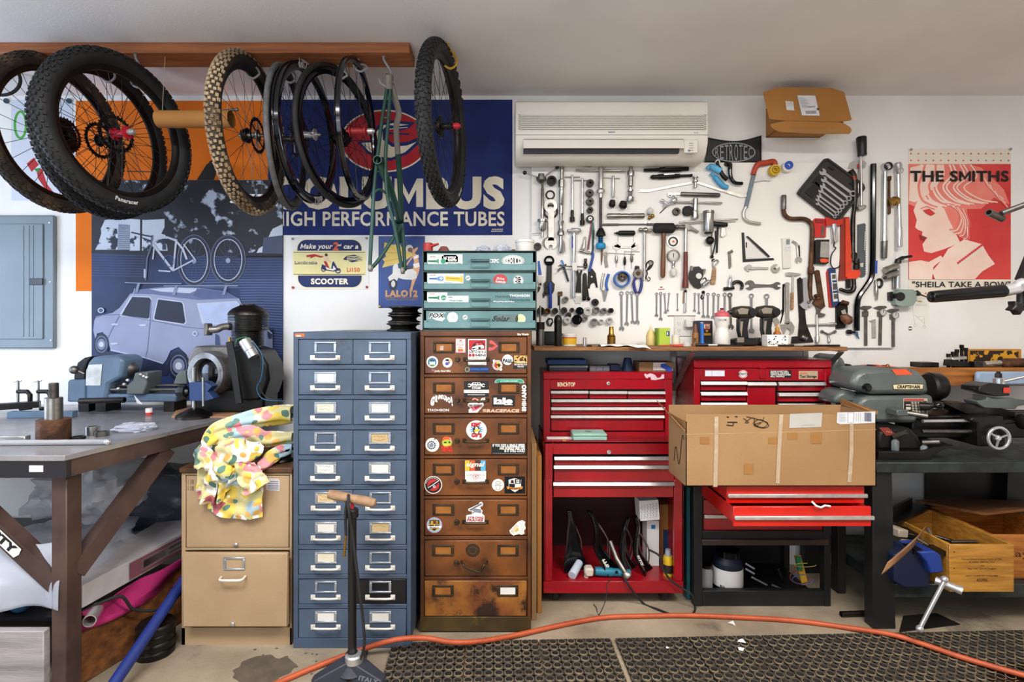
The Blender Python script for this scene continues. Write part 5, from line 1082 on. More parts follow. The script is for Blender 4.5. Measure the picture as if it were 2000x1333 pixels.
T('hacksaw','hacksaw frame with a red handle and blue-grey back','saw').part('handle','#b5402a').tube([(1805,615),(1835,545),(1900,528),(1955,520),(1965,548)],[18,22,20,20,14],.016).part('back','#6d7b86').pl([(1800,612),(1828,612),(1768,860),(1742,855)],14,.004).m('aluminium').pl([(1815,650),(1905,615),(1940,640),(1935,660),(1890,655),(1808,668)],12,.005).part('nose','pale_steel').tube([(1755,850),(1738,890),(1745,935),(1785,962),(1862,974)],12,.01).go()
fr(*F6)
T('tape_roll','yellow roll of thread tape hanging on the hacksaw','tape roll').part('rim','#d8b01e').pipe(160,440,60,24,60,.012).part('print','#6a5618').pipe(160,440,42,34,4,.0425,bot=False).go()
T('tape_roll','white roll of tape with a blue centre on the board','tape roll').part('tape','white_plastic').pipe(308,398,58,20,60,bot=False).part('centre','#1f4fc0').pipe(316,384,46,18,14,.031,bot=False).go()
fr(*F3)
T('fitting_bag','small clear bag of brass and silver fittings','bag').part('bag','clear_plastic').l((255,710),(245,800),[(0,10),(.3,42),(.7,44),(1,34)]).part('fittings','brass').ball(290,820,26).ball(250,845,24).part('fittings',ST).ball(240,790,22).go()
T('magnet_holder','pair of small steel eyelets above the knurled rod','eyelet').part('eyelets',ST).pipe(200,900,16,8,10).pipe(250,902,14,7,10).go()
# ---- lower left of the board
fr(*F4)
T('chain_whip','black bottom-bracket spanner with a blue handle beside the teal cabinet','spanner').part('head','black_gloss').pipe(268,190,64,40,22,bot=False).pl([(225,200),(310,200),(300,250),(238,250)],18,.002).part('arm','black_plastic').pl([(240,240),(302,240),(300,440),(338,480),(330,560),(310,600),(240,600),(200,650),(190,600),(210,560),(205,470),(232,440)],20,.001).part('handle','#1f3f9c').l((280,460),(282,780),[(0,16),(.1,22),(.97,22),(1,18)],.016).part('ring',BKO).pipe(262,560,50,40,14,.012,bot=False).go()
T('offset_lever','blue strip tool poking out behind the teal cabinet','tool').part('strip','#2a58b8').pl([(128,195),(150,190),(176,360),(138,362)],14).part('bracket','pale_steel').pl([(128,370),(198,378),(180,420),(185,490),(150,505),(136,470)],16,.002).m(BKO).disc(160,480,16,22).m('black_plastic').pl([(130,510),(165,520),(150,560),(128,590)],10,.002).go()
T('cable_ring','dark round ring half hidden above the teal cabinet','ring').part('ring','dark_steel').pipe(125,15,48,22,30).go()
T('spoke_key','blue and black three-armed wrench with a slanting handle','wrench').part('arm','#2f7fc0').pl([(412,185),(430,178),(462,245),(440,250)],14,.004).part('arm',BKO).tube([(400,240),(440,255),(480,235)],9).tube([(375,320),(400,290),(440,265)],9).part('handle','#2a3a46').l((448,265),(505,448),[(0,12),(.1,14),(.95,13),(1,9)],.012).go()
T('cable_cutter','small black cable cutter with a notched top','cutter').part('body',BKO).pl([(605,320),(622,305),(640,350),(662,305),(680,312),(662,380),(665,585),(598,580),(615,400)],20).go()
T('chain_wear_gauge','tall black two-pronged chain tool','tool').part('body','black_oxide').pl([(685,360),(705,338),(732,350),(738,480),(755,580),(762,640),(678,640),(680,480)],18).ball(700,660,26).ball(755,662,24).m('dark_steel').disc(710,368,12,22).go()
T('rotor_gauge','flat black plate tool with a notch at its foot','tool').part('plate','black_oxide').pl([(755,290),(805,288),(845,340),(872,520),(850,525),(835,470),(815,460),(785,480),(768,535),(750,530),(745,420)],8).m(PS).disc(796,388,12,12).go()
T('freewheel_key','small rusty square headed key','key').part('head','rust_steel').pl([(378,575),(432,570),(434,620),(380,624)],26).part('stem',DS).r((402,620),(400,800),6).part('stem',BKO).r((388,625),(386,740),9).go()
def sock(x,y,ro,ri,m,lb,h=50,hexn=22):T('socket',lb,'socket','loose sockets low on the board').part('socket',m).pipe(x,y,ro,ri,h,n=hexn).go()
sock(470,668,36,20,DS,'steel socket by itself above the first row of sockets',60)
T('star_wrench','flat grey star shaped lockring tool','tool').part('star','pale_steel').pl([(628+(58 if k%2==0 else 42)*cos(k*pi/6),672+(58 if k%2==0 else 42)*sin(k*pi/6))for k in range(12)],10).go()
sock(834,706,44,14,BKO,'round black cap socket beneath the flat black plate tool',46)
for x,y,ro,ri,m,lb in((165,812,48,24,BKO,'black ring socket at the left end of the upper socket row'),(246,816,38,27,'rust_steel','thin brown ring, second in the upper socket row'),(340,812,38,20,'dark_steel','dark socket, third in the upper socket row'),(450,806,40,20,'dark_steel','dark socket, fourth in the upper socket row'),(550,800,27,15,'dark_steel','smallest dark socket, fifth in the upper socket row'),(640,812,48,28,'black_gloss','black lipped socket, sixth in the upper socket row'),(742,816,53,26,'pale_steel','broad pale steel socket, seventh in the upper socket row'),(846,802,44,30,DS,'open steel socket, eighth in the upper socket row'),(940,812,38,22,DS,'steel socket, ninth in the upper socket row'),(1026,808,35,14,BKO,'black hexagonal socket at the right end of the upper socket row'),(506,864,34,14,'dark_steel','small dark socket between the two socket rows'),(490,925,44,18,'pale_steel','steel socket behind the small dark one in the lower row'),(608,920,62,40,'black_gloss','largest black socket of the lower row'),(710,905,33,19,DS,'steel socket right of the largest black one'),(820,950,46,34,'steel','wide steel ring socket of the lower row'),(910,945,31,22,'pale_steel','thin steel ring socket of the lower row'),(1010,932,40,24,'pale_steel','tilted pale socket at the right end of the lower row')):
 sock(x,y,ro,ri,m,lb,60 if ro>34 else 44,6 if x==1026 else 22)
T('pipe_cutter','small black cutter with bright jaws left of the black upright handle','cutter').part('body',BKO).pl([(235,930),(262,895),(310,905),(322,950),(295,1000),(250,985)],24).part('jaws',PS).pl([(258,930),(290,915),(305,945),(285,960),(272,990),(260,960)],6,.0125).go()
T('link_lever','small dark grey two-holed lever','lever').part('bar',DS).pl([(955,110),(990,108),(985,170),(1000,265),(965,275),(952,200)],14).pipe(970,105,27,12,18).go()
for x,y0,y1,lb,m in((1100,60,270,'left',ST),(1203,85,300,'middle',BKO),(1290,50,290,'right',DS)):
 T('pin_chuck',f'{lb} one of three pin chucks hanging on a thin rod','pin chuck','pin chucks on a thin rod').part('shaft',ST).r((x,y0),(x,y1),4).part('chuck',m).l((x,y0+55),(x,y0+160),[(0,9),(.2,12),(.5,18),(.8,16),(1,8)],.008).go()
T('hanging_rod','thin level rod from which the pin chucks hang','rod').part('rod',ST).r((1000,95),(1330,110),4,.003).r((1195,75),(1390,78),4,.003).go()
T('swivel_adapter','small dark swivel adapter above the clamp rod','adapter').part('body','dark_steel').l((717,165),(715,290),[(0,18),(.3,18),(.35,12),(.45,20),(.65,26),(.8,18),(1,16)]).go()
T('multi_tool','open folding tool with blue and silver legs','tool').part('leg',PS).tube([(945,345),(925,430),(915,530),(945,560)],14,.008).part('leg','#2b5fb0').tube([(1005,355),(980,440),(975,500),(990,560)],16,.008).part('tip','chrome').pl([(920,550),(1000,545),(985,600),(962,690),(945,690),(930,600)],14,.003).go()
T('bearing_cup','large blue bearing cup with a brown centre','cup').part('cup','#2a66b4').pipe(1160,420,100,82,90,bot=False).part('bore','white_plastic').disc(1162,415,82,20).part('boss','dark_steel').pipe(1168,395,52,24,60,bot=False).part('plug','rust_steel').disc(1172,372,24,64).go()
T('cable_crimper','pliers with dark blue handles and a round dark head','pliers').part('head',DS).pipe(1362,350,56,26,50).m('rust_steel').disc(1366,348,26,52).part('jaw',BKO).pl([(1325,300),(1330,258),(1350,250),(1352,290),(1362,255),(1380,260),(1382,300)],16,.006).part('handle','#27307f').tube([(1330,400),(1312,470),(1328,560),(1345,590)],[14,18,18,14],.014).part('handle','#27307f').tube([(1398,400),(1408,470),(1392,560),(1370,590)],[14,18,18,14],.014).go()
# ---- combination spanners in the row near the shelf
def comb(x0,y0,x1,y1,r,lb,m=CH,ang=None,grp='combination spanners above the shelf'):
 a=math.degrees(math.atan2(y1-y0,x1-x0))if ang is None else ang;dx,dy=x1-x0,y1-y0;l=math.hypot(dx,dy);ux,uy=dx/l,dy/l
 w0,w1=r*.52,r*.42
 t=T('combination_spanner',lb,'spanner',grp).part('spanner',m).pipe(x0,y0,r,r*.55,r*.55,.002,18,bot=False)
 t.pl([(x0+ux*r*.8-uy*w0,y0+uy*r*.8+ux*w0),(x0+ux*r*.8+uy*w0,y0+uy*r*.8-ux*w0),(x1-ux*r*.6+uy*w1,y1-uy*r*.6-ux*w1),(x1-ux*r*.6-uy*w1,y1-uy*r*.6+ux*w1)],r*.32,.003)
 t.jaw(x1,y1,a+12,r*1.15,r*.42,r*.42,.0025).go()
for x0,y0,x1,y1,r,lb in((1162,594,1166,1030,27,'first and longest of the four spanners in a group beside the brass bottle'),(1236,588,1228,972,23,'second of the four spanners in a group below the blue cup'),(1288,588,1304,950,22,'third of the four spanners in a group below the blue cup'),(1358,604,1358,955,26,'fourth of the four spanners, hung under the dark blue pliers')):comb(x0,y0,x1,y1,r,lb)
fr(*F5)
for x0,y0,x1,y1,r,lb in((330,600,328,868,18,'first spanner right of the lone blue cup group, under the mallet'),(380,594,380,912,20,'longest spanner of the small group under the mallet'),(428,604,440,830,16,'third spanner of the small group under the mallet, slightly tilted'),(484,600,466,805,14,'smallest spanner of the group under the mallet, tilted left'),(588,604,588,800,12,'tiny spanner alone left of the chrome socket wrench'),(803,602,798,810,16,'first of the seven spanners behind the bottle, shortest'),(850,604,852,836,16,'second of the seven spanners left of the white bottle'),(905,610,908,880,19,'third of the seven spanners, below a small shackle'),(965,606,963,882,20,'fourth of the seven spanners left of the white bottle'),(1036,606,1030,892,23,'fifth of the seven spanners, just left of the white bottle'),(1094,618,1088,900,20,'sixth of the seven spanners, half behind the white bottle'),(1172,608,1170,920,25,'seventh of the seven spanners, mostly behind the white bottle')):comb(x0,y0,x1,y1,r,lb,CH if x0>350 else ST)
comb(1236,614,1250,1010,29,'dark long spanner between the white bottle and the first drill',DS)
comb(1500,625,1502,1062,30,'spanner hanging behind the two drills',CH)
comb(1688,632,1690,900,34,'ring spanner above the second drill',CH)
T('socket_wrench','short chrome socket wrench with a wooden stick behind it','wrench').part('head',BKO).pipe(686,570,18,9,16).part('shaft',CH).l((684,585),(678,828),[(0,14),(.6,13),(.62,17),(1,16)]).part('stick','pale_wood').pl([(658,570),(672,570),(664,720),(652,718)],8).go()
T('shackle','small dark shackle between the spanners','shackle').part('ring',BKO).tube([(895,610),(880,640),(895,662),(915,640)],8).pipe(908,580,20,9,14).go()
T('wire_clump','tangle of black wire and a pulley behind the steel T wrench','wire').part('wire',BKO).tube([(195,280),(210,220),(250,190),(285,210),(260,270),(220,300),(240,260),(270,240)],9).tube([(205,300),(215,350),(200,400),(230,440),(250,410),(225,390)],7).part('pulley',DS).pipe(262,215,30,14,16).part('pulley',PS).pipe(222,420,24,12,12).go()
T('tyre_gauge','round tyre pressure gauge with a steel stem under the dial','gauge').part('rim',DS).pipe(535,130,80,62,30,bot=False).part('face','#cfccc4').disc(535,130,62,24).part('needle',BKO).pl([(530,100),(538,100),(536,150),(530,150)],3,.0125).part('stem',ST).l((532,200),(530,275),[(0,14),(.4,20),(.6,14),(1,18)],.014).part('chuck','white_plastic').l((528,290),(532,380),[(0,20),(.2,38),(.8,36),(1,24)]).go()
T('wall_label','torn red and white label stuck on the board','label').part('label','#c8402e').pl([(350,540),(430,535),(430,545),(352,548)],1,.0005).part('tab','dull_steel').pl([(375,510),(405,508),(405,524),(375,526)],2,.0005).go()
T('brake_caliper','black disc brake part with a white hole, its cables coiled','brake part').part('body','black_plastic').pl([(745,300),(790,265),(850,262),(890,300),(905,360),(890,410),(862,450),(880,520),(850,535),(790,520),(745,460),(722,400),(730,340)],26).part('bracket',DS).pl([(750,255),(775,258),(770,310),(742,318)],30,.002).pl([(902,292),(932,296),(922,350),(895,352)],30,.002).part('eye','white_plastic').disc(846,380,38,32).part('spring',CH).l((890,500),(975,440),[(0,24)]+[((i+.5)/10,32-10*(i%2))for i in range(10)]+[(1,18)]).part('cable',BKO).tube([(900,420),(935,400),(950,440),(985,435),(1010,425)],6).go()
T('bottle_opener','wooden handled tool with a wire loop end','tool').part('handle','pale_wood').pl([(1022,285),(1062,285),(1058,400),(1048,482),(998,480),(1005,400)],22,.002).part('loop',ST).tube([(1030,280),(1020,230),(1035,190),(1075,180),(1090,205),(1060,240),(1048,280)],8,.008).part('knob',BKO).ball(1010,140,22).go()
T('hex_lever','small steel spoke wrench with a bent head','wrench').part('blade',DS).pl([(1216,105),(1250,110),(1255,260),(1238,290),(1222,280)],12).part('head',DS).r((1210,98),(1262,70),16,.012).go()
T('crank_puller','chrome crank puller with a dark hooked jaw','puller').part('screw',CH).l((1238,360),(1225,520),[(0,10),(.2,12),(.3,20),(.5,26),(.7,22),(1,26)],.014).part('hook','dark_steel').tube([(1262,490),(1290,455),(1335,450),(1372,470),(1382,510),(1370,545)],[18,20,20,20,18,10],.012).part('foot',BKO).r((1155,540),(1280,525),20,.012).go()
# ---- right part of the board
fr(1480,470,5.797)
def adj(name,lb,x0,y0,x1,y1,w,hx,hy,hr,ang,m=ST):
 t=T(name,lb,'spanner').part('handle',m);dx,dy=x1-x0,y1-y0;l=math.hypot(dx,dy);ux,uy=dx/l,dy/l
 t.pl([(x0-uy*w,y0+ux*w),(x0+uy*w,y0-ux*w),(x1+uy*w*.8,y1-ux*w*.8),(x1-uy*w*.8,y1+ux*w*.8)],w*1.1,.003).pipe(x0,y0,w*1.25,w*.5,w*1.2,.0028,bot=False)
 t.part('jaw',m).jaw(hx,hy,ang,hr,hr*.36,w*1.6,.002,.75);t.part('worm',DS).l((hx-hr*.5,hy),(hx-hr*.05,hy+hr*.15),[(0,hr*.18),(.2,hr*.24),(.4,hr*.16),(.6,hr*.24),(.8,hr*.16),(1,hr*.2)],L(w*2.0,YB));return t.go()
adj('adjustable_spanner','level adjustable spanner directly under the black set square',-140,312,110,318,15,190,318,48,-40,PS)
fr(*F5);T('adjustable_spanner','bigger level adjustable spanner, second under the set square','spanner').part('handle',DS).pl([(1500,475),(1720,486),(1790,470),(1800,520),(1720,512),(1500,520)],16,.003).part('jaw',DS).jaw(1482,490,165,58,22,22,.002,.7).part('jaw',DS).jaw(1818,498,0,46,18,18,.002,.7).go()
T('adjustable_spanner','open jaw of the level spanner close to the square, left end','spanner').part('jaw',PS).jaw(1470,282,60,44,14,16,.002,.7).pl([(1500,275),(1560,278),(1560,300),(1500,305)],12,.003).go()
fr(*F6)
T('set_square','black framed set square with white faces','set square').part('edge','black_plastic').pl([(-185,1130),(-160,1130),(-142,1430),(170,1418),(180,1440),(-172,1462)],12).part('brace','black_plastic').pl([(-140,1175),(-120,1170),(60,1330),(130,1400),(112,1412),(20,1330)],10,.006).part('plate','white_plastic').pl([(-155,1210),(-30,1300),(90,1412),(-148,1420)],5,.0005).part('slot','black_plastic').pl([(-140,1240),(-126,1240),(-124,1300),(-136,1300)],2,.0035).go()
fr(*F6)
# tray of ratchet spanners
t=thing('wrench_tray','tilted black plastic tray holding a fan of ratchet spanners','tray',P(810,1010,2.97))
mb=MB('#2b2825');TR=[(440,690),(462,655),(735,318),(775,308),(1165,590),(1182,635),(905,990),(860,1018)]
def yb(o):return V((0,-o,0))
mb.prism([P(x,y,YB)+yb(.001)for x,y in TR],(0,-.012,0))
for i in range(len(TR)):
 a,b=TR[i],TR[(i+1)%len(TR)];mb.tube([P(*a,YB)+yb(.014),P(*b,YB)+yb(.014)],.0075,8)
mb.build('tray_body',t)
for q in([(600,560),(680,480),(770,570),(700,640)],[(515,680),(640,560),(720,640),(600,750)],[(780,400),(800,385),(850,420),(835,435)],[(1010,580),(1030,565),(1080,600),(1060,615)]):MB('black_plastic').prism([P(x,y,YB)+yb(.012)for x,y in q],(0,-.006,0)).build('insert',t)
for i,(x0,y0,x1,y1,r)in enumerate(((728,445,1065,690,35),(742,530,1022,745,30),(728,600,983,795,28),(708,655,948,838,26),(688,712,920,880,24),(672,752,890,915,22),(672,800,865,948,19))):
 dx,dy=x1-x0,y1-y0;l=math.hypot(dx,dy);ux,uy=dx/l,dy/l;w=r*.42
 lb=('largest, uppermost','second largest','third from the top','middle','fifth from the top','second smallest','smallest, lowest')[i]
 q=T('ratchet_spanner',f'{lb} of the seven ratchet spanners in the black tray','spanner','ratchet spanners in the tray',YB-.014).part('spanner',CH).pipe(x1,y1,r,r*.6,r*.5,.001,18,bot=False).jaw(x0,y0,math.degrees(math.atan2(-dy,-dx))+15,r*1.1,r*.45,r*.4,.001)
 q.pl([(x0+ux*r*.7-uy*w,y0+uy*r*.7+ux*w),(x0+ux*r*.7+uy*w,y0+uy*r*.7-ux*w),(x1-ux*r*.8+uy*w,y1-uy*r*.8-ux*w),(x1-ux*r*.8-uy*w,y1-uy*r*.8+ux*w)],r*.3,.0015).go()
T('beam_torque_wrench','old torque wrench with a black handle up and a scale plate','wrench').part('handle','black_plastic').l((1136,62),(1146,275),[(0,44),(.05,52),(.5,50),(.85,46),(.95,48),(1,44)],.022).part('beam',PS).r((1140,270),(1148,860),12,.02).part('pointer',ST).r((1122,395),(1122,840),5,.012).part('scale_plate','aluminium').pl([(1015,405),(1035,340),(1080,315),(1190,315),(1222,345),(1200,400),(1130,408)],8,.004).m(RD).pl([(1112,360),(1130,360),(1130,405),(1114,408)],5,.009).part('head',PS).l((1105,868),(1195,838),[(0,24),(.5,28),(1,16)],.018).go()
T('breaker_bar','long straight black bar that bends at its foot into a pry end','pry bar').part('bar','black_gloss').tube([(1277,365),(1275,800),(1272,1300),(1268,1500),(1255,1640),(1190,1750),(1120,1850),(1096,1950),(1092,2120),(1092,2240)],30,.022,8,4).part('tip','#2f5f86').pl([(1075,2255),(1112,2255),(1118,2300),(1130,2335),(1105,2310)],14,.01).part('maker_label','#2f55b0').pl([(1270,1455),(1295,1455),(1292,1600),(1266,1600)],2,.0425).go()
T('ratchet','long chrome ratchet with a black round head and grey grip','ratchet').part('head',CH).l((1395,410),(1425,395),[(0,52),(1,50)],.026,20).m('black_plastic').disc(1422,398,46,20,.036).part('shaft',CH).l((1412,450),(1408,1230),[(0,24),(.4,26),(.85,28),(1,32)],.018).part('grip',DS).l((1408,1215),(1403,1425),[(0,30),(.1,32),(.95,30),(1,26)],.018).go()
T('breaker_bar','chrome breaker bar with a hinged head furthest right of the long tools','wrench').part('head',CH).l((1545,350),(1568,475),[(0,30),(.2,40),(.5,34),(.7,46),(1,30)],.024).part('shaft',CH).l((1562,470),(1580,1300),[(0,22),(.3,21),(.72,24),(.74,28),(.97,28),(1,24)],.018).go()
T('wood_gauge','brown tool with a brass round dial between the two chrome bars','gauge').part('stem','rust_steel').l((1468,500),(1462,925),[(0,22),(.1,20),(.12,12),(.55,14),(.6,20),(.97,20),(1,14)],.014).part('dial','brass').l((1440,800),(1530,780),[(0,40),(.6,44),(.65,52),(1,50)],.03,20).go()
T('dark_handle','dark green-black steel handle behind the black tray','bar').part('bar','dark_steel').tube([(1030,430),(1075,520),(1080,800),(1060,1000),(1060,1450)],[30,26,22,24,26],.014).m('#a8452a').pl([(1040,500),(1075,500),(1078,540),(1050,545)],6,.024).go()
T('steel_rule_saw','flat grey blade with a toothed right edge and white writing','blade').part('blade','#565b60').pl([(1122,1040),(1205,1022)]+[(1222-12*(k%2),1050+k*13)for k in range(44)]+[(1205,1625),(1170,1640),(1120,1620)],6).m('#d8d6cf').pl([(1206,1120),(1214,1120),(1206,1330),(1200,1330)],2,.004).pl([(1150,1478),(1190,1470),(1185,1520),(1155,1515)],2,.004).go()
T('chain_pipe_wrench','red metal bracket with a dark sandblock below','tool').part('bracket','#c8261e').pl([(612,1000),(640,970),(930,985),(930,1050),(760,1050),(755,1185),(615,1185)],24).m('#8d2018').pl([(635,985),(730,985),(730,1025),(640,1025)],3,.0145).m(DS).pl([(705,1060),(735,1060),(728,1170),(700,1170)],4,.0145).go()
T('grip_clamp','red jawed clamp with a chrome barrel and a wire hook','tool').part('jaw','#c22a1e').pl([(740,960),(850,1000),(930,980),(935,1040),(880,1060),(745,1055)],20,.016).part('barrel',CH).l((835,1040),(852,1245),[(0,28),(.95,28),(1,20)],.02).part('hook',BKO).tube([(850,1245),(845,1290),(865,1310),(820,1380),(808,1480),(840,1535),(900,1520),(915,1500)],6,.014).go()
T('sanding_block','black and grey battery-like block with an orange cap','tool').part('case','black_plastic').pl([(622,1235),(640,1215),(780,1215),(770,1480),(740,1495),(625,1485)],50).part('plate','pale_steel').pl([(680,1240),(775,1240),(772,1420),(672,1415)],6,.0265).part('cap','#e2502a').pl([(668,1440),(690,1430),(745,1432),(765,1442),(760,1465),(735,1475),(680,1472)],6,.0265).go()
fr(*F7)
T('pipe_wrench','big red pipe wrench with its jaw hanging down','wrench').part('handle','#8c2a1e').pl([(930,-260),(1020,-260),(1035,160),(1042,330),(1050,440),(905,455),(925,200)],24,.002).m('#d8401f').pl([(968,-240),(1012,-250),(1036,180),(1040,330),(968,420)],8,.016).part('jaw','dark_steel').tube([(1060,440),(1062,530),(1040,575),(980,580),(900,552)],[22,26,24,20,12],.02).pl([(985,445),(1030,445),(1030,540),(985,540)],20,.006).part('housing','#e2421f').pl([(975,400),(1010,350),(1110,330),(1138,360),(1130,410),(1080,435),(990,440)],34,.004).part('nut','dark_steel').l((1090,215),(1088,330),[(0,26),(.4,32),(.5,26),(.6,34),(1,30)],.022).part('eye',BKO).tube([(1065,245),(1040,180),(1055,145),(1085,155),(1085,210)],12,.018).go()
T('wheel_crank','long rusty crank handle with two bends','crank').part('crank','rust_steel').tube([(275,-500),(275,-330),(300,-270),(360,-240),(500,-238),(570,-200),(598,-130),(592,100),(582,280),(578,400),(572,600),(590,680)],24,.016,10,5).part('grip','dull_steel').l((276,-505),(276,-345),[(0,22),(.05,27),(.95,27),(1,25)],.0165).part('collar','rust_steel').l((582,300),(580,385),[(0,30),(.2,34),(.9,34),(1,30)],.018).go()
T('remote_control','white remote control with a small grey screen','remote control').part('case','white_plastic').pl([(262,-20),(352,-30),(360,310),(275,320)],26).part('screen','#7d8a8c').pl([(308,-28+20),(346,-30+20),(344,50),(306,48)],3,.0135).part('buttons','#cfd6d4').disc(302,78,14,4,.0135).disc(338,78,14,4,.0135).pl([(296,110),(350,105),(350,130),(296,134)],3,.0135).go()
T('small_spanner','small spanner with a twisted blade and dark writing','spanner').part('blade',PS).tube([(385,10),(430,45),(445,120),(450,190)],14,.006).jaw(455,225,80,38,14,10,.003).m(BKO).pl([(447,60),(462,60),(466,185),(452,188)],2,.0115).go()
T('bodywork_hammer','slim steel hammer with a long thin handle','hammer').part('head',PS).pl([(305,370),(330,362),(440,372),(480,385),(400,405),(310,400)],26,.004).part('handle',PS).r((386,405),(382,590),10,.012).part('grip','pale_wood').l((378,590),(374,785),[(0,15),(.9,17),(1,12)],.012).go()
T('adjustable_spanner','long adjustable spanner with jaw down, left of the black giant','spanner').part('handle',PS).pl([(302,490),(345,488),(345,880),(375,960),(290,960),(305,880)],14,.004).pipe(322,500,26,13,18,.004,bot=False).part('jaw',PS).pl([(285,950),(370,920),(405,980),(395,1040),(355,1065),(360,1020),(320,990),(290,1060),(262,1000),(245,950)],20,.002).part('worm',DS).l((305,935),(340,932),[(0,14),(.3,18),(.5,13),(.7,18),(1,14)],.012).go()
T('pipe_pliers','dark pliers behind the long adjustable spanner','pliers').part('handle',BKO).pl([(278,500),(296,490),(296,800),(270,900),(258,940),(248,935),(270,850),(262,790),(275,780)],8,.0008).part('jaw',PS).pl([(130,895),(210,870),(250,930),(225,945),(190,975),(175,920)],12,.002).go()
T('giant_spanner','largest dark adjustable spanner standing jaw down near the shelf','spanner').part('handle','dark_steel').pl([(440,440),(470,418),(492,440),(500,700),(525,800),(540,950),(580,1050),(622,1150),(380,1165),(450,1080),(462,900),(450,700)],16,.002).part('jaw','dark_steel').pl([(380,1090),(430,1085),(440,1130),(370,1165)],24,.002).part('worm',DS).l((470,1085),(535,1115),[(0,26),(.2,34),(.35,26),(.5,34),(.65,26),(.8,34),(1,26)],.018).go()
T('adjustable_spanner','bright adjustable spanner hung over the giant dark one','spanner').part('handle',CH).pl([(490,430),(530,420),(545,560),(565,690),(500,700),(495,600)],14,.0115).part('jaw',CH).pl([(455,730),(500,690),(570,690),(600,735),(580,760),(545,735),(535,790),(485,770)],20,.0115).part('worm',DS).l((535,705),(560,700),[(0,12),(.5,18),(1,12)],.025).go()
T('pipe_wrench','smaller rusty brown pipe wrench right of the crank','wrench').part('handle','rust_steel').pl([(632,350),(660,335),(685,345),(745,740),(690,750),(640,400)],22,.003).part('housing','rust_steel').pl([(605,715),(650,640),(700,660),(745,745),(700,780),(640,740)],34,.002).part('nut','rust_steel').l((640,610),(660,660),[(0,24),(.3,32),(.6,26),(1,34)],.02).part('jaw','dull_steel').pl([(640,750),(700,780),(690,820),(750,835),(740,858),(690,870),(650,850),(655,790)],24,.004).go()
T('spirit_level','short blue and white spirit level with a red edge','level').part('body','#1f3a6a').pl([(780,330),(800,312),(860,315),(905,720),(890,745),(825,750)],26,.002).part('edge','#b02a24').pl([(768,370),(782,330),(828,752),(860,750),(855,757),(800,755)],20,.0008).part('face','white_plastic').pl([(805,375),(862,372),(885,690),(835,695)],3,.015).m('#1f3a6a').pl([(822,455),(868,452),(870,475),(824,478)],2,.0167).pl([(828,575),(876,570),(878,595),(830,598)],2,.0167).part('window','dull_steel').pl([(820,390),(858,388),(858,435),(822,438)],4,.0165).pl([(828,490),(870,488),(872,560),(830,562)],4,.0165).pl([(838,610),(880,606),(882,660),(842,664)],4,.0165).go()
T('block_plane','old brown and black block plane hanging nose down','plane').part('sole','black_oxide').pl([(872,740),(905,695),(985,695),(1000,760),(1000,860),(980,940),(970,990),(875,1000)],26,.002).part('knob','handle_wood').l((900,850),(1000,930),[(0,22),(.3,50),(.7,56),(1,30)],.04,18).part('lever_cap','pale_steel').pl([(915,800),(960,780),(985,860),(940,870)],10,.018).part('knob','rust_steel').r((920,700),(985,718),24,.028).go()
T('cross_wrench','four-way wheel wrench low on the board','wrench').part('arm','pale_steel').l((655,840),(660,1155),[(0,12),(.75,14),(.8,24),(1,24)],.012).part('arm','pale_steel').l((540,960),(868,946),[(0,12),(.75,13),(.8,20),(1,18)],.012).go()
T('y_wrench','small three-armed hex wrench near the shelf end','wrench').part('arm',ST).l((785,1065),(705,1025),[(0,12),(.7,10),(.75,16),(1,15)],.01).part('arm',ST).l((785,1065),(872,1028),[(0,12),(.7,10),(.75,16),(1,15)],.01).part('arm',ST).l((785,1065),(797,1155),[(0,12),(.7,11),(.75,14),(1,14)],.01).go()
T('small_knob','small black knob on a short stem beside the black bar foot','knob').part('knob','black_oxide').l((990,1035),(1080,1038),[(0,18),(.1,26),(.5,26),(.6,12),(1,12)],.014).go()
def cal(lb,x,y0,y1,dial,tilt=0):
 t=T('vernier_caliper',lb,'caliper','calipers at the lower right of the board').part('beam','dull_steel').pl([(x-17,y0),(x+17,y0),(x+17-tilt,y1),(x-17-tilt,y1)],10,.003)
 t.part('jaws',DS).pl([(x-85,y0+22),(x-30,y0),(x+50,y0),(x+70,y0+16),(x+20,y0+40),(x-30,y0+45)],12,.0025).pl([(x-40,y0+60),(x+25,y0+60),(x+22,y0+120),(x-40,y0+115)],16,.003)
 if dial:t.part('dial','aluminium').pipe(x+18,y0+74,38,30,26,.003).m('#cfccc4').disc(x+18,y0+74,30,20,.003).m(BKO).pl([(x+16,y0+50),(x+20,y0+50),(x+20,y0+78),(x+16,y0+78)],2,.0145)
 return t.go()
cal('plain caliper, left of the three calipers',1215,742,1190,0);cal('caliper with a round dial, middle of the three',1385,742,1185,1,10);cal('shorter caliper with a round dial, right of the three',1525,775,1205,1)
T('small_square','small steel square between the calipers','square').part('blade',PS).pl([(1285,900),(1325,895),(1330,1105),(1285,1105)],8,.003).pl([(1255,910),(1320,892),(1325,912),(1270,925)],12,.002).go()
T('micrometer','small micrometer with a black frame','micrometer').part('frame','black_plastic').tube([(1345,450),(1370,440),(1392,460),(1395,500),(1375,530),(1352,525)],13).part('barrel',ST).l((1320,450),(1328,675),[(0,14),(.3,14),(.35,20),(.7,20),(.8,15),(1,12)],.012).go()
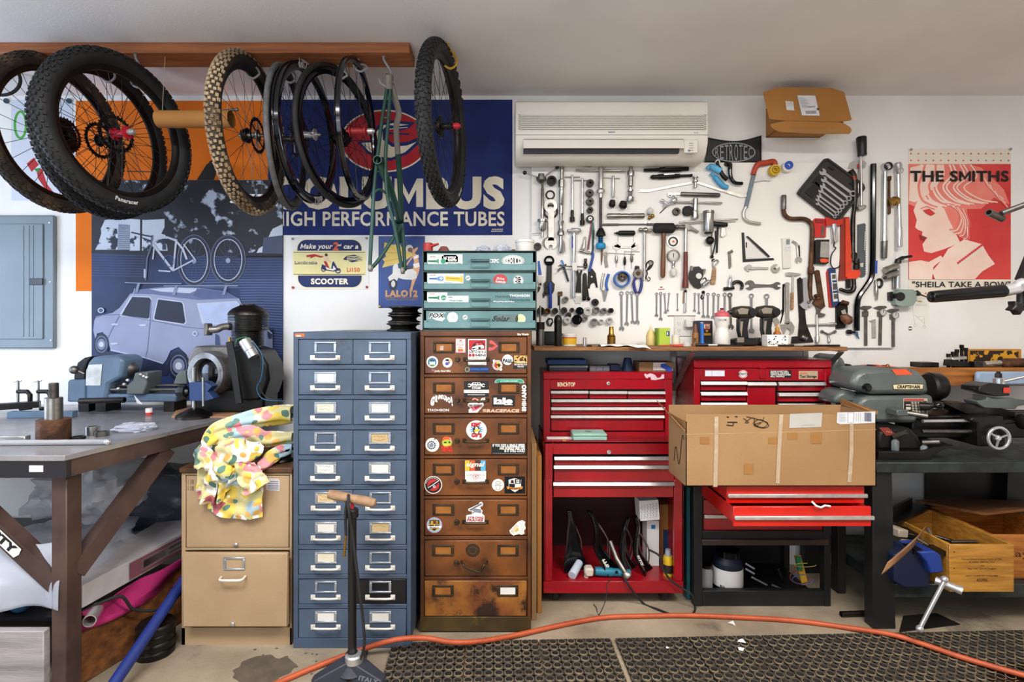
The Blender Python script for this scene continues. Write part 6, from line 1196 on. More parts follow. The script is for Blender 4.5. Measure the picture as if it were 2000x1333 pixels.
T('seat_post_clamp','bundle of steel tube stubs with a black cam lever','clamp').part('tube',ST).l((1535,290),(1395,345),[(0,36),(1,36)],.03).m(BKO).l((1534,290),(1538,289),[(0,28),(1,28)],.03).part('tube',ST).l((1535,370),(1395,420),[(0,36),(1,36)],.03).m(BKO).l((1534,370),(1538,369),[(0,28),(1,28)],.03).part('post',CH).l((1562,290),(1562,545),[(0,26),(1,26)],.016).part('post',DS).l((1518,390),(1520,550),[(0,14),(1,14)],.012).part('lever','black_plastic').tube([(1545,260),(1560,225),(1620,198),(1708,186)],[34,22,16,10],.026).go()
T('grinder_motor','grey-green rounded tool head with a black round vent','power tool').part('case','#8c9c93').pl([(1500,690),(1520,580),(1560,558),(1700,560),(1745,600),(1735,680),(1700,740),(1560,748),(1510,730)],80).part('vent','black_plastic').disc(1552,640,52,92).part('nose','black_plastic').l((1738,600),(1860,645),[(0,34),(.3,22),(.35,8),(1,7)],.035).part('foot','black_plastic').pl([(1462,590),(1500,580),(1500,685),(1464,680)],40).go()
# -- wooden shelf and what stands on it
fr()
ZS=1.247
a,b=P(1043,0,2.61),P(1656,0,2.61)
t=thing('wooden_shelf','long narrow wooden shelf under the tool board on two metal brackets','shelf',((a.x+b.x)/2,2.8,ZS-.02))
MB('ply_edge').bx(a.x,b.x,2.61,2.984,ZS-.02,ZS,.002).build('board',t)
for x in(1353,1643):
 X=P(x,0,2.66).x;mb=MB('pale_steel').bar((X,2.66,ZS-.028),(X,2.975,ZS-.26),.028,.006);mb.bx(X-.014,X+.014,2.65,2.98,ZS-.0255,ZS-.0205);mb.bx(X-.014,X+.014,2.972,2.98,ZS-.28,ZS-.02);mb.build('bracket',t)
Xs=lambda x,Y:(x-CX)*Y/F
def jar(name,lab,cat,x,Y,parts,z=ZS,n=18):
 """parts: (name, material, [(height px above base, radius px)], text?)"""
 k=Y/F;t=thing(name,lab,cat,(Xs(x,Y),Y,z))if len(parts)>1 else None
 for nm,m,pr in parts:
  mb=MB(m).lathe((Xs(x,Y),Y,z),(0,0,1),[(h*k+.0003,r*k)for h,r in pr],n);o=mb.build(nm if t else name,t)if t else mb.build(name,label=lab,cat=cat)
 return t or o
jar('tool_holder','grey steel cylinder with dark collar and upright rod at the shelf left end','tool',1055,2.76,[('body',DS,[(0,8),(32,8)]),('collar',BKO,[(32,4),(32,9),(46,9),(46,3)]),('rod',ST,[(46,2),(78,2)])])
MB('#1c2622').bx(Xs(1063,2.86),Xs(1084,2.86),2.84,2.9,ZS,ZS+.073,.004).build('dark_jar',label='dark square jar behind the black upright handle',cat='jar')
jar('air_tool','tall black upright handle with an oval end on the shelf','tool',1090,2.72,[('grip','black_plastic',[(0,7),(2,7.5),(40,7.5),(52,8),(58,6),(61,2)]),('ring','dark_steel',[(44,7.9),(50,8.2)])])
jar('plastic_tub','white plastic tub with a yellow and red label','tub',1112,2.74,[('tub','white_plastic',[(0,13.5),(20,14),(20,15),(24,15),(24,13)]),('label','#e0b01e',[(3,13.8),(15,14.2)]),('label_band','#c23a28',[(15,14.15),(17,14.25)])])
jar('lighter','small chrome lighter standing on the shelf','lighter',1142,2.70,[('case','chrome',[(0,4),(14,4)]),('cap',ST,[(14,3.4),(17,3)])],n=10)
MB('dark_steel').bx(Xs(1146,2.66),Xs(1156,2.66),2.65,2.67,ZS,ZS+.007,.002).build('small_nut',label='small dark metal block lying right of the lighter',cat='part')
jar('brass_bottle','brass fitting with a ribbed base on the shelf','fitting',1194,2.82,[('base','brass',[(0,8)]+[(i+1,8.4-.5*(i%2))for i in range(17)]+[(18,7)]),('neck','brass',[(18,8),(22,5),(36,4.4),(36,3)])])
mb=MB('white_paper');mb.grid(lambda u,v:V((Xs(1170+90*u,2.66),2.60+.16*v-.05*max(0,1-v*3)*(u>.6),ZS+.003+.006*sin(9*u+4*v)**2+.005*sin(5*v)-(.03*max(0,(u-.6))*max(0,1-v*3)))),16,8);mb.build('paper_sheets',label='loose white paper sheets drooping over the shelf edge',cat='paper',solid=.0008)
jar('glue_bottle','small yellowish squeeze bottle with a pointed nozzle','bottle',1271,2.84,[('bottle','#d9c27c',[(0,8.5),(3,9),(18,9),(27,6),(29,4)]),('nozzle','#d8cba0',[(29,4),(31,3),(38,1)])])
t=thing('oil_can','lime green rectangular can standing beside the power outlet','can',(Xs(1297,2.8),2.8,ZS));x0,x1=Xs(1285,2.78),Xs(1309,2.78)
MB('#a9c43a').bx(x0,x1,2.78,2.84,ZS,ZS+.091,.003).build('can',t);MB('#7d9a2c').bx(x0-.0005,x0+.008,2.7795,2.84,ZS+.001,ZS+.09).build('side_panel',t);mb=MB('#27427a').bx(x1-.02,x1-.004,2.7785,2.781,ZS+.05,ZS+.075);mb.c(WH).bx(x1-.017,x1-.012,2.778,2.78,ZS+.055,ZS+.07);mb.build('label',t)
jar('milky_jar','milky plastic jar just under the power outlet','jar',1320,2.78,[('jar','#d8d2b8',[(0,8),(14,8),(16,7)]),('lid','white_plastic',[(16,7.6),(21,7.6)])])
jar('clear_dome','small clear plastic dome lying on the shelf','dome',1341,2.70,[('dome','clear_plastic',[(0,9),(5,8),(9,5),(11,1)])])
t=jar('oil_bottle','slim brown oil bottle with hand lettered label','bottle',1358,2.70,[('bottle','#8a5a2a',[(0,6),(24,6),(26,5.4)]),('cap','#6b3a1e',[(26,5),(32,4),(43,2)])])
mb=MB(BK);mb.text('Oil',(Xs(1360.5,2.68),2.6835,ZS+.02),(0,0,1),(-1,0,0),.012,bold=.02);mb.build('lettering',t)
jar('flashlight','slim bright blue metal flashlight standing on its head','flashlight',1371,2.74,[('body','#1560b8',[(0,5.4),(5,5.4),(8,3.6),(44,3.4)]),('ring','chrome',[(44,3.2),(46,3)])])
x0,x1=Xs(1360,2.9),Xs(1391,2.9);t=thing('tin','dark tin with a red and yellow crest behind the blue flashlight','tin',((x0+x1)/2,2.92,ZS))
MB('#1f2230').bx(x0,x1,2.89,2.95,ZS,ZS+.13,.004).build('tin_body',t)
fr(*F5);f=Flat(2.8895,YE,.0002);f.poly2([(915,965),(1000,965),(990,1040),(960,1080),(925,1040)],'#8f2a20');f.txt('RTS',920,1030,50,'#d8d0b8',w=72,bold=.02);f.rect(900,1085,1005,1115,'#c8922a');f.ell(955,1060,16,12,YE);f.build('crest',t,smooth=0);fr()
t=jar('water_bottle','white cycling bottle with a pink red cap','bottle',1410,2.72,[('bottle','white_plastic',[(0,13),(2,14),(26,14),(32,11.5),(38,11.5),(44,14),(56,14),(58,12)]),('cap','#d0606a',[(57,13.5),(64,13.5),(67,6),(70,5)]),('spout','#6a2a34',[(70,3),(74,3.4)])])
mb=MB('#4a4a3c');[mb.text(w,(Xs(1410,2.683),2.682,ZS+z),(1,0,0),(0,0,1),.01,w=wd_,bold=.01,al='c')for w,z,wd_ in(('TWIC.COM',.128,.045),)];mb.build('lettering',t)
mb=MB('#c03028').cyl((Xs(1288,2.64),2.64,ZS+.006),(Xs(1315,2.64),2.64,ZS+.006),.003,n=8);mb.c('#d23a2e').cyl((Xs(1315,2.64),2.64,ZS+.006),(Xs(1334,2.64),2.64,ZS+.006),.006,n=10);mb.build('pen',label='pen with a red cap lying on the shelf',cat='pen')
mb=MB('black_plastic').cyl((Xs(1360,2.64),2.65,ZS+.008),(Xs(1384,2.64),2.65,ZS+.008),.0075,n=12);mb.c(PS).cyl((Xs(1384,2.64),2.65,ZS+.007),(Xs(1402,2.64),2.65,ZS+.007),.0065,n=10);mb.c('black_plastic').cyl((Xs(1402,2.64),2.65,ZS+.007),(Xs(1452,2.64),2.645,ZS+.005),.0065,.002,n=10);mb.build('marker',label='black marker with a white band lying before the water bottle',cat='pen')
mb=MB('dark_steel').cyl((Xs(1522,2.63),2.64,ZS+.006),(Xs(1640,2.63),2.63,ZS+.006),.005,n=10);mb.c('pale_steel').cyl((Xs(1552,2.63),2.638,ZS+.007),(Xs(1592,2.63),2.636,ZS+.007),.0065,n=10);mb.build('marker',label='long grey marker at the right end of the shelf',cat='pen')
mb=MB('#d8502a').cyl((Xs(1568,2.7),2.70,ZS+.006),(Xs(1590,2.7),2.70,ZS+.006),.0055,n=10);mb.c(ST).cyl((Xs(1590,2.7),2.70,ZS+.006),(Xs(1618,2.7),2.70,ZS+.006),.002,n=8);mb.build('screwdriver',label='small screwdriver with an orange handle near the shelf end',cat='screwdriver')
x0,x1=Xs(1499,2.66),Xs(1540,2.66);mb=MB('white_paper').bx(x0,x1,2.66,2.72,ZS,ZS+.058,.002);rr=random.Random(4);mb.c('#3a3a3a')
for k in range(26):px,pz=rr.uniform(x0,x1-.012),rr.uniform(ZS+.003,ZS+.05);mb.bx(px,px+rr.uniform(.003,.01),2.6594,2.661,pz,pz+rr.uniform(.002,.006))
mb.build('spotted_box',label='small white box printed with dark specks beside the drills',cat='box')
jar('amber_bottle','amber dropper bottle behind the speckled box','bottle',1518,2.80,[('bottle','#a8641e',[(0,7),(24,7),(28,4)]),('dropper','#c28a3a',[(28,4),(34,4),(36,2),(44,1)])])
# two cordless drills
def drill(lab,x,Y,w):
 k=Y/F;X=Xs(x,Y);t=thing('cordless_drill',lab,'drill',(X,Y,ZS),'cordless drills');B=lambda dx,dz:V((X+dx*k,Y,ZS+dz*k))
 mb=MB('black_plastic').box(B(2,8),(42*k,.075,15*k),.008);mb.c('#7a7468').box(B(-10,12)+V((0,-.038,0)),(14*k,.004,10*k),.002);mb.build('battery',t)
 mb=MB('black_plastic').prism([B(-6,14)+V((0,-.019,0)),B(-10,30)+V((0,-.019,0)),B(-10,54)+V((0,-.019,0)),B(12,56)+V((0,-.019,0)),B(8,34)+V((0,-.019,0)),B(10,14)+V((0,-.019,0))],(0,.038,0));mb.build('grip',t,bevel=.006)
 MB('#8a8272').prism([B(-5,18)+V((0,-.021,0)),B(-8,32)+V((0,-.021,0)),B(-7,48)+V((0,-.021,0)),B(-2,48)+V((0,-.021,0)),B(-4,30)+V((0,-.021,0))],(0,.042,0)).build('trigger_trim',t)
 MB('#2b2720').lathe(B(-22,66),(1,0,-.03),[(0,5*k),(4*k,10*k),(18*k,13*k),(34*k,13*k),(44*k,9*k),(46*k,4*k)],18).build('motor_housing',t)
 MB('#8a8272').prism([B(-16,70)+V((0,-.036,0)),B(-8,74)+V((0,-.036,0)),B(6,72)+V((0,-.036,0)),B(4,62)+V((0,-.036,0)),B(-12,62)+V((0,-.036,0))],(0,.004,0)).build('side_panel',t)
 mb=MB('dark_steel').lathe(B(-22,66),(-1,0,0),[(0,4*k),(5*k,3.6*k),(8*k,2*k)],12);mb.build('chuck',t)
 MB('black_plastic').lathe(B(14,65)+V((0,-.034,0)),(0,-1,0),[(0,8*k),(.006,7.4*k)],16).build('dial',t)
drill('left one of two cordless drills, with its round dial clear of the other',1450,2.72,0);drill('right one of two cordless drills, behind the speckled box',1496,2.78,0)
# power outlet
fr(*F5);t=thing('power_outlet','white double power outlet plate with a plugged in adapter','outlet',P(672,1125,YB))
a,b=P(545,1125,YB),P(800,876,YB);mb=MB('white_plastic').bx(a.x,b.x,YB-.006,YB,a.z,b.z,.002);mb.c('#6b4a30').bx(a.x-.035,b.x+.006,YB-.004,YB-.0005,b.z,b.z+.004);mb.build('plate',t)
for x,y in((610,970),(610,1055),(705,1055)):
 p=P(x,y,YB-.006);mb=MB('ac_shade').bx(p.x-.007,p.x-.005,YB-.0066,YB-.005,p.z,p.z+.01);mb.bx(p.x+.005,p.x+.007,YB-.0066,YB-.005,p.z,p.z+.008);mb.bx(p.x-.002,p.x+.002,YB-.0066,YB-.005,p.z-.008,p.z-.004);mb.build('socket_face',t)
a,b=P(685,1015,YB-.02),P(775,915,YB-.02);mb=MB('white_plastic').bx(a.x,b.x,YB-.042,YB-.006,a.z,b.z,.005);mb.c('ac_shade').bx(b.x-.012,b.x-.004,YB-.0425,YB-.04,b.z-.016,b.z-.012);mb.build('adapter',t)
# -- red tool chests
def dbox(mb,x0,y0,x1,y1,Y,d):return pbox(mb,x0,y0,x1,y1,Y,Y+d,.0015)
def drw(t,x0,y0,x1,y1,Y,ph=26,m='red_paint',lip=4,name='drawer'):
 d=dbox(MB(m),x0+3,y0+ph*.5,x1-3,y1,Y+.006,.03).build(name,t)
 mb=MB('drawer_pull');a,b=P(x0,y0,Y),P(x1,y0+ph,Y);mb.prism([(a.x,Y+.006,a.z),(a.x,Y-.006,a.z-.001),(a.x,Y-.014,b.z+.002),(a.x,Y-.012,b.z),(a.x,Y+.006,b.z+.004)],(b.x-a.x,0,0));mb.build('pull',d);return d
fr(1030,680,4.76)
Y1,Y2=2.70,2.56
zt=P(0,225,Y1).z;zc=P(0,870,Y2).z;xa,xb=P(150,0,Y1).x,P(1348,0,Y1).x
t=thing('tool_chest','red benchtop tool chest standing on the red roller cabinet under the shelf','tool chest',((xa+xb)/2,2.85,zc))
mb=MB('red_paint').bx(xa,xb,Y1+.04,2.98,zc,zt-.02,.002);dbox(mb,150,295,213,862,Y1,.05);dbox(mb,1282,295,1348,862,Y1,.05);dbox(mb,213,295,1282,386,Y1,.05);dbox(mb,213,786,1282,862,Y1,.05);mb.c('black_plastic');dbox(mb,213,386,1282,786,Y1+.03,.01);mb.build('case',t)
mb=MB('red_paint').bx(xa-.002,xb+.002,Y1-.003,2.98,P(0,295,Y1).z,zt,.004);ld=mb.build('lid',t)
MB('chrome').lathe(P(752,330,Y1),(0,-1,0),[(0,.009),(.005,.009),(.006,.006)],16).build('lock',t)
for x0,y0,x1,y1 in((218,398,566,468),(576,401,926,470),(932,403,1278,472),(222,477,1280,545),(220,551,1275,620),(218,626,1270,770)):drw(t,x0,y0,x1,y1,Y1+.004)
mb=MB('#e8dfb8');mb.text('BENCHTOP',P(280,358,Y1-.001),(1,0,0),(0,0,1),L(36,Y1),w=L(164,Y1),bold=.03);mb.build('lettering',t)
f=Flat(Y1-.0035,'#d8b8c0',.0002);f.poly2([(1085,250),(1095,236),(1110,248),(1140,236),(1160,240),(1185,250),(1210,280),(1240,272),(1250,245),(1262,250),(1270,240),(1272,285),(1240,290),(1190,300),(1150,298),(1145,270),(1120,275),(1115,285),(1100,275)],'#d8b8c0');f.build('sticker',ld,smooth=0)
xa,xb=P(155,0,Y2).x,P(1450,0,Y2).x
fr(1030,940,4.76);zb_=P(0,1045,Y2).z;fr(1030,680,4.76)
t=thing('roller_cabinet','red roller cabinet with an open lower bay of saddles','tool cabinet',((xa+xb)/2,2.76,0))
mb=MB('red_paint');mb.bx(xa,xa+.006,Y2,2.98,zb_,zc);mb.bx(xb-.006,xb,Y2,2.98,zb_,zc);mb.bx(xa,xb,Y2,2.98,zc-.012,zc,.002);mb.c('red_shaded').bx(xa,xb,2.97,2.98,zb_,zc);mb.c('red_paint')  # inner back takes the darker red that stands for shade in the bay
dbox(mb,155,872,236,1230,Y2,.02);dbox(mb,1372,872,1450,1230,Y2,.02);dbox(mb,236,872,1372,992,Y2,.02)
fr(1030,940,4.76);dbox(mb,158,-10,232,1045,Y2,.02);dbox(mb,1365,-10,1450,1045,Y2,.02);dbox(mb,150,935,1450,1045,Y2-.002,.02);zfl=P(0,930,Y2).z;mb.bx(xa,xb,Y2,2.975,zfl-.01,zfl)
zm=P(0,158,Y2).z;mb.c('red_shaded').bx(xa,xb,Y2+.01,2.97,zm,zm+.006);mb.build('case',t)
fr(1030,680,4.76);MB('chrome').lathe(P(758,968,Y2),(0,-1,0),[(0,.010),(.006,.010),(.007,.006)],16).build('lock',t)
for q in((250,1010,1372,1088),(245,1092,1368,1242),(240,1248,1362,1390)):drw(t,*q,Y2,30)
for x,y in((xa+.06,2.62),(xb-.08,2.62),(xa+.06,2.9),(xb-.08,2.9)):
 mb=MB('black_rubber').lathe((x-.015,y+.01,.038),(1,0,0),[(0,.03),(.004,.038),(.026,.038),(.03,.03)],22);mb.c('dark_steel').bx(x-.02,x-.016,y-.01,y+.03,.03,zb_);mb.bx(x+.016,x+.02,y-.01,y+.03,.03,zb_);mb.build('caster',t)
 # on the red chest
def bxp(name,lab,cat,m,x0,y0,x1,Y,d,z,b=.003,grp=None):a,c=P(x0,y0,Y),P(x1,y0,Y);return MB(m).bx(a.x,c.x,Y,Y+d,z+.0003,a.z,b).build(name,label=lab,cat=cat,group=grp)
o=bxp('plastic_case','flat dark plastic case lying on the red benchtop chest','case','#20303a',200,158,560,2.76,.16,zt);MB('clear_plastic').bx(P(205,0,2.76).x,P(562,0,2.76).x,2.7575,2.7605,P(0,182,2.76).z,P(0,165,2.76).z).build('clasp_strip',o)
bxp('plastic_case','blue plastic case stacked on the flat dark one','case','#1a4a86',187,108,552,2.765,.15,P(0,158,2.76).z)
t=thing('parts_organiser','clear plastic parts organiser between the blue case and blue cup','box',P(670,222,2.76));WL[t.name].z=zt;t.location.z=zt
a,b=P(578,168,2.76),P(768,225,2.76);mb=MB('#7f8489').bx(a.x,b.x,2.76,2.86,zt+.0005,a.z,.002);mb.build('tray',t);mb=MB('#3a3e42');[mb.bx(P(x,0,2.76).x-.0015,P(x,0,2.76).x+.0015,2.7585,2.7605,zt+.004,a.z-.004)for x in(582,640,702,764)];mb.build('dividers',t)
bxp('small_box','small blue box beside the clear parts organiser','box','#24395e',770,154,868,2.78,.09,zt)
p=P(932,0,2.8);MB('#203c62').lathe((p.x,2.80,zt+.0003),(0,0,1),[(0,.031),(.01,.03),(.06,.02),(.066,.017)],20).build('cup',label='upturned blue cup on the red benchtop chest',cat='cup')
t=bxp('carton','small brown carton with a white label and blue tape','box','cardboard',1040,133,1358,2.76,.13,zt,.001)
mb=MB('white_paper');a,b=P(1170,208,2.7595),P(1282,137,2.7595);mb.bx(a.x,b.x,2.7593,2.7602,a.z,b.z);mb.c('#5a5a60');[mb.bx(a.x+.004*i,a.x+.004*i+.0015,2.7589,2.76,a.z+.008,b.z-.016)for i in range(2,12,2)];mb.build('label',t)
mb=MB('#1f4fb8');mb.prism([P(x,y,2.758)for x,y in((1240,150),(1275,145),(1345,185),(1330,245),(1308,255),(1310,215),(1240,178))],(0,-.001,0));mb.build('blue_tape',t)
fr(1030,680,4.76);t=thing('metal_tin','pale green hinged tin lying on the edge of the red roller cabinet','tin',(P(585,0,2.6).x,2.62,zc))
a,b=P(425,0,2.575),P(743,0,2.575);mb=MB('#8ab5a6').bx(a.x,b.x,2.575,2.685,zc+.0003,zc+.019,.004);mb.build('base',t);mb=MB('#93bdae').bx(a.x-.0005,b.x+.0005,2.5745,2.6855,zc+.0195,zc+.034,.005);l_=mb.build('lid',t);MB('#6b8278').lathe(((a.x+b.x)/2,2.63,zc+.034),(0,0,1),[(0,.016),(.0004,.016)],24).build('oval_label',l_)
mb=MB('white_paper').bx(P(185,0,2.6).x,P(420,0,2.6).x,2.61,2.65,zc+.0005,zc+.004);mb.c('#c9a24a').bx(P(320,0,2.6).x,P(355,0,2.6).x,2.565,2.60,zc+.0005,zc+.0015);mb.build('paper_strip',label='torn white paper strip beside the pale green tin',cat='paper')
# saddles and tools in the open bay
fr(1030,940,4.76);ZF=zfl
def saddle(lab,pts,Y,wmax,mark=None,acc=None,ph=.6):
 """a bicycle saddle standing on its tail: pts run from the nose (top) to the tail (bottom)"""
 pp=bez([P(x,y,Y)for x,y in pts],6);n=len(pp);t=thing('bicycle_saddle',lab,'saddle',pp[-1],'saddles in the red cabinet');mb=MB('black_gloss')
 def fn(u,v):
  i=min(n-1,int(round(v*(n-1))));w=(.016+(wmax-.016)*max(0,(v-.18)/.82)**1.15)*(1 if v>.03 else .5);a=2*pi*u
  k_,q_=.012*cos(a),w*sin(a);dp=-.35*w*abs(sin(a))**1.5;return pp[i]+V((sin(ph)*q_+cos(ph)*(k_-dp),cos(ph)*q_-sin(ph)*(k_-dp),0))
 mb.grid(fn,18,n,True,False);mb.build('shell',t,sub=0)
 mb=MB(ST);k0,k1=int(n*.3),int(n*.85)
 for s in(-1,1):mb.tube(bez([pp[k0]+V((.02,.02+.01*s,0)),(pp[k0]+pp[k1])/2+V((.05,.045+.022*s,0)),pp[k1]+V((.03,.045+.022*s,.0))],6),.0035,8)
 mb.build('rails',t)
 if mark:
  mb=MB('#d8d6d0');tx,i0,hh=mark;d=(pp[i0+6]-pp[i0]).normalized();mb.text(tx,pp[i0]+V((-.008,-.03,0)),d,V((-d.z,0,d.x))*-1 if False else V((d.z,0,-d.x))*-1,hh,bold=.05);mb.build('lettering',t)
 if acc:mb=MB('#cfc6b4');i0=acc;mb.tube([pp[i]+V((-.006,-wmax*.35,0))for i in range(i0,min(n,i0+5))],.012,8);mb.build('accent',t)
saddle('plain glossy black saddle at the left of the red cabinet bay',[(385,270),(400,380),(410,560),(420,700),(440,830)],2.68,.072,ph=1.25)
saddle('black saddle with white lettering and a pale nose and tail patch',[(565,275),(610,350),(640,480),(640,620),(690,720),(760,830)],2.64,.062,('LUNA',24,.02),24)
saddle('black saddle on its side behind the steel seat post',[(930,340),(900,440),(870,560),(880,700),(940,820)],2.68,.065)
saddle('black saddle with a white edge line next to the blue printed box',[(1000,330),(1020,430),(1005,560),(1010,680),(1060,780),(1110,870)],2.66,.062,('FIZIK',18,.016))
t=thing('angle_grinder','teal angle grinder with a pale gear head lying in the red cabinet','power tool',P(770,905,2.62));Yg=2.60
MB('#1a6f86').lathe(P(630,838,Yg),P(1000,862,Yg)-P(630,838,Yg),[(0,.019),(.02,.021),(.08,.021),(.085,.019),(.17,.018),(.175,.012)],18).build('body',t)
mb=MB('#c9beb0').box(P(570,835,Yg),(.042,.05,.042),.008);mb.cyl(P(550,880,Yg),P(550,900,Yg),.012);mb.build('gear_head',t);MB('black_plastic').lathe(P(830,850,Yg-.019),(0,-1,0),[(0,.008),(.003,.007)],14).build('switch',t)
mb=MB('dull_steel').tube([P(770,560,2.66),P(830,720,2.62),P(915,860,2.575)],.0125,14);mb.c('pale_steel').lathe(P(905,850,2.57),P(985,935,2.55)-P(905,850,2.57),[(0,.012),(.01,.018),(.02,.02),(.028,.017)],16);mb.build('seat_post',label='steel seat post leaning out over the sill of the red cabinet',cat='seat post')
MB('#b9c4d2').lathe(P(415,880,2.58),(.5,.9,.25),[(0,.02),(.004,.021),(.1,.019)],18).build('bar_stub',label='short round tube end lying at the left of the grinder',cat='tube')
def pbx(name,lab,cat,m,x0,y0,x1,y1,Y,d,rot=0):a,b=P(x0,y0,Y),P(x1,y1,Y);return MB(m).box(((a.x+b.x)/2,Y+d/2,(a.z+b.z)/2),(b.x-a.x,d,a.z-b.z),.001,Matrix.Rotation(R(rot),3,'Y')).build(name,label=lab,cat=cat)
o=pbx('carton','white box printed with blue diagonal dashes leaning in the red cabinet','box','white_paper',1045,180,1225,368,2.66,.1,-4)
mb=MB('#2f5aa8')
for r in range(9):
 for c in range(6):p=P(1060+27*c+6*(r%2),230+15*r-4*c,2.655);mb.box(p,(.0045,.002,.0014),0,Matrix.Rotation(R(-14),3,'Y'))
mb.build('printed_dashes',o)
o=pbx('carton','narrow white box with a small blue square standing in the red cabinet','box','white_paper',1112,370,1225,870,2.72,.09);MB('#2a7ac4').bx(P(1152,0,2.72).x,P(1188,0,2.72).x,2.7185,2.721,P(0,445,2.72).z,P(0,408,2.72).z).build('blue_square',o)
o=pbx('carton','brown and dark blue box at the right end of the red cabinet bay','box','card_warm',1228,220,1360,880,2.78,.1);MB('#123a5e').bx(P(1262,0,2.78).x,P(1358,0,2.78).x,2.7785,2.781,P(0,760,2.78).z,P(0,455,2.78).z).build('blue_panel',o)
p=P(1308,905,2.62);jar('glue_bottle','yellow bottle with a grey cap in the red cabinet','bottle',985+p.x*F/2.62,2.62,[('bottle','#d9b41e',[(0,9),(30,9.5),(38,8)]),('cap','#9aa0a4',[(38,6),(50,5)]),('label','#2a2420',[(6,9.3),(22,9.6)])],ZF)
def cable(name,lab,pts,r,m='black_rubber',sm=8):return MB(m).tube(bez(pts,sm),r,8).build(name,label=lab,cat='cable')
cable('power_cord','black grinder cord trailing from the red cabinet to the floor',[P(880,870,2.585),P(910,920,2.55),P(960,1000,2.545),FL(1080,1140,.006),FL(1200,1190,.006),FL(1330,1240,.006)],.005)
cable('power_cord','black cord looping at the right side of the red cabinet',[P(1130,640,2.6),P(1230,700,2.56),P(1250,800,2.55),P(1330,920,2.54),P(1440,1000,2.53),P(1530,1060,2.52),FL(1560,1180,.005),FL(1545,1230,.005)],.005)
cable('thin_wire','thin dark wire hanging from the sill of the red cabinet to the floor',[P(780,915,2.553),P(740,960,2.55),P(730,1100,2.5),FL(665,1245,.003),FL(640,1180,.003),FL(615,1148,.003)],.002)
# -- red tool storage chest
fr(1300,670,4.443)
Y1=2.70;ZM=.705
xa,xb=P(247,0,Y1).x,P(1437,0,Y1).x;zt=P(0,145,Y1).z
t=thing('tool_chest','bright red tool chest behind the big carton, with printed stickers on its front','tool chest',((xa+xb)/2,2.85,ZM))
mb=MB('red_paint');mb.bx(xa,xb,Y1+.04,2.98,ZM,zt-.02,.002);dbox(mb,247,226,300,760,Y1,.05);dbox(mb,1385,226,1437,760,Y1,.05);dbox(mb,300,226,1385,330,Y1,.05);mb.c('black_plastic');dbox(mb,300,330,1385,760,Y1+.03,.01);mb.build('case',t)
mb=MB('red_paint').bx(xa-.002,xb+.002,Y1-.004,2.98,P(0,222,Y1).z,zt,.005);mb.bx(P(280,0,Y1).x,P(284,0,Y1).x,Y1-.005,Y1,P(0,222,Y1).z,zt-.01);mb.build('lid',t)
mb=MB('red_paint');dbox(mb,815,185,878,225,Y1-.01,.01);dbox(mb,820,225,865,310,Y1-.006,.008);mb.build('latch',t)
for x0,x1,ys in((303,703,(335,426,518,610)),(706,955,(340,)),(975,1383,(340,433,526,618))):
 for y in ys:drw(t,x0,y,x1,y+(78 if len(ys)>1 else 400),Y1+.003,30)
f=Flat(Y1-.0005,WH,.0002);f.rect(342,240,512,290,'#dfe3ea');f.line([(342,240),(512,240),(512,290),(342,290)],3,'#7a92b8',True);f.line([(403,240),(403,290)],3,'#7a92b8');f.build('card_label',t,smooth=0)
f=Flat(Y1-.0005,WH,.0002);f.ell(672,272,40,34,WH);f.ell(672,272,36,30,'#c24040');f.ell(672,272,30,25,WH);f.poly2([(626,262),(718,262),(712,282),(632,282)],'#26304a');f.txt('HOT RODS',640,279,12,WH,w=66,bold=.04);f.build('round_sticker',t,smooth=0)
f=Flat(Y1-.0005,BK,.0002);f.rect(902,238,1093,304,BK);[f.txt(w,910,253+15*i,11,WH,w=ww,bold=.05)for i,(w,ww)in enumerate((("GUNS DON'T KILL",156),('PEOPLE, PEOPLE',158),('WITH MUSTACHES',174),('KILL PEOPLE',120)))];f.build('joke_sticker',t,smooth=0)
f=Flat(Y1-.0005,WH,.0002);f.rect(1155,244,1320,315,'#b9a488');f.rect(1168,258,1232,274,'#c87a5a');f.txt('Tool Storage',1164,302,22,'#1a1a1a',w=146,bold=.05);f.build('maker_label',t,smooth=0)
# lower red drawers in a black stand
fr(1330,930,4.444);Yd=2.58
xa,xb=P(190,0,Yd).x,P(1245,0,Yd).x;z0,z1=P(0,478,Yd).z,ZM
t=thing('drawer_chest','red drawer chest with two drawers pulled far out under the big carton','tool chest',((xa+xb)/2,2.8,z0))
mb=MB('red_shaded');mb.bx(xa,xa+.006,Yd,2.97,z0,z1-.001);mb.bx(xb-.006,xb,Yd,2.97,z0,z1-.001);mb.bx(xa,xb,2.96,2.97,z0,z1-.001);mb.bx(xa,xb,Yd,2.97,z0,z0+.006);mb.bx(xa,xb,Yd,2.97,z1-.013,z1-.001);mb.build('case',t)
def opend(x0,y0,x1,y1,Yf,py,deep):
 a,b=P(x0,y0,Yf),P(x1,y1,Yf);mb=MB('red_bright').bx(a.x,b.x,Yf,Yf+.012,b.z,a.z,.002);zz=b.z+.01
 for X in(a.x+.004,b.x-.006):mb.bx(X,X+.003,Yf+.01,deep,zz,a.z-.006)
 mb.bx(a.x+.004,b.x-.003,Yf+.01,deep,zz,zz+.003);d=mb.build('drawer',t);c,e=P(x0+14,py,Yf-.01),P(x1+30,py+33,Yf-.01)
 MB('drawer_pull').bx(c.x,e.x,Yf-.012,Yf,e.z,c.z,.002).build('pull',d);return a.z
ZTOP=opend(398,78,1593,240,2.26,160,2.62);opend(455,268,1652,440,2.20,352,2.60)
d=dbox(MB('red_paint'),196,210,1240,474,Yd-.002,.03).build('drawer',t);mb=MB('drawer_pull');dbox(mb,205,343,1235,372,Yd-.014,.012);mb.build('pull',d)
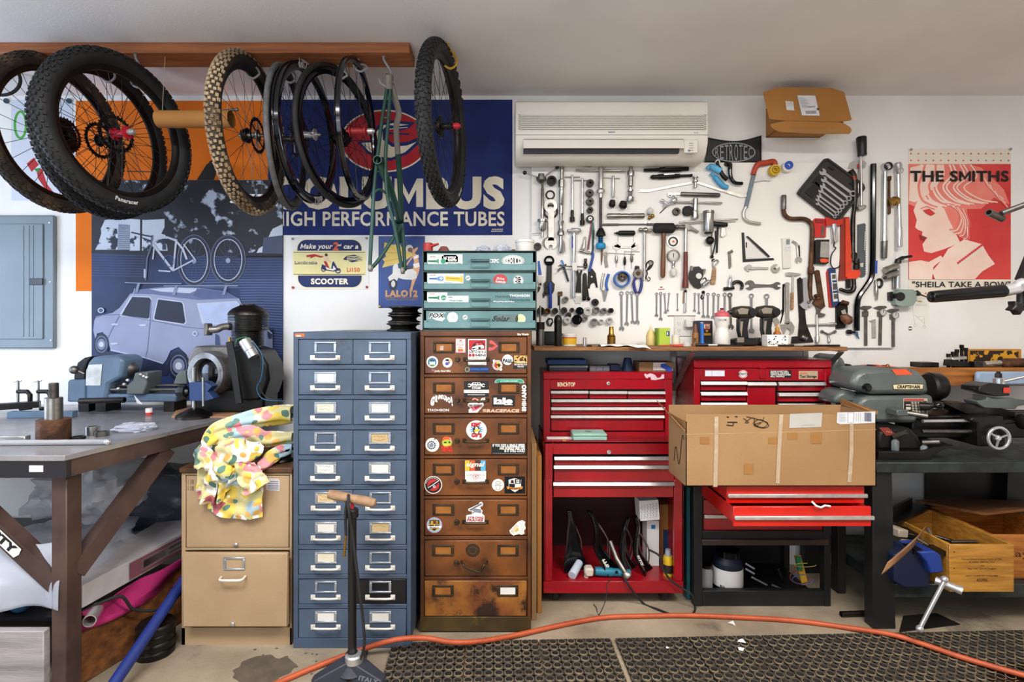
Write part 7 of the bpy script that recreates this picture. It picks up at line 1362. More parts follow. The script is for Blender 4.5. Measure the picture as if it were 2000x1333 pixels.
MB('white_paper').tube([P(1135,222,2.195),P(1175,262,2.185),P(1215,275,2.185),P(1250,258,2.19),P(1295,265,2.195)],.004,6).build('paper_scrap',label='white paper scrap on the lower open red drawer',cat='paper')
xa,xb=P(112,0,2.56).x,P(1302,0,2.56).x
t=thing('tool_stand','black steel stand with a lower bin of bottles and cables under the red drawers','stand',((xa+xb)/2,2.76,0))
zl,zu=P(0,1000,2.56).z,P(0,606,2.56).z
for x0,x1 in((xa,P(186,0,2.56).x),(P(1246,0,2.56).x,xb)):
 for Y in(2.56,2.93):MB('black_frame_paint').bx(x0,x1,Y,Y+.04,0,z0-.0005 if Y>2.6 else .69,.002).build('leg',t)
mb=MB('black_frame_paint');dbox(mb,186,480,1246,556,2.565,.03);mb.bx(xa+.03,xb-.03,2.6,2.97,z0-.025,z0-.0005);mb.build('upper_rail',t)
mb=MB('#3a2c22');a,b=P(186,558,2.55),P(1285,606,2.55);mb.bx(a.x,b.x,2.55,2.59,b.z,a.z,.002);mb.build('shelf_lip',t)
mb=MB('black_frame_paint');dbox(mb,186,1000,1246,1132,2.562,.03);mb.bx(xa+.035,xb-.035,2.59,2.97,zl-.06,zl-.05);mb.bx(xa+.02,xb-.02,2.965,2.97,zl-.06,z0);mb.build('bin',t)
zf=zl-.0497
p=P(405,920,2.68);jar('plastic_jar','tipped dark blue jar with a big printed white label in the black stand','jar',985+p.x*F/2.68,2.68,[('jar','#101c30',[(0,26),(4,28),(56,28),(66,20)]),('label','white_paper',[(12,28.4),(46,28.4)]),('lid','black_gloss',[(66,22),(78,22),(79,18)])],zf,26)
p=P(220,920,2.64);jar('glass_jar','clear jar at the left end of the black stand bin','jar',985+p.x*F/2.64,2.64,[('jar','clear_plastic',[(0,12),(44,12),(50,9)]),('lid','dark_steel',[(50,10),(56,10)])],zf)
rr=random.Random(9)
for i,(x,y,a,l,m,lb)in enumerate(((430,965,.1,.10,'chrome','chrome tube lying in the bin of the black stand'),(680,915,.5,.09,'pale_steel','slim bright steel rod slanting in the bin'),(830,965,.45,.05,'pale_steel','short bright steel rod near the bin lip'),(600,830,.55,.05,'#8f95a0','grey labelled stick behind the jar'),(600,785,.55,.05,'#8f95a0','upper grey labelled stick behind the jar'),(860,860,1.2,.08,'dark_steel','dark metal lever standing in the bin'))):
 p=P(x,y,2.63);d=V((cos(a),.1,-sin(a)))*l*.5;MB(m).cyl(p-d,p+d,.009 if i in(0,5)else .005,n=10).build('metal_rod',label=lb,cat='rod')
mb=MB('#c79a1e');p=P(1010,690,2.68);q=P(1075,945,2.64);mb.bar(p,q,.03,.01,0,(0,1,0));mb.c('#2a7a50').bar(P(1015,700,2.67),P(1035,820,2.655),.024,.012,0,(0,1,0));mb.build('yellow_folder',label='yellow and green strip standing in the bin of the black stand',cat='strip')
for i,(c,lb)in enumerate((('#8f2a2a','red wire curl over the yellow strip'),('#2f5aa0','blue wire curl over the yellow strip'),('#b8a02a','yellow wire curl over the yellow strip'))):
 MB(c).tube(bez([P(1040+95*cos(a_)+20*i,(880,900,775)[i]+(55,40,16)[i]*sin(a_),2.62)for a_ in[k*.7 for k in range(8)]],4),.0018,6).build('wire',label=lb,cat='wire')
MB('#1d5a62').bx(P(50,0,2.62).x,P(82,0,2.62).x,2.62,2.66,0,P(0,100,2.62).z,.002).build('steel_post',label='narrow teal steel post between the red cabinet and the black stand',cat='post')
# big carton on the open drawer
fr(1300,670,4.443);Yb,Yk=2.235,2.47
zb=ZTOP+.001;ztp=P(0,622,Yb).z;xa,xb=P(175,0,Yb).x,P(1828,0,Yb).x
t=thing('carton','large open cardboard carton resting on the pulled out red drawer','box',((xa+xb)/2,2.35,zb));k=.004
mb=MB('cardboard');mb.bx(xa,xb,Yb,Yb+k,zb,ztp);mb.bx(xa,xb,Yk-k,Yk,zb,ztp+.005);mb.bx(xa,xa+k,Yb,Yk,zb,ztp-.03);mb.bx(xb-k,xb,Yb,Yk,zb,ztp);mb.bx(xa,xb,Yb,Yk,zb,zb+k);mb.build('body',t)
mb=MB('card_inside');zf_=P(0,775,Yb).z;mb.prism([(xa-.002,Yb-.0012,zf_+.006),(xa-.002,Yk,ztp-.035),(xa-.06,Yk-.02,ztp+.03),(xa-.055,Yb+.02,ztp-.008)],(-.001,0,-.004));mb.build('side_flap',t)
mb=MB('card_inside');mb.prism([(xb,Yb,ztp),(xb,Yk,ztp+.004),(xb-.005,Yk+.0,ztp+.035),(xb+.012,Yb+.01,ztp+.012)],(.003,0,0));mb.build('side_flap',t)
f=Flat(Yb-.0006,'clear_tape',.0002);f.line([(175,795),(1000,778),(1830,752)],3,'#c9a878');f.rect(890,820,970,880,'card_tape');f.rect(1055,780,1145,840,'card_tape');f.rect(1258,780,1356,875,'card_tape');f.rect(300,820,380,880,'card_tape');f.rect(680,1050,760,1140,'card_tape');f.line([(440,640),(438,950),(430,1250)],36,'clear_tape');f.line([(1003,622),(985,900),(970,1220)],34,'clear_tape');f.line([(1612,700),(1610,950),(1592,1210)],34,'clear_tape');f.build('tape',t,smooth=0)
f=Flat(Yb-.0016,BK,.0002);f.line([(530,715),(585,720),(590,685)],9,BK);f.line([(535,690),(622,690)],9,BK);f.line([(530,642),(550,646)],8,BK);f.line([(602,640),(625,642)],8,BK)
q=bez([V((x,y,0))for x,y in((675,655),(720,690),(690,690),(760,650),(780,720),(830,690),(765,715),(850,740),(895,715),(820,665),(760,700),(840,735),(880,690),(700,640))],5);f.line([(v.x,v.y)for v in q],5,BK);f.line([(852,642),(840,690)],4,BK);f.build('marker_scrawl',t,smooth=0)
f=Flat(Yb-.0016,WH,.0002);f.poly2([(1078,618),(1360,608),(1352,732),(1072,742)],'#b3b0ab');f.line([(1180,718),(1290,714)],4,GY);f.build('document_pouch',t,smooth=0)
f=Flat(Yb-.0016,WH,.0002);f.poly2([(1490,605),(1820,596),(1818,695),(1518,708),(1484,695)],'#d8dade');[f.line([(1724+5*i,605),(1724+5*i,682)],2+i%3,'#4a4e6a')for i in range(12)];f.line([(1578,604),(1630,602),(1628,690),(1580,692)],3,'#8a8ea0',True);[f.line([(1500,620+14*i),(1560,618+14*i)],2,GY)for i in range(5)];[f.line([(1650+18*i,606),(1648+18*i,686)],2,GY)for i in range(3)];f.build('shipping_label',t,smooth=0)
mb=MB(BK);pts=[V((xa-.001,Yb+.02+.13*(1-u),zb+.12+.05*sin(9*u)+.1*(u-.5)))for u in[i/24 for i in range(25)]];mb.tube(pts,.0018,5);mb.build('side_scrawl',t)
# -- black steel bench on the right
fr(1640,900,3.703);Yn=2.35;xl=P(264,0,Yn).x;zt=P(0,14,Yn).z;zs=.2
t=thing('steel_bench','dark steel bench with splayed legs carrying the big grey lathe','bench',(2.2,2.66,0))
MB('galvanised').bx(xl,2.95,Yn,2.98,P(0,92,Yn).z,zt,.004).build('bench_top',t)
zu=P(0,92,Yn).z
for Y in(2.37,2.9):
 a=V((xl+.01,Y,zu));mb=MB('black_frame_paint').prism([a+V((-.012,0,0)),a+V((.075,0,0)),V((P(430,0,2.35).x,Y,.0)),V((P(265,0,2.35).x,Y,.0))],(0,.06,0));mb.build('leg',t,bevel=.003)
 MB('black_frame_paint').prism([V((2.75,Y,zu)),V((2.85,Y,zu)),V((2.8,Y,0)),V((2.72,Y,0))],(0,.06,0)).build('leg',t)
a=P(350,1020,2.36);MB('galvanised').bx(xl+.09,2.78,2.372,2.93,zs-.06,zs,.003).build('lower_shelf',t)
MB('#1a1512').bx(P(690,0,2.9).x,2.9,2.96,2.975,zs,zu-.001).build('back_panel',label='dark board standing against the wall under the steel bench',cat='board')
# crates and the vise on the lower shelf
def crate(lab,x0,x1,Yf,Yk,z,h,m='crate_wood',print_=None):
 t=thing('wooden_crate',lab,'crate',((x0+x1)/2,(Yf+Yk)/2,z),'wooden wine crates');k=.012
 mb=MB(m);mb.bx(x0,x1,Yf,Yf+k,z,z+h,.002);f=mb.build('front_board',t);mb=MB(m).bx(x0,x0+k,Yf+k,Yk,z,z+h,.001);mb.build('side_board',t);MB(m).bx(x1-k,x1,Yf+k,Yk,z,z+h,.001).build('side_board',t);MB(m).bx(x0,x1,Yk-k,Yk,z,z+h,.001).build('back_board',t);MB(m).bx(x0+k,x1-k,Yf+k,Yk-k,z,z+.01).build('bottom',t)
 mb=MB('dark_steel');[mb.lathe((x0+.02,Yf,z+h*q),(0,-1,0),[(0,.003),(.001,.002)],8)for q in(.15,.5,.85)];mb.build('nails',f)
 if print_:
  mb=MB('#3f2a14');[mb.text(w,(x0+(x1-x0)*.5,Yf-.0006,z+h*q),(1,0,0),(0,0,1),s_,w=(x1-x0)*ww if ww else None,bold=.01,al='c')for w,q,s_,ww in print_];mb.build('stencil',f)
x0,x1=P(795,0,2.3).x,P(1262,0,2.3).x
crate('wooden crate with printed number standing proud of the lower bench shelf',x0,x1,2.30,2.74,zs+.0005,.205,print_=[('432996',.22,.014,.17),('Produced & Bottled by Raymond Vineyard and Cellar',.68,.007,.62),('St. Helena, California, U.S.A.',.62,.006,.4),('1994',.54,.006,.06),('Napa Valley Cabernet Sauvignon',.48,.007,.44),('ALC. 13.5% BY VOLUME',.33,.006,.5)])
crate('second wooden crate at the picture edge, with script print',x1+.015,x1+.42,2.42,2.8,zs+.0005,.2,'oak_wood',print_=[('Raymond',.5,.03,.7),('1989',.3,.01,.1)])
MB('brown_plank').prism([P(548,303,2.75),P(980,292,2.95)+V((0,0,0)),P(1340,300,2.95),P(1340,368,2.5),P(1050,398,2.5)],(0,0,.012)).build('loose_plank',label='loose brown plank lying across the tops of the two crates',cat='plank')
for i,(a_,b_,lb)in enumerate((((640,495,2.55),(670,570,2.5),'bright bolt leaning inside the numbered crate'),((800,590,2.45),(990,588,2.45),'grey bar lying inside the numbered crate'),((690,545,2.5),(815,585,2.46),'dark bar slanting inside the numbered crate'))):MB(('pale_steel','dull_steel','dark_steel')[i]).cyl(P(*a_),P(*b_),.008,n=10).build('metal_bar',label=lb,cat='bar')
mb=MB('dark_steel').bar(P(340,440,2.55),P(590,325,2.8),.09,.012);mb.bar(P(350,400,2.55),P(515,312,2.78),.012,.06);mb.build('channel_bar',label='dark steel channel lying behind the blue vise',cat='bar')
for i,(x,y,w,m,lb)in enumerate(((395,505,90,'#b3a796','stack of pale torn paper behind the vise'),(455,570,110,'#a08a6a','ragged brown wood scrap behind the vise'),(440,610,80,'#b8a888','pale wood scrap lowest behind the vise'),(510,525,80,'dark_steel','dark metal block behind the vise'))):
 p=P(x,y,2.5);MB(m).box(p,(L(w,2.5),.09,.02 if i else .035),.003,Matrix.Rotation(.25-.2*i,3,'Z')@Matrix.Rotation(.15,3,'Y')).build('scrap_block',label=lb,cat='scrap')
t=thing('bench_vise','dark blue bench vise with a long steel handle on the lower bench shelf','vise',P(600,900,2.4));Yv=2.33
mb=MB('#0d1836');mb.prism([P(x,y,Yv)for x,y in((395,690),(490,630),(560,660),(620,720),(660,800),(655,925),(470,925),(400,880))],(0,.14,0));mb.build('body',t,bevel=.008)
mb=MB('#173684');mb.prism([P(x,y,Yv-.03)for x,y in((570,665),(690,655),(735,690),(755,810),(660,820),(635,740))],(0,.13,0));mb.build('jaw',t,bevel=.006)
MB('dark_steel').bar(P(500,640,Yv+.02),P(720,650,Yv+.02),.07,.022).build('jaw_plate',t)
mb=MB('chrome').lathe(P(690,865,Yv-.05),V((.7,-.6,-.18)),[(0,.016),(.07,.016),(.075,.018),(.09,.018)],18);mb.build('screw',t)
mb=MB('chrome').cyl(P(762,862,Yv-.1),P(580,1215,Yv-.14),.0085,n=14);mb.sph(P(758,860,Yv-.1),.0145);mb.sph(P(580,1218,Yv-.14),.0145);mb.build('handle',t)
def strap(u,v):q=bez([P(320,790,2.22),P(420,710,2.22),P(500,640,2.25),P(560,580,2.32),P(600,525,2.42)],6);i=min(len(q)-1,int(u*(len(q)-1)+.5));return q[i]+V((-.012+.028*v,.0,-.024+.055*v))
MB('leather').grid(strap,25,5).build('leather_strap',label='tan leather strap draped over the blue vise',cat='strap',solid=.003)
MB('dull_steel').cyl(P(560,565,2.28),P(640,612,2.24),.006,n=10).build('bolt',label='dull bolt lying across the leather strap',cat='bolt')
MB('#171513').prism([FL(430,1245),FL(460,1130),FL(700,1110),FL(872,1190)],(0,0,.004)).build('floor_plate',label='thin black plate lying on the floor under the vise handle',cat='plate')
mb=MB('black_oxide').pipe(FL(10,1112,.013),FL(240,1105,.013)-FL(10,1112,.013),.17,.013,.010,16);mb.build('floor_pipe',label='short black pipe lying on the floor beside the bench leg',cat='pipe')
MB('#221d19').bx(P(-30,0,2.7).x,P(30,0,2.7).x,2.68,2.74,0,.62,.003).build('dark_post',label='dark timber post between the black stand and the bench leg',cat='post')
# -- the big lathe
fr(1640,660,4.936);Yl=2.48;ZT=zt
t=thing('metal_lathe','big grey metal lathe with a chrome handwheel on the right bench','lathe',(2.1,2.7,ZT))
def pr(name,pts,Y0,Y1,m='lathe_grey',bv=.018,par=None,lab=None):return MB(m).prism([P(x,y,Y0)for x,y in pts],(0,Y1-Y0,0)).build(name,par or t,bevel=bv,label=lab)
hd=pr('head_cover',[(115,490),(125,420),(160,350),(240,305),(450,292),(700,300),(790,335),(850,410),(880,545),(330,548),(160,500)],Yl,Yl+.2,bv=.03)
pr('belt_cover',[(-90,500),(-85,260),(-50,170),(0,165),(50,190),(80,270),(78,495)],2.765,2.97,bv=.03);pr('belt_cover',[(80,500),(84,270),(110,250),(140,280),(150,500)],2.78,2.96,'lathe_dark',.01)
pr('gear_cover',[(-60,640),(-20,530),(60,505),(150,510),(215,575),(170,640)],Yl+.06,Yl+.21,bv=.03)
pr('head_base',[(185,650),(200,600),(260,562),(400,552),(556,555),(560,690),(495,690),(490,820),(560,835),(750,830),(780,740),(910,740),(915,552),(340,552),(200,840)][:2]+[(260,562),(915,552),(915,745),(780,745),(745,830),(375,825),(185,820)],Yl+.01,Yl+.2,bv=.02)
MB('black_gloss').lathe(P(258,480,Yl-.002),(0,-1,0),[(0,L(42,Yl)),(.008,L(42,Yl)),(.01,L(30,Yl)),(.02,L(26,Yl))],22).build('pulley_boss',t)
mb=MB('lathe_dark').lathe(P(842,470,Yl+.13),(1,0,0),[(0,L(118,2.6)),(.01,L(136,2.6)),(L(90,2.6),L(136,2.6)),(L(128,2.6),L(122,2.6)),(L(134,2.6),L(30,2.6))],36);mb.build('chuck',t)
f=Flat(Yl-.001,'#d8c8a0',.0003);f.poly2([(508,450),(660,440),(810,445),(806,498),(660,503),(516,500)],BK);f.poly2([(514,455),(660,446),(804,451),(800,493),(660,498),(522,495)],'#d8c8a0');f.txt('CRAFTSMAN',552,488,28,BK,w=220,bold=.06);f.build('name_plate',hd,smooth=0)
f=Flat(Yl+.008,BK,.0003);f.rect(612,586,846,734,'#b9b09a');f.rect(618,592,812,608,RD);f.rect(618,612,840,728,'#23231f');[f.rect(688+30*c,618+15*r,710+30*c,626+15*r,'#c9c2b0')for r in range(7)for c in range(4)];f.rect(624,640,670,652,'#c9c2b0');f.rect(624,665,670,690,'#c9c2b0');f.build('speed_chart',t,smooth=0)
mb=MB('#d8532e');p0,p1,p2,p3=P(455,296,Yl+.1),P(590,296,Yl+.1),P(705,357,Yl-.002),P(545,360,Yl-.002);zz=P(0,292,Yl).z
mb.poly([V((P(470,0,Yl).x,Yl+.2,zz+.001)),V((P(470,0,Yl).x,Yl+.04,zz+.001)),V((P(640,0,Yl).x,Yl+.04,zz+.001)),V((P(640,0,Yl).x,Yl+.2,zz+.001))]);mb.add([P(500,305,Yl-.001),P(545,360,Yl-.001),P(705,357,Yl-.001),P(640,303,Yl-.001)],[(0,1,2,3)]);mb.build('warning_label',hd,smooth=0)
mb=MB('lathe_dark').tube([P(770,660,Yl),P(860,665,Yl-.02),P(910,655,Yl-.03)],[.02,.018,.01],12);mb.c('black_gloss').sph(P(955,652,Yl-.035),L(48,Yl),16,10,(1,.8,.75));mb.build('ball_lever',t)
mb=MB('lathe_grey').box(P(560,715,Yl-.03),(L(120,Yl),.07,L(60,Yl)),.004);mb.c('dull_steel').pipe(P(620,722,Yl-.05),P(770,745,Yl-.08)-P(620,722,Yl-.05),.085,.011,.006,16);mb.build('lever',t)
gb=pr('gear_box',[(365,1090),(368,940),(400,880),(460,862),(690,868),(760,930),(800,1010),(810,1080),(780,1100)],Yl-.05,Yl+.1,'lathe_dark',.02)
f=Flat(Yl-.052,RD,.0003);f.poly2([(378,868),(465,866),(545,935),(450,948)],'#8f3a30');[f.ell(455+20*i,905+4*i,5,5,'#d8c8a8',8)for i in range(3)];f.build('index_plate',gb,smooth=0)
for x,y,x1,y1,nm in((520,955,645,912,'left'),(800,1010,965,1003,'right')):
 a,b=P(x,y,Yl-.06),P(x1,y1,Yl-.1);mb=MB('dull_steel').pipe(a,b-a,(b-a).length,.0115,.007,16);mb.c('#6a7478').box(P(x+15,y+110,Yl-.06),(.036,.03,.09),.014);mb.build('selector_lever',t)
pr('bed_foot',[(370,1180),(380,1100),(820,1100),(900,1060),(1110,1040),(1000,1080),(900,1140),(880,1185),(370,1185)],Yl-.09,Yl+.2,'lathe_dark',.006)
mb=MB('dark_steel').bx(P(780,0,Yl).x,2.93,Yl+.02,Yl+.2,P(0,800,Yl).z,P(0,760,Yl).z,.004);mb.c('lathe_dark').bx(P(780,0,Yl).x,2.93,Yl+.05,Yl+.17,P(0,990,Yl).z,P(0,800,Yl).z,.006);mb.build('bed',t)
MB('chrome').cyl(P(800,806,Yl),P(1250,800,Yl),.008,n=14).build('lead_screw',t);MB('dull_steel').cyl(P(790,905,Yl),P(1340,905,Yl),.010,n=14).build('feed_rod',t)
pr('carriage',[(1255,800),(1290,765),(1580,755),(1590,800),(1700,800),(1700,830),(1600,840),(1600,1050),(1335,1050),(1330,830)],Yl-.04,Yl+.2,'lathe_dark',.008)
pr('cross_slide',[(985,625),(1290,640),(1600,690),(1700,710),(1700,790),(1520,750),(1220,740),(1120,690)],Yl+.02,Yl+.12,'dark_steel',.004)
mb=MB('chrome').torus(P(1533,970,Yl-.06),(0,-1,.0),L(100,Yl),L(15,Yl),40,12);c=P(1533,970,Yl-.055)
for a_ in(20,150,255):mb.cyl(c,c+V((cos(R(a_)),0,sin(R(a_))))*L(98,Yl),.005,n=8)
mb.lathe(c+V((0,.03,0)),(0,-1,0),[(0,.016),(.03,.014),(.036,.008)],16);mb.build('handwheel',t)
tp=pr('tool_post',[(1350,470),(1450,440),(1640,455),(1642,560),(1500,568),(1340,520)],Yl-.02,Yl+.08,'black_plastic',.004)
mb=MB('chrome').lathe(P(1535,455,Yl+.03),(0,0,1),[(0,.022),(.03,.022),(.034,.018)],20);mb.c('dark_steel').lathe(P(1530,385,Yl+.03),(0,0,1),[(0,.014),(.02,.013),(.022,.008),(.03,.008)],6);mb.build('clamp_nut',t);MB('pale_steel').cyl(P(1590,420,Yl),P(1790,375,Yl-.04),.006,n=10).build('clamp_handle',t)
f=Flat(Yl-.022,RD,.0003);f.rect(1578,482,1642,534,'#d8402e');f.build('label',tp,smooth=0);pr('tool_holder',[(1300,490),(1350,480),(1350,520),(1300,512)],Yl,Yl+.03,'black_plastic',.002)
pr('compound_slide',[(1330,610),(1420,600),(1420,560),(1500,580),(1790,600),(1790,650),(1720,660),(1700,690),(1400,680),(1340,640)],Yl,Yl+.08,bv=.004)
MB('lathe_dark').lathe(P(1730,810,Yl-.04),(1,0,0),[(0,.02),(.01,.035),(.06,.035),(.1,.03)],22).build('dial_sleeve',t)
# wooden rack behind the lathe and the things on it
Yr=2.8;a,b=P(605,290,Yr),P(1450,465,Yr)
t=thing('wooden_rack','honey coloured wooden rack on the wall behind the lathe','rack',((a.x+b.x)/2,2.9,b.z));MB('oak_wood').bx(a.x,b.x+.5,Yr,Yr+.02,b.z,a.z,.002).build('front_board',t);MB('pale_wood').bx(a.x,b.x+.5,Yr+.02,3.0,a.z-.03,a.z-.012).build('shelf_board',t)
ZR=a.z-.0118
fp=MB('#c8882a').bx(P(1235,0,2.95).x,P(1745,0,2.95).x,2.945,2.96,P(0,275,2.95).z,P(0,110,2.95).z,.002).build('sign_board',label='peeling yellow and black framed board leaning on the wall above the rack',cat='board')
mk('peel','#d9991c','#2a1e12',sc=26,rough=.7,lo=.47,hi=.5,detail=5);MB('peel').bx(P(1260,0,2.944).x,P(1722,0,2.944).x,2.943,2.946,P(0,272,2.944).z,P(0,126,2.944).z).build('peeling_face',fp)
for i,(x,y,lb)in enumerate(((1048,155,'leftmost black collet on the rack'),(1093,135,'second black collet on the rack'),(1130,112,'third black collet on the rack'),(1176,68,'tallest black collet on the rack'),(1216,98,'black collet next to the yellow board'))):MB('black_oxide').lathe((P(x,0,2.88).x,2.88,ZR),(0,0,1),[(0,L(15,2.88)),(P(0,y,2.88).z-ZR-.02,L(14,2.88)),(P(0,y,2.88).z-ZR-.015,L(19,2.88)),(P(0,y,2.88).z-ZR,L(18,2.88))],14).build('collet',label=lb,cat='collet',group='black collets on the rack')
def blk(nm,lb,cat,m,x0,y0,x1,y1,Y,d,rot=0):a,b=P(x0,y0,Y),P(x1,y1,Y);zc_=max((a.z+b.z)/2,ZR+.5*abs(a.z-b.z));MB(m).box(((a.x+b.x)/2,Y+d/2,zc_),(b.x-a.x,d,abs(a.z-b.z)),.002,Matrix.Rotation(R(rot),3,'Y')).build(nm,label=lb,cat=cat)
blk('drilled_block','dark block with drilled holes at the left end of the rack','block','dark_steel',785,240,960,290,2.84,.08);blk('steel_block','pale grey plastic bracket lying on the rack','block','pale_steel',1085,185,1230,215,2.84,.04,-5)
blk('file','long black bar across the rack','bar','black_oxide',1055,228,1305,290,2.83,.04,8);blk('square_bit','small black square block on the rack front','block','black_plastic',1303,232,1385,285,2.81,.04)
MB('pale_steel').cyl((P(1390,0,2.83).x,2.83,ZR+.03),(P(1580,0,2.83).x,2.85,ZR+.035),.012,n=12).build('steel_bar',label='bright round bar lying at the right of the rack',cat='bar')
mb=MB('rust_steel').lathe((P(1560,0,2.86).x,2.86,ZR+.03),(1,0,0),[(0,.0),(.02,.028),(.14,.028)],16);mb.build('rusty_roll',label='rusty brown roll on the right end of the rack',cat='roll')
MB('#9db4d0').box((P(1620,395,2.75).x,2.77,P(0,395,2.75).z),(.3,.03,.07),.01).build('blue_cloth',label='pale blue folded cloth hanging in front of the rack',cat='cloth')
mb=MB('brass').tube([P(375,290,2.6),P(420,270,2.58),P(455,275,2.56)],.005,8);mb.sph(P(462,272,2.56),.009);mb.c(BKO).tube([P(265,268,2.62),P(320,272,2.6),P(375,285,2.58)],.006,8);mb.build('oil_fitting',label='small brass and black fitting lying on top of the lathe cover',cat='fitting')
# -- repair stand reaching in at the right
fr(1780,380,5.127);Ys=1.75
t=thing('repair_stand','black and chrome repair stand arm with a long black grip reaching in at the right','stand',P(1180,1030,Ys))
mb=MB('black_gloss').lathe(P(183,1028,Ys),P(935,965,Ys)-P(183,1028,Ys),[(0,L(30,Ys)),(.004,L(56,Ys)),(.02,L(60,Ys)),(P(0,0,Ys).x*0+L(735,Ys),L(64,Ys)),(L(745,Ys),L(56,Ys))],24);mb.build('grip',t);MB('black_plastic').lathe(P(181,1029,Ys),P(175,1030,Ys)-P(181,1029,Ys),[(0,L(28,Ys)),(.002,L(20,Ys))],16).build('grip_end',t)
MB('chrome').tube(bez([P(930,968,Ys),P(1050,945,Ys),P(1180,925,Ys),V((2.0,1.83,1.33))],6),L(56,Ys),18).build('arm',t)
mb=MB('black_plastic').prism([P(1095+(92 if i%2==0 else 48)*cos(i*pi/5+.3),1130+(82 if i%2==0 else 48)*sin(i*pi/5+.3),Ys+.01)for i in range(10)],(0,.03,0));mb.cyl(P(1095,1130,Ys+.02),P(1100,960,Ys+.02),.012,n=10);mb.build('star_knob',t,bevel=.004)
MB('black_plastic').bar(P(1085,860,Ys+.06),P(1210,560,Ys+.06),.02,.02).build('brace',t)
MB('dark_steel').cyl((2.02,1.86,.03),(2.02,1.86,1.9),.024,n=18).build('post',t);MB('dark_steel').lathe((2.02,1.86,0),(0,0,1),[(0,.26),(.012,.26),(.02,.05),(.04,.026)],32).build('foot',t)
t=thing('steel_tube','grey mitred steel tube joint poking in before the red poster','tube',P(1128,120,1.9));Yq=1.9
a,b=P(775,180,Yq),P(995,232,Yq);MB('dull_steel').pipe(a,(b-a)+V((0,.03,0)),(b-a).length,L(34,Yq),L(24,Yq),18).build('short_tube',t);MB('dull_steel').cyl(P(900,190,Yq+.01),V((2.01,1.88,1.845)),L(28,Yq),n=18).build('long_tube',t)
# -- left work bench
fr();ZB=.905
def EX(Y):return-1.52+.238*(Y-1.84)
t=thing('work_bench','big steel work bench with dark brown braced legs on the left','bench',(-2.3,2.4,0))
mb=MB('bench_top').prism([V((EX(1.84),1.84,ZB-.02)),V((EX(3.0),3.0,ZB-.02)),V((-3.5,3.0,ZB-.02)),V((-3.5,1.84,ZB-.02))],(0,0,.02));mb.build('top_plate',t,bevel=.002)
mb=MB('bench_edge');mb.bar((-3.5,1.87,ZB-.05),(EX(1.87)-.005,1.87,ZB-.05),.05,.058,up=(0,0,1));mb.c('bench_brown').bar((EX(1.86)-.03,1.86,ZB-.05),(EX(2.98)-.03,2.98,ZB-.05),.05,.058);mb.build('apron',t)
lg=MB('bench_brown').box((-1.573,1.915,.41),(.054,.07,.86),.003).build('leg',t);MB('bench_brown').box((-1.46,2.9,.41),(.054,.07,.86),.003).build('leg',t);MB('bench_brown').box((-3.3,1.915,.41),(.054,.07,.86),.003).build('leg',t)
mb=MB('bench_brown').bar((-1.572,1.94,.455),(EX(2.28)-.035,2.28,ZB-.078),.055,.06);mb.build('brace',t);br=MB('bench_brown').bar((-1.59,1.91,.43),(-2.02,1.91,.83),.06,.055,up=(0,1,0)).build('brace',t)
def on_brace(s,u,w):return V((-1.59,1.879,.43))+V((-.732,0,.681))*u+V((.681,0,.732))*w
mb=MB(WH).prism([on_brace(0,u,w)for u,w in((.175,-.02),(.168,0),(.175,.02),(.4,.02),(.4,-.02))],(0,-.0008,0));mb.c(BK);mb.text('EMPTY',on_brace(0,.36,-.013)+V((0,-.0012,0)),V((.732,0,-.681)),V((.681,0,.732)),.027,w=.175,bold=.06);mb.build('sticker',br)
mb=MB('white_paper').bx(P(55,0,1.84).x,P(82,0,1.84).x,1.8435,1.8455,ZB-.058,ZB-.036);mb.build('maker_label',t)
mb=MB('bench_edge').bx(-3.4,-1.62,1.95,2.95,.27,.285);mb.build('lower_shelf',t)
# bench top items
k=lambda Y:Y/F
def put(name,lab,cat,x,Y,parts,**q):return jar(name,lab,cat,x,Y,parts,ZB,**q)
put('boring_post','stepped steel post with a threaded top standing near the bench edge','post',105,2.07,[('base','rust_steel',[(0,27),(1,27.5),(42,27.5),(43,26)]),('column','steel',[(43,14.5),(84,14.5),(85,13)]),('threaded_rod','dull_steel',[(85,8)]+[(86+i*.75,8.4-.7*(i%2))for i in range(36)]+[(113,7)])],n=26)
mb=MB('chrome').cyl((P(-40,0,2).x,1.985,ZB+.011),(P(205,0,1.99).x,2.0,ZB+.011),.0105,n=14);mb.sph((P(206,0,1.99).x,2.0,ZB+.011),.012);mb.build('chrome_bar',label='long chrome bar lying along the near edge of the work bench',cat='bar')
mb=MB('pale_steel').box((P(20,0,2.04).x,2.06,ZB+.012),(.1,.03,.022),.003);mb.build('ratchet_head',label='flat steel tool head behind the chrome bar',cat='tool')
for i,(x,y,r,m,lb)in enumerate(((152,858,11,'dark_steel','flat dark ring lying right of the stepped steel post'),(181,850,10,'steel','upright steel ring on the bench'),(199,852,10,'dull_steel','dull round ring next to the plastic bag'))):p=FL(x,y,ZB);MB(m).pipe(p+V((0,0,.0005)),(0,0,1),(.01,.035,.018)[i],r*p.y/F*1.2,r*p.y/F*.8,18).build('ring',label=lb,cat='ring',group='rings on the work bench')
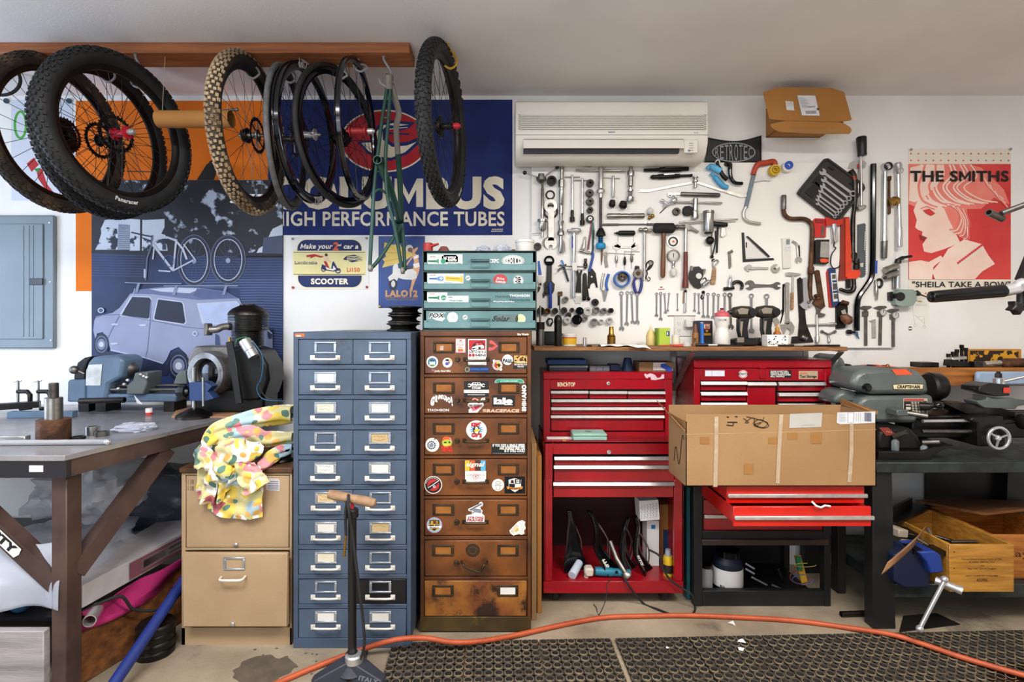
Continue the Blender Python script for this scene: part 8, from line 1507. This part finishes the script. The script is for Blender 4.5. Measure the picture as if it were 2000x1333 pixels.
def crumple(name,lab,cat,m,c,sx,sy,sz,seed=0,top=None,**q):
 def fn(u,v):
  a=2*pi*u;b=pi*v;d=V((sin(b)*cos(a),sin(b)*sin(a),cos(b)));s_=1+.35*noise.noise(d*2.2+V((seed,0,0)))+.18*noise.noise(d*6+V((0,seed,0)))
  d=V((math.copysign(abs(d.x)**.6,d.x),math.copysign(abs(d.y)**.6,d.y),d.z));p=V((c[0]+d.x*sx*s_,c[1]+d.y*sy*s_,c[2]+d.z*sz*s_));p.z=max(p.z,c[2]-sz*.8)if top is None else max(p.z,top);return p
 return MB(m).grid(fn,40,24,True,False).build(name,label=lab,cat=cat,smooth=50,**q)
p=FL(262,842,ZB);crumple('plastic_bag','small crumpled clear bag of fittings on the bench','bag','plastic_film',(p.x,p.y,ZB+.012),.075,.05,.02,3,ZB+.001)
t=thing('height_stand','round based stand with a blue vee clamp on the bench','stand',(P(379,0,2.585).x,2.585,ZB));fr(110,580,4.444);Yt=2.585
MB('dark_steel').lathe((P(1197,0,Yt).x,Yt,ZB),(0,0,1),[(0,L(143,Yt)),(.012,L(143,Yt)),(.02,L(128,Yt)),(.04,L(60,Yt)),(.048,L(24,Yt))],32).build('base',t);MB('steel').cyl(V((P(1197,0,Yt).x,Yt,ZB+.045)),P(1196,612,Yt),L(19,Yt),n=16).build('post',t)
mb=MB('#27406e').prism([P(x,y,Yt-.03)for x,y in((1152,745),(1290,742),(1350,780),(1310,822),(1365,885),(1290,908),(1155,905))],(0,.06,0));cl=mb.build('clamp_block',t,bevel=.003);MB('steel').cyl(P(1275,700,Yt-.03),P(1278,950,Yt-.03),.006,n=10).build('pin',t);MB('black_plastic').lathe(P(1150,822,Yt),(-1,0,-.05),[(0,.01),(.012,.016),(.014,.03),(.04,.032),(.055,.022)],8).build('knob',t)
# small lathe at the wall
Yl=2.72;t=thing('bench_lathe','small blue-grey bench lathe against the photo print','lathe',(P(600,0,Yl).x,2.8,ZB))
def pr(name,pts,Y0,Y1,m='lathe_blue',bv=.008,lab=None):return MB(m).prism([P(x,y,Y0)for x,y in pts],(0,Y1-Y0,0)).build(name,t,bevel=bv,label=lab)
pr('headstock',[(248,915),(250,640),(270,570),(310,525),(380,512),(520,512),(570,530),(582,570),(560,700),(450,760),(425,915)],Yl,Yl+.16,bv=.015);pr('belt_cover',[(150,720),(155,640),(185,570),(240,530),(310,515),(270,570),(250,640),(248,720)],Yl+.03,Yl+.16,'lathe_dark',.006);pr('motor_box',[(92,915),(95,735),(110,722),(250,716),(250,915)],Yl+.01,Yl+.16)
MB('pale_steel').prism([P(x,y,Yl-.001)for x,y in((258,770),(262,640),(285,590),(400,585),(385,770))],(0,-.002,0)).build('maker_plate',t)
mb=MB('dull_steel').tube([P(240,670,Yl),P(190,645,Yl-.01)],.006,8);mb.sph(P(155,635,Yl-.01),L(36,Yl));mb.build('ball_handle',t)
mb=MB('dull_steel').lathe(P(545,625,Yl+.08),(1,0,0),[(0,L(60,Yl)),(.004,L(74,Yl)),(.07,L(74,Yl)),(.085,L(50,Yl)),(.1,L(16,Yl))],24);mb.build('chuck',t);pr('bed',[(440,915),(440,845),(1040,845),(1040,915)],Yl+.01,Yl+.12)
mb=MB('dull_steel');[mb.cyl(P(420,y,Yl+d),P(1120,y,Yl+d),.008,n=10)for y,d in((770,.06),(805,.02),(822,.09))];mb.build('rails',t);pr('carriage',[(605,850),(610,770),(665,720),(680,660),(790,655),(785,760),(750,850)],Yl-.02,Yl+.1,'lathe_grey',.006);pr('tailstock',[(1010,760),(1040,680),(1075,640),(1120,640),(1135,760)],Yl+.02,Yl+.1,'lathe_grey',.006)
mb=MB('pale_steel');[mb.sph(P(x,y,Yl-.03),L(15,Yl),10,6)for x,y in((620,725),(590,760),(735,675),(760,690),(785,700),(540,798))];mb.build('handles',t);[MB('dark_steel').bx(P(x,0,Yl).x,P(x+90,0,Yl).x,Yl+.03,Yl+.14,ZB+.0005,P(0,913,Yl).z).build('foot',t)for x in(150,300,900)]
MB('dark_steel').pipe(P(205,905,2.62)*1,P(600,895,2.62)-P(205,905,2.62),.22,.014,.01,16).build('black_tube',label='black socket tube lying before the small lathe',cat='tube')
fr();put('small_canister','tiny red and white canister before the small lathe','canister',291,2.66,[('canister','#c03028',[(0,6),(5,6)]),('band','white_plastic',[(5,6.1),(13,6.1)])]);fr(110,580,4.444)
MB('white_paper').prism([P(675,855,2.66),P(750,935,2.63),P(700,925,2.66)],(0,.001,0)).build('paper_scrap',label='curled white paper before the small lathe',cat='paper')
# motorcycle engine
Ye=2.66;t=thing('motorcycle_engine','bare motorcycle engine with a black finned cylinder on brown card','engine',(P(1480,0,Ye).x,2.78,ZB));cx_=P(1585,0,Ye).x
mb=MB('cast_alloy').lathe(P(1290,670,Ye),(.25,1,0),[(.09,0),(.09,L(128,Ye)),(.003,L(132,Ye)),(0,L(136,Ye)),(0,L(185,Ye)),(.02,L(192,Ye)),(.16,L(215,Ye)),(.24,L(170,Ye)),(.26,0)],40);mb.build('flywheel_housing',t)
MB('black_gloss').lathe(P(1310,665,Ye+.015),(.25,1,0),[(0,0),(0,L(60,Ye)),(.01,L(100,Ye)),(.02,L(131,Ye))],32).build('rotor',t);MB('cast_alloy').prism([P(x,y,Ye+.05)for x,y in((1195,440),(1210,428),(1480,430),(1560,470),(1560,600),(1130,600),(1150,500))],(0,.16,0)).build('upper_case',t,bevel=.01)
MB('lathe_dark').prism([P(x,y,Ye+.02)for x,y in((1480,470),(1600,420),(1760,470),(1830,590),(1845,720),(1800,860),(1760,905),(1560,905),(1500,760))],(0,.2,0)).build('crankcase',t,bevel=.015)
mb=MB('black_oxide');zf=lambda y:P(0,y,Ye+.1).z;r_=L(172,Ye)
mb.lathe((cx_,Ye+.1,zf(440)),(0,0,1),[(0,r_*.62),(zf(150)-zf(440),r_*.66)],28)
for y in range(160,425,13):q=(.98 if y<300 else .78)*r_;mb.lathe((cx_+(0 if y<300 else-.004),Ye+.1,zf(y)),(0,0,1),[(0,q),(.005,q)],32)
mb.build('finned_cylinder',t);MB('dark_steel').lathe((cx_,Ye+.1,zf(160)),(0,0,1),[(0,r_),(.006,r_*.99),(.018,r_*.93),(.032,r_*.78),(.044,r_*.55),(.05,r_*.42),(.056,r_*.42),(.058,r_*.3)],32).build('cylinder_head',t)
mb=MB('cast_alloy').tube(bez([P(1520,255,Ye+.05),P(1440,262,Ye+.02),P(1390,285,Ye),P(1310,285,Ye-.01)],5),L(30,Ye),14);mb.box(P(1318,283,Ye-.01),(.02,.05,L(105,Ye)),.004);mb.build('intake',t)
MB('aluminium').lathe(P(1630,375,Ye-.02),P(1715,520,Ye-.03)-P(1630,375,Ye-.02),[(0,L(42,Ye)),(.004,L(50,Ye)),(.06,L(50,Ye)),(.062,L(46,Ye)),(.1,L(48,Ye)),(.102,L(36,Ye))],22).build('ignition_coil',t)
MB('black_plastic').bar(P(1505,390,Ye-.03),P(1590,930,Ye-.05),.036,.014,.003,(0,1,0)).build('black_strap',t);MB('brass').cyl(P(1503,350,Ye-.03),P(1506,390,Ye-.03),.006,n=10).build('brass_tip',t)
MB('lathe_dark').bx(P(1130,0,Ye).x,P(1780,0,Ye).x,Ye+.03,Ye+.2,ZB+.006,P(0,820,Ye).z,.01).build('base_block',t)
for pts,m in(([(1700,380),(1790,520),(1780,700),(1740,800),(1800,890),(1980,905)],'#1d5f8a'),([(1600,390),(1700,400),(1780,560),(1760,760),(1830,880),(1960,890)],BK),([(1560,400),(1570,370),(1640,350),(1690,380)],'#2a7a4a')):MB(m).tube(bez([P(x,y,Ye-.03)for x,y in pts],6),.0025,6).build('wire',t)
mb=MB('#b98a68').prism([P(1000,950,2.58)*1,P(1560,960,2.58),P(1905,860,2.9),P(1060,850,2.9)],(0,0,.004));mb.v=[(x,y,ZB+.001+(.004 if i>=4 else 0))for i,(x,y,z)in enumerate(mb.v)];mb.build('card_sheet',label='brown card sheet under the motorcycle engine',cat='card')
# clamps and bars at the far left
fr(0,730,2.21)
for x,lb in((78,'left one of two small screw clamps at the far left of the bench'),(165,'right one of two small screw clamps at the far left of the bench')):
 Yc=2.75;mb=MB('dark_steel').tube([P(x-2,78,Yc),P(x+40,78,Yc),P(x+52,92,Yc),P(x+52,150,Yc),P(x+10,152,Yc)],.011,8);t=mb.build('screw_clamp',label=lb,cat='clamp',group='screw clamps');mb=MB('steel').cyl(P(x,30,Yc),P(x,140,Yc),.006,n=10);mb.cyl(P(x-20,36,Yc),P(x+14,32,Yc),.003,n=8);mb.build('screw',t)
mb=MB('black_oxide').bar(V((P(-60,0,2.6).x,2.62,ZB+.045)),V((P(158,0,2.7).x,2.72,ZB+.045)),.05,.03);mb.build('angle_bar',label='black steel angle bar at the far left of the bench',cat='bar');MB('lathe_blue').bar((P(60,0,2.6).x,2.58,ZB+.0152),(P(325,0,2.6).x,2.60,ZB+.0152),.04,.03,.002).build('steel_bar',label='flat blue-grey bar lying in front of the black angle bar',cat='bar')
# -- under the left bench
fr()
for i,(x,y,sx,sy,sz,m,lb,tp)in enumerate(((-1.96,2.28,.26,.28,.10,'plastic_film','big milky plastic wrapped bundle on the shelf under the bench',.287),(-1.70,2.76,.2,.13,.16,'smoky_film','dark smoky plastic bundle at the back under the bench',.287),(-1.86,2.42,.17,.2,.13,'plastic_film','pale folded plastic film on top of the bundles',.50))):crumple('wrapped_bundle',lb,'bundle',m,(x,y,(.38,.46,.62)[i]),sx,sy,sz,i*3+1,tp)
MB('plastic_film').grid(lambda u,v:V((-2.3+.73*u,1.862+.03*sin(9*u)*v+.06*(1-v)**2,.57-.19*v-.04*noise.noise(V((u*5,v*4,1)))-.03*u*v+.0*u)),30,16).build('plastic_sheet',label='shiny white plastic bag hanging over the shelf behind the bench leg',cat='bag',solid=.001)
t=thing('long_carton','long flat plastic wrapped carton with red and black print under the bench','box',(-1.62,2.5,.287));MB('#b9b4b8').prism([V((-1.72,2.0,.292)),V((-1.585,2.0,.292)),V((-1.445,2.9,.292)),V((-1.72,2.9,.292))],(0,0,.085)).build('carton_body',t)
mb=MB(RD);q0,q1=V((-1.5495,2.2,0)),V((-1.478,2.66,0));dd=(q1-q0);[mb.c(m).add([q0+dd*a+V((.0022,-.0005,z0)),q0+dd*b+V((.0022,-.0005,z0)),q0+dd*b+V((.0022,-.0005,z1)),q0+dd*a+V((.0022,-.0005,z1))],[(0,1,2,3)])for m,a,b,z0,z1 in(('#7a4a54',0,1,.30,.37),(WH,.12,1,.312,.358),(BK,.15,.4,.32,.35),(BK,.45,.95,.338,.35),(BK,.45,.9,.318,.328))];mb.build('printed_band',t,smooth=0)
MB('magenta_cloth').grid(lambda u,v:V((-1.60+.16*u+.02+.012*sin(14*u+5*v),1.99+.78*u,.283-.11*v*(.5+.5*sin(2.6*u+.4))+.015*noise.noise(V((u*6,v*5,2))))),40,12).build('magenta_cloth',label='magenta cloth hanging out under the wrapped bundles',cat='cloth',solid=.002)
a=FL(160,1333);MB('brown_plank').prism([V((-1.60,1.96,.004)),V((-1.43,2.55,.004)),V((-1.47,2.55,.26)),V((-1.62,1.96,.235))],(-.02,.006,0)).build('brown_plank',label='brown wooden board leaning under the bench beside the blue tube',cat='board')
MB('grey_plank').bx(-2.4,-1.61,1.86,1.89,.0,.285,.003).build('grey_plank',label='weathered grey board standing at the bottom left corner',cat='board')
mb=MB('black_gloss').sph((-1.85,1.99,.326),.04,18,12);mb.c('#2a5a80').sph((-1.80,1.985,.322),.036,18,12);mb.build('fender_light',label='dark blue glossy round lamp behind the grey board',cat='lamp')
mb=MB('aluminium').pipe((-1.575,2.06,.26),(.4,-.9,0),.1,.022,.019,20);mb.build('tube_end',label='open steel tube end poking out beside the bench leg',cat='tube')
MB('#132a6e').cyl((-1.40,2.62,.36),(-1.415,1.86,.026),.022,n=16).build('blue_tube',label='long blue tube leaning down to the floor beside the round plates',cat='tube')
MB('black_rubber').tube(bez([V((-1.60,2.0,.27)),V((-1.52,2.1,.285)),V((-1.50,2.16,.2)),V((-1.44,2.26,.16)),V((-1.38,2.4,.23)),V((-1.36,2.55,.31))],8),.006,8).build('black_hose',label='thin black hose drooping over the brown board',cat='hose')
MB('#a8702a').tube(bez([V((-1.40,2.75,.36)),V((-1.39,2.7,.28)),V((-1.40,2.68,.2))],5),[.018]*4+[.022]*4+[.018]*3,10).build('wooden_handle',label='orange brown wooden handle standing behind the blue tube',cat='handle')
p=V((-1.442,2.14,0))
for i,lb in enumerate(('lowest of four round black plates stacked beside the blue tube','second of the stacked round black plates from the floor','third of the stacked round black plates from the floor','topmost of four round black plates, with a centre hub')):MB('black_oxide').lathe((p.x+.003*(i%2),p.y+.06,.032*i+.0005*(i+1)),(0,0,1),[(0,.066),(.003,.072),(.022,.072),(.026,.066),(.0315,.064)]+([(.0315,.03),(.045,.028),(.045,.012),(.03,.012)]if i==3 else[]),32).build('round_plate',label=lb,cat='plate',group='round black plates on the floor')
# -- cloth and pot on the beige cabinet
fr(0,730,2.21);ztb=P(0,408,YG-.012).z;fr(340,770,4.938)
def cloth_mat():
 m=mk('floral_cloth','#d6cf9e','#c4bb80',sc=9,rough=.9,bump=.1,bsc=300);nt=m.node_tree;N=nt.nodes;K=nt.links.new;b=N['Principled BSDF'];old=b.inputs['Base Color'].links[0].from_socket;tc=N.new('ShaderNodeTexCoord')
 ns=N.new('ShaderNodeTexNoise');ns.inputs['Scale'].default_value=9;K(tc.outputs['Object'],ns.inputs[0]);av=N.new('ShaderNodeMixRGB');av.inputs[0].default_value=.09;K(tc.outputs['Object'],av.inputs[1]);K(ns.outputs['Color'],av.inputs[2])
 for sc_,thr,cols in((15,.56,('#f2f0ea','#d08e92','#dcc257','#eceae4','#6f918c','#b2606a','#f0ede6','#a6c0cc')),(27,.40,('#d8bd4c','#5f8478','#cf7f86','#f4f2ec','#587a6c','#d9a85a'))):
  vo=N.new('ShaderNodeTexVoronoi');vo.inputs['Scale'].default_value=sc_;K(av.outputs[0],vo.inputs['Vector']);sp=N.new('ShaderNodeSeparateColor');K(vo.outputs['Color'],sp.inputs[0]);r=N.new('ShaderNodeValToRGB');r.color_ramp.interpolation='CONSTANT';K(sp.outputs[0],r.inputs[0]);e=r.color_ramp.elements
  for i,c in enumerate(cols):
   q=e[i]if i<2 else e.new(i/len(cols));q.position=i/len(cols);q.color=lin(c)
  lt=N.new('ShaderNodeMath');lt.operation='LESS_THAN';lt.inputs[1].default_value=thr;K(vo.outputs['Distance'],lt.inputs[0]);mx=N.new('ShaderNodeMixRGB');K(lt.outputs[0],mx.inputs[0]);K(old,mx.inputs[1]);K(r.outputs[0],mx.inputs[2]);old=mx.outputs[0]
 K(old,b.inputs['Base Color'])
cloth_mat();mb=MB('floral_cloth')
def roll(pts,rs,flat=.8,sd=0):
 pp=bez([P(x,y,Y)for x,y,Y in pts],8);n=len(pp);w0,up=V((0,1,0)),V((0,0,1))
 def fn(u,v):
  i=min(n-1,int(round(v*(n-1))));f_=v*(len(rs)-1);j=min(len(rs)-2,int(f_));r=L(rs[j]+(rs[j+1]-rs[j])*(f_-j),2.3);a=2*pi*u;d=(pp[min(i+1,n-1)]-pp[max(i-1,0)]).normalized();s_=d.cross(w0).normalized()
  r*=1+.22*sin(5*a+6*v+sd)*.6+.3*noise.noise(V((a*1.3,v*5,sd)));return pp[i]+s_*cos(a)*r+w0*sin(a)*r*flat
 mb.grid(fn,44,n,True,False)
def sheet(c4,sd,nu=26,nv=26,bulge=.03):
 A,B,C,D=[P(*c)for c in c4]
 mb.grid(lambda u,v:A*(1-u)*(1-v)+B*u*(1-v)+C*u*v+D*(1-u)*v+V((0,-bulge*sin(pi*u)*(1-v*.6)-.012*sin(11*u+3*v+sd)-.02*noise.noise(V((u*4,v*4,sd))),.012*sin(5*u+sd)*v)),nu,nv)
roll([(1148,190,2.42),(900,215,2.36),(650,265,2.3),(430,350,2.27),(330,470,2.25),(340,530,2.25)],[88,92,80,78,66,20],.9,1);roll([(1148,420,2.38),(900,440,2.32),(720,390,2.28),(520,440,2.26),(400,470,2.27)],[52,78,80,66,30],.9,2);roll([(1148,520,2.36),(980,580,2.3),(860,680,2.24),(800,720,2.24)],[40,62,52,20],.9,3)
roll([(215,580,2.3),(270,610,2.24),(330,680,2.22),(300,740,2.22)],[50,110,84,20],.9,4);roll([(420,560,2.24),(560,560,2.2),(720,560,2.2),(840,500,2.24)],[60,110,100,40],.8,5);roll([(380,640,2.24),(460,720,2.2),(560,780,2.19)],[80,130,60],.7,6)
sheet([(245,690,2.235),(470,690,2.2),(400,1045,2.225),(212,1058,2.235)],1,bulge=.01);sheet([(330,800,2.235),(880,760,2.235),(848,1208,2.235),(312,1150,2.235)],2,bulge=.012);sheet([(520,640,2.20),(790,650,2.20),(920,880,2.20),(640,960,2.185)],3,bulge=.035);sheet([(400,720,2.21),(640,700,2.19),(560,930,2.2),(430,1040,2.21)],4,bulge=.02)
mb.build('floral_cloth',label='crumpled floral cloth heaped on the beige cabinet and hanging over its front',cat='cloth',smooth=60)
pz=ztb;X=P(1040,0,2.36).x;MB('dark_steel').lathe((X,2.36,pz+.0003),(0,0,1),[(0,.05),(.004,.052),(.01,.05),(.018,.04),(.035,.038),(.05,.05),(.058,.052),(.06,.03)],28).build('dark_spool',label='dark steel spool half under the floral cloth on the beige cabinet',cat='spool')
# -- floor: pump, hose, mats, scraps, stain
fr();Yp=2.06;X=P(688,0,Yp).x;t=thing('floor_pump','black floor pump with a worn wooden T handle before the blue cabinet','pump',(X,Yp,0))
mb=MB('#2a2d38').lathe((X,Yp,.02),(0,0,1),[(0,.06),(.02,.045),(.05,.03),(.07,.024)],20)
for a_ in(200,340,90):d=V((cos(R(a_)),sin(R(a_)),0));q=V((-d.y,d.x,0));mb.add([V((X,Yp,0))+d*r+q*w+V((0,0,h))for r,w,h in((.02,.04,0),(.02,-.04,0),(.15,-.025,0),(.15,.025,0),(.02,.03,.07),(.02,-.03,.07),(.14,-.018,.022),(.14,.018,.022))],[(0,1,2,3),(7,6,5,4),(0,4,5,1),(1,5,6,2),(2,6,7,3),(3,7,4,0)])
mb.build('base',t,bevel=.004);b_=MB('#4a4e58');b_.text('ITALY',(X+.05,Yp-.098,.047),V((.95,.1,-.3)),V((.1,.6,.5)),.018,bold=.03);b_.build('cast_lettering',t)
MB('black_plastic').cyl((X,Yp,.06),(X,Yp,.62),.0165,n=20).build('barrel',t);MB('black_plastic').lathe((X,Yp,.61),(0,0,1),[(0,.017),(.004,.024),(.03,.024),(.036,.018)],18).build('collar',t);MB(RD).cyl((X,Yp,.64),(X,Yp,.675),.007,n=10).build('rod',t)
a,b=P(640,965,Yp),P(735,984,Yp);d=b-a;MB('grip_cork').lathe(a,d,[(0,.006),(.004,.016),(.03,.0195),(.06,.018),(.085,.0185),(.09,.0165),(.105,.0165),(.11,.018),(.15,.0195),(d.length-.006,.0165),(d.length,.006)],18).build('handle',t)
MB('aluminium').lathe((X+.01,Yp-.01,.06),(0,0,1),[(0,.034),(.025,.034),(.03,.028)],20).build('gauge',t);MB('black_rubber').tube(bez([V((X+.03,Yp-.02,.06)),V((X+.055,Yp-.03,.15)),V((X+.035,Yp-.03,.35)),V((X+.01,Yp-.03,.55)),V((X-.004,Yp-.035,.66)),V((X-.012,Yp-.01,.7)),V((X-.02,Yp-.02,.64)),V((X-.018,Yp-.022,.55))],8),.0055,8).build('hose',t);MB('brass').cyl((X-.018,Yp-.022,.56),(X-.024,Yp-.024,.47),.005,n=8).build('chuck',t)
pts=[(530,1340),(620,1302),(700,1272),(770,1251),(830,1247),(880,1255),(930,1254),(1000,1243),(1100,1221),(1180,1207),(1260,1204),(1350,1203),(1450,1207),(1550,1213),(1650,1226),(1740,1240),(1800,1258),(1870,1282),(1950,1306),(2030,1328)]
MB('hose_orange').tube(bez([FL(x,y,{700:.03,770:.072,830:.065,880:.05,930:.035,1000:.015}.get(x,.028 if x>1690 else .011))for x,y in pts],6),.0108,10).build('air_hose',label='long faded orange air hose snaking across the floor and mats',cat='hose')
def mat(lab,c0,c1,rows,cols,base):
 """a rubber mat of square tiles; c0 is its far left corner and c1 its far right corner on the floor"""
 a,b=V(c0),V(c1);ux=(b-a).normalized();uy=V((ux.y,-ux.x,0));w=(b-a).length/cols;ht=.0125;N=16
 t=thing('floor_mat',lab,'mat',a,'black rubber floor mats');cs=[(cos(2*pi*(i+.5)/N),sin(2*pi*(i+.5)/N))for i in range(N)]
 def sq(i):c,s=cs[i];m=max(abs(c),abs(s));return c/m*.5,s/m*.5
 for c0_ in range(0,cols,8):
  mb=MB('mat_rubber');c1_=min(cols,c0_+8);g=.004/w
  for r in range(rows):
   for c in range(c0_,c1_):
    o=a+ux*(w*(c+.5))+uy*(w*(r+.5));vs=[]
    for lv in range(6):
     for i in range(N):
      if lv==0:x,y=sq(i);z=ht;x=min(x,.5-g)if c==c1_-1 else x;x=max(x,-.5+g)if c==c0_ else x
      else:rr_=(.455,.42,.35,.33,.32)[lv-1];x,y=cs[i][0]*rr_,cs[i][1]*rr_;z=(ht,ht+.003,ht+.003,ht-.002,.001)[lv-1]
      vs.append(o+(ux*x+uy*y)*w+V((0,0,z)))
    for lv in range(5):
     mb.c('mat_rim' if lv in(1,2)else 'mat_rubber');mb.add(vs[lv*N:(lv+2)*N],[(i,(i+1)%N,(i+1)%N+N,i+N)for i in range(N)])
  mb.c('mat_rubber');A=a+ux*(w*c0_+.004);B=a+ux*(w*c1_-.004);mb.add([A,B,B+V((0,0,ht)),A+V((0,0,ht))],[(0,1,2,3)]);C,D=A+uy*w*rows,B+uy*w*rows
  mb.add([A,C,C+V((0,0,ht)),A+V((0,0,ht))],[(0,1,2,3)]);mb.add([B,D,D+V((0,0,ht)),B+V((0,0,ht))],[(0,1,2,3)]);mb.build('tile',t,smooth=25)
mat('black rubber floor mat with round holes on the left, before the drawer cabinets',FL(766,1261),FL(1193,1253),13,24,0);mat('longer black rubber floor mat on the right, before the red cabinets and bench',FL(1200,1253),FL(2040,1236),13,48,0)
for i,(x,y,z,lb)in enumerate(((1449,1254,.016,'larger white paper scrap lying on the mat'),(1446,1269,.016,'smaller white paper scrap below the larger one on the mat'),(1430,1219,.001,'torn white scrap on the bare floor beside the hose'),(1303,1267,.016,'tiny white scrap on the left part of the long mat'))):
 p=FL(x,y,z);s_=(.02,.017,.02,.009)[i];MB('white_paper').prism([p+V((cos(k_*1.05+i)*s_*(.5+.5*(k_%2)),sin(k_*1.05+i)*s_*(.5+.5*((k_+i)%2)),.002*(k_%3)))for k_ in range(6)],(0,0,.001)).build('paper_scrap',label=lb,cat='paper',group='paper scraps on the floor')
mk('damp','#5f5548','#4d443a',sc=14,rough=.6);rr=random.Random(1);p=FL(515,1308);mb=MB('damp')
mb.poly([p+V((cos(a_)*.115*(1+.35*noise.noise(V((cos(a_)*2,sin(a_)*2,3)))),sin(a_)*.085*(1+.5*noise.noise(V((cos(a_)*2,sin(a_)*2,8)))),.0006))for a_ in[i*2*pi/48 for i in range(48)]])
for i in range(30):q=p+V((rr.gauss(0,.1),rr.gauss(0,.07),.0005));mb.poly([q+V((cos(k_)*.008*rr.uniform(.4,1),sin(k_)*.006,0))for k_ in[j*pi/4 for j in range(8)]])
mb.build('damp_stain',label='dark damp stain on the concrete left of the floor pump',cat='stain',smooth=0)
for i,(x0,Y0,w_,h_,lb,m)in enumerate(((1038,2.44,10,.36+.45,'tall flattened brown carton between the rusty cabinet and red cabinet','cardboard'),(1049,2.5,9,.74,'shorter flattened carton beside the red cabinet','card_warm'))):MB(m).bx(P(x0,0,Y0).x,P(x0+w_,0,Y0).x,Y0,2.95,0,h_,.002).build('flat_carton',label=lb,cat='carton')
# tins and oddments on the teal cabinet
fr(550,440,3.92);zq=P(0,195,YT).z
def odd(x,Y):return P(x,0,Y).x
mb=MB('#a82420').lathe((odd(1122,2.45),2.45,zq+.0003),(0,0,1),[(0,.022),(.03,.022),(.045,.021),(.047,.018)],20);t=mb.build('oil_cup',label='small red cup at the left end of the teal cabinet top',cat='cup');MB('#a82420').tube([V((odd(1140,2.45),2.44,zq+.03)),V((odd(1205,2.45),2.44,zq+.042))],[.008,.005],10).build('spout',t)
MB('#8a4a42').lathe((odd(1242,2.5),2.5,zq+.0003),(0,0,1),[(0,.036),(.006,.036),(.036,.016),(.038,.012)],8).build('rusty_cone',label='rusty pink low cone beside the red cup',cat='cone');MB('#d8b020').box((odd(1388,2.44),2.44,zq+.0055),(.038,.03,.01),.003).build('yellow_tape',label='flat yellow tape measure on the teal cabinet',cat='tape')
crumple('clear_package','crumpled clear blister package left of the white tub','package','plastic_film',(odd(1545,2.46),2.46,zq+.015),.032,.03,.017,5,zq+.001);crumple('clear_package','rounder clear plastic package next to the white tub','package','plastic_film',(odd(1690,2.46),2.46,zq+.018),.036,.03,.02,8,zq+.001)
mb=MB('white_plastic').lathe((odd(1862,2.5),2.5,zq+.0003),(0,0,1),[(0,.040),(.055,.043),(.055,.046),(.066,.046),(.068,.043)],28);mb.build('plastic_tub',label='round white plastic tub at the right end of the teal cabinet top',cat='tub');MB('#8a5a54').box((odd(1752,2.55),2.58,zq+.018),(.05,.03,.034),.003).build('small_box',label='dull red small box behind the clear packages',cat='box')
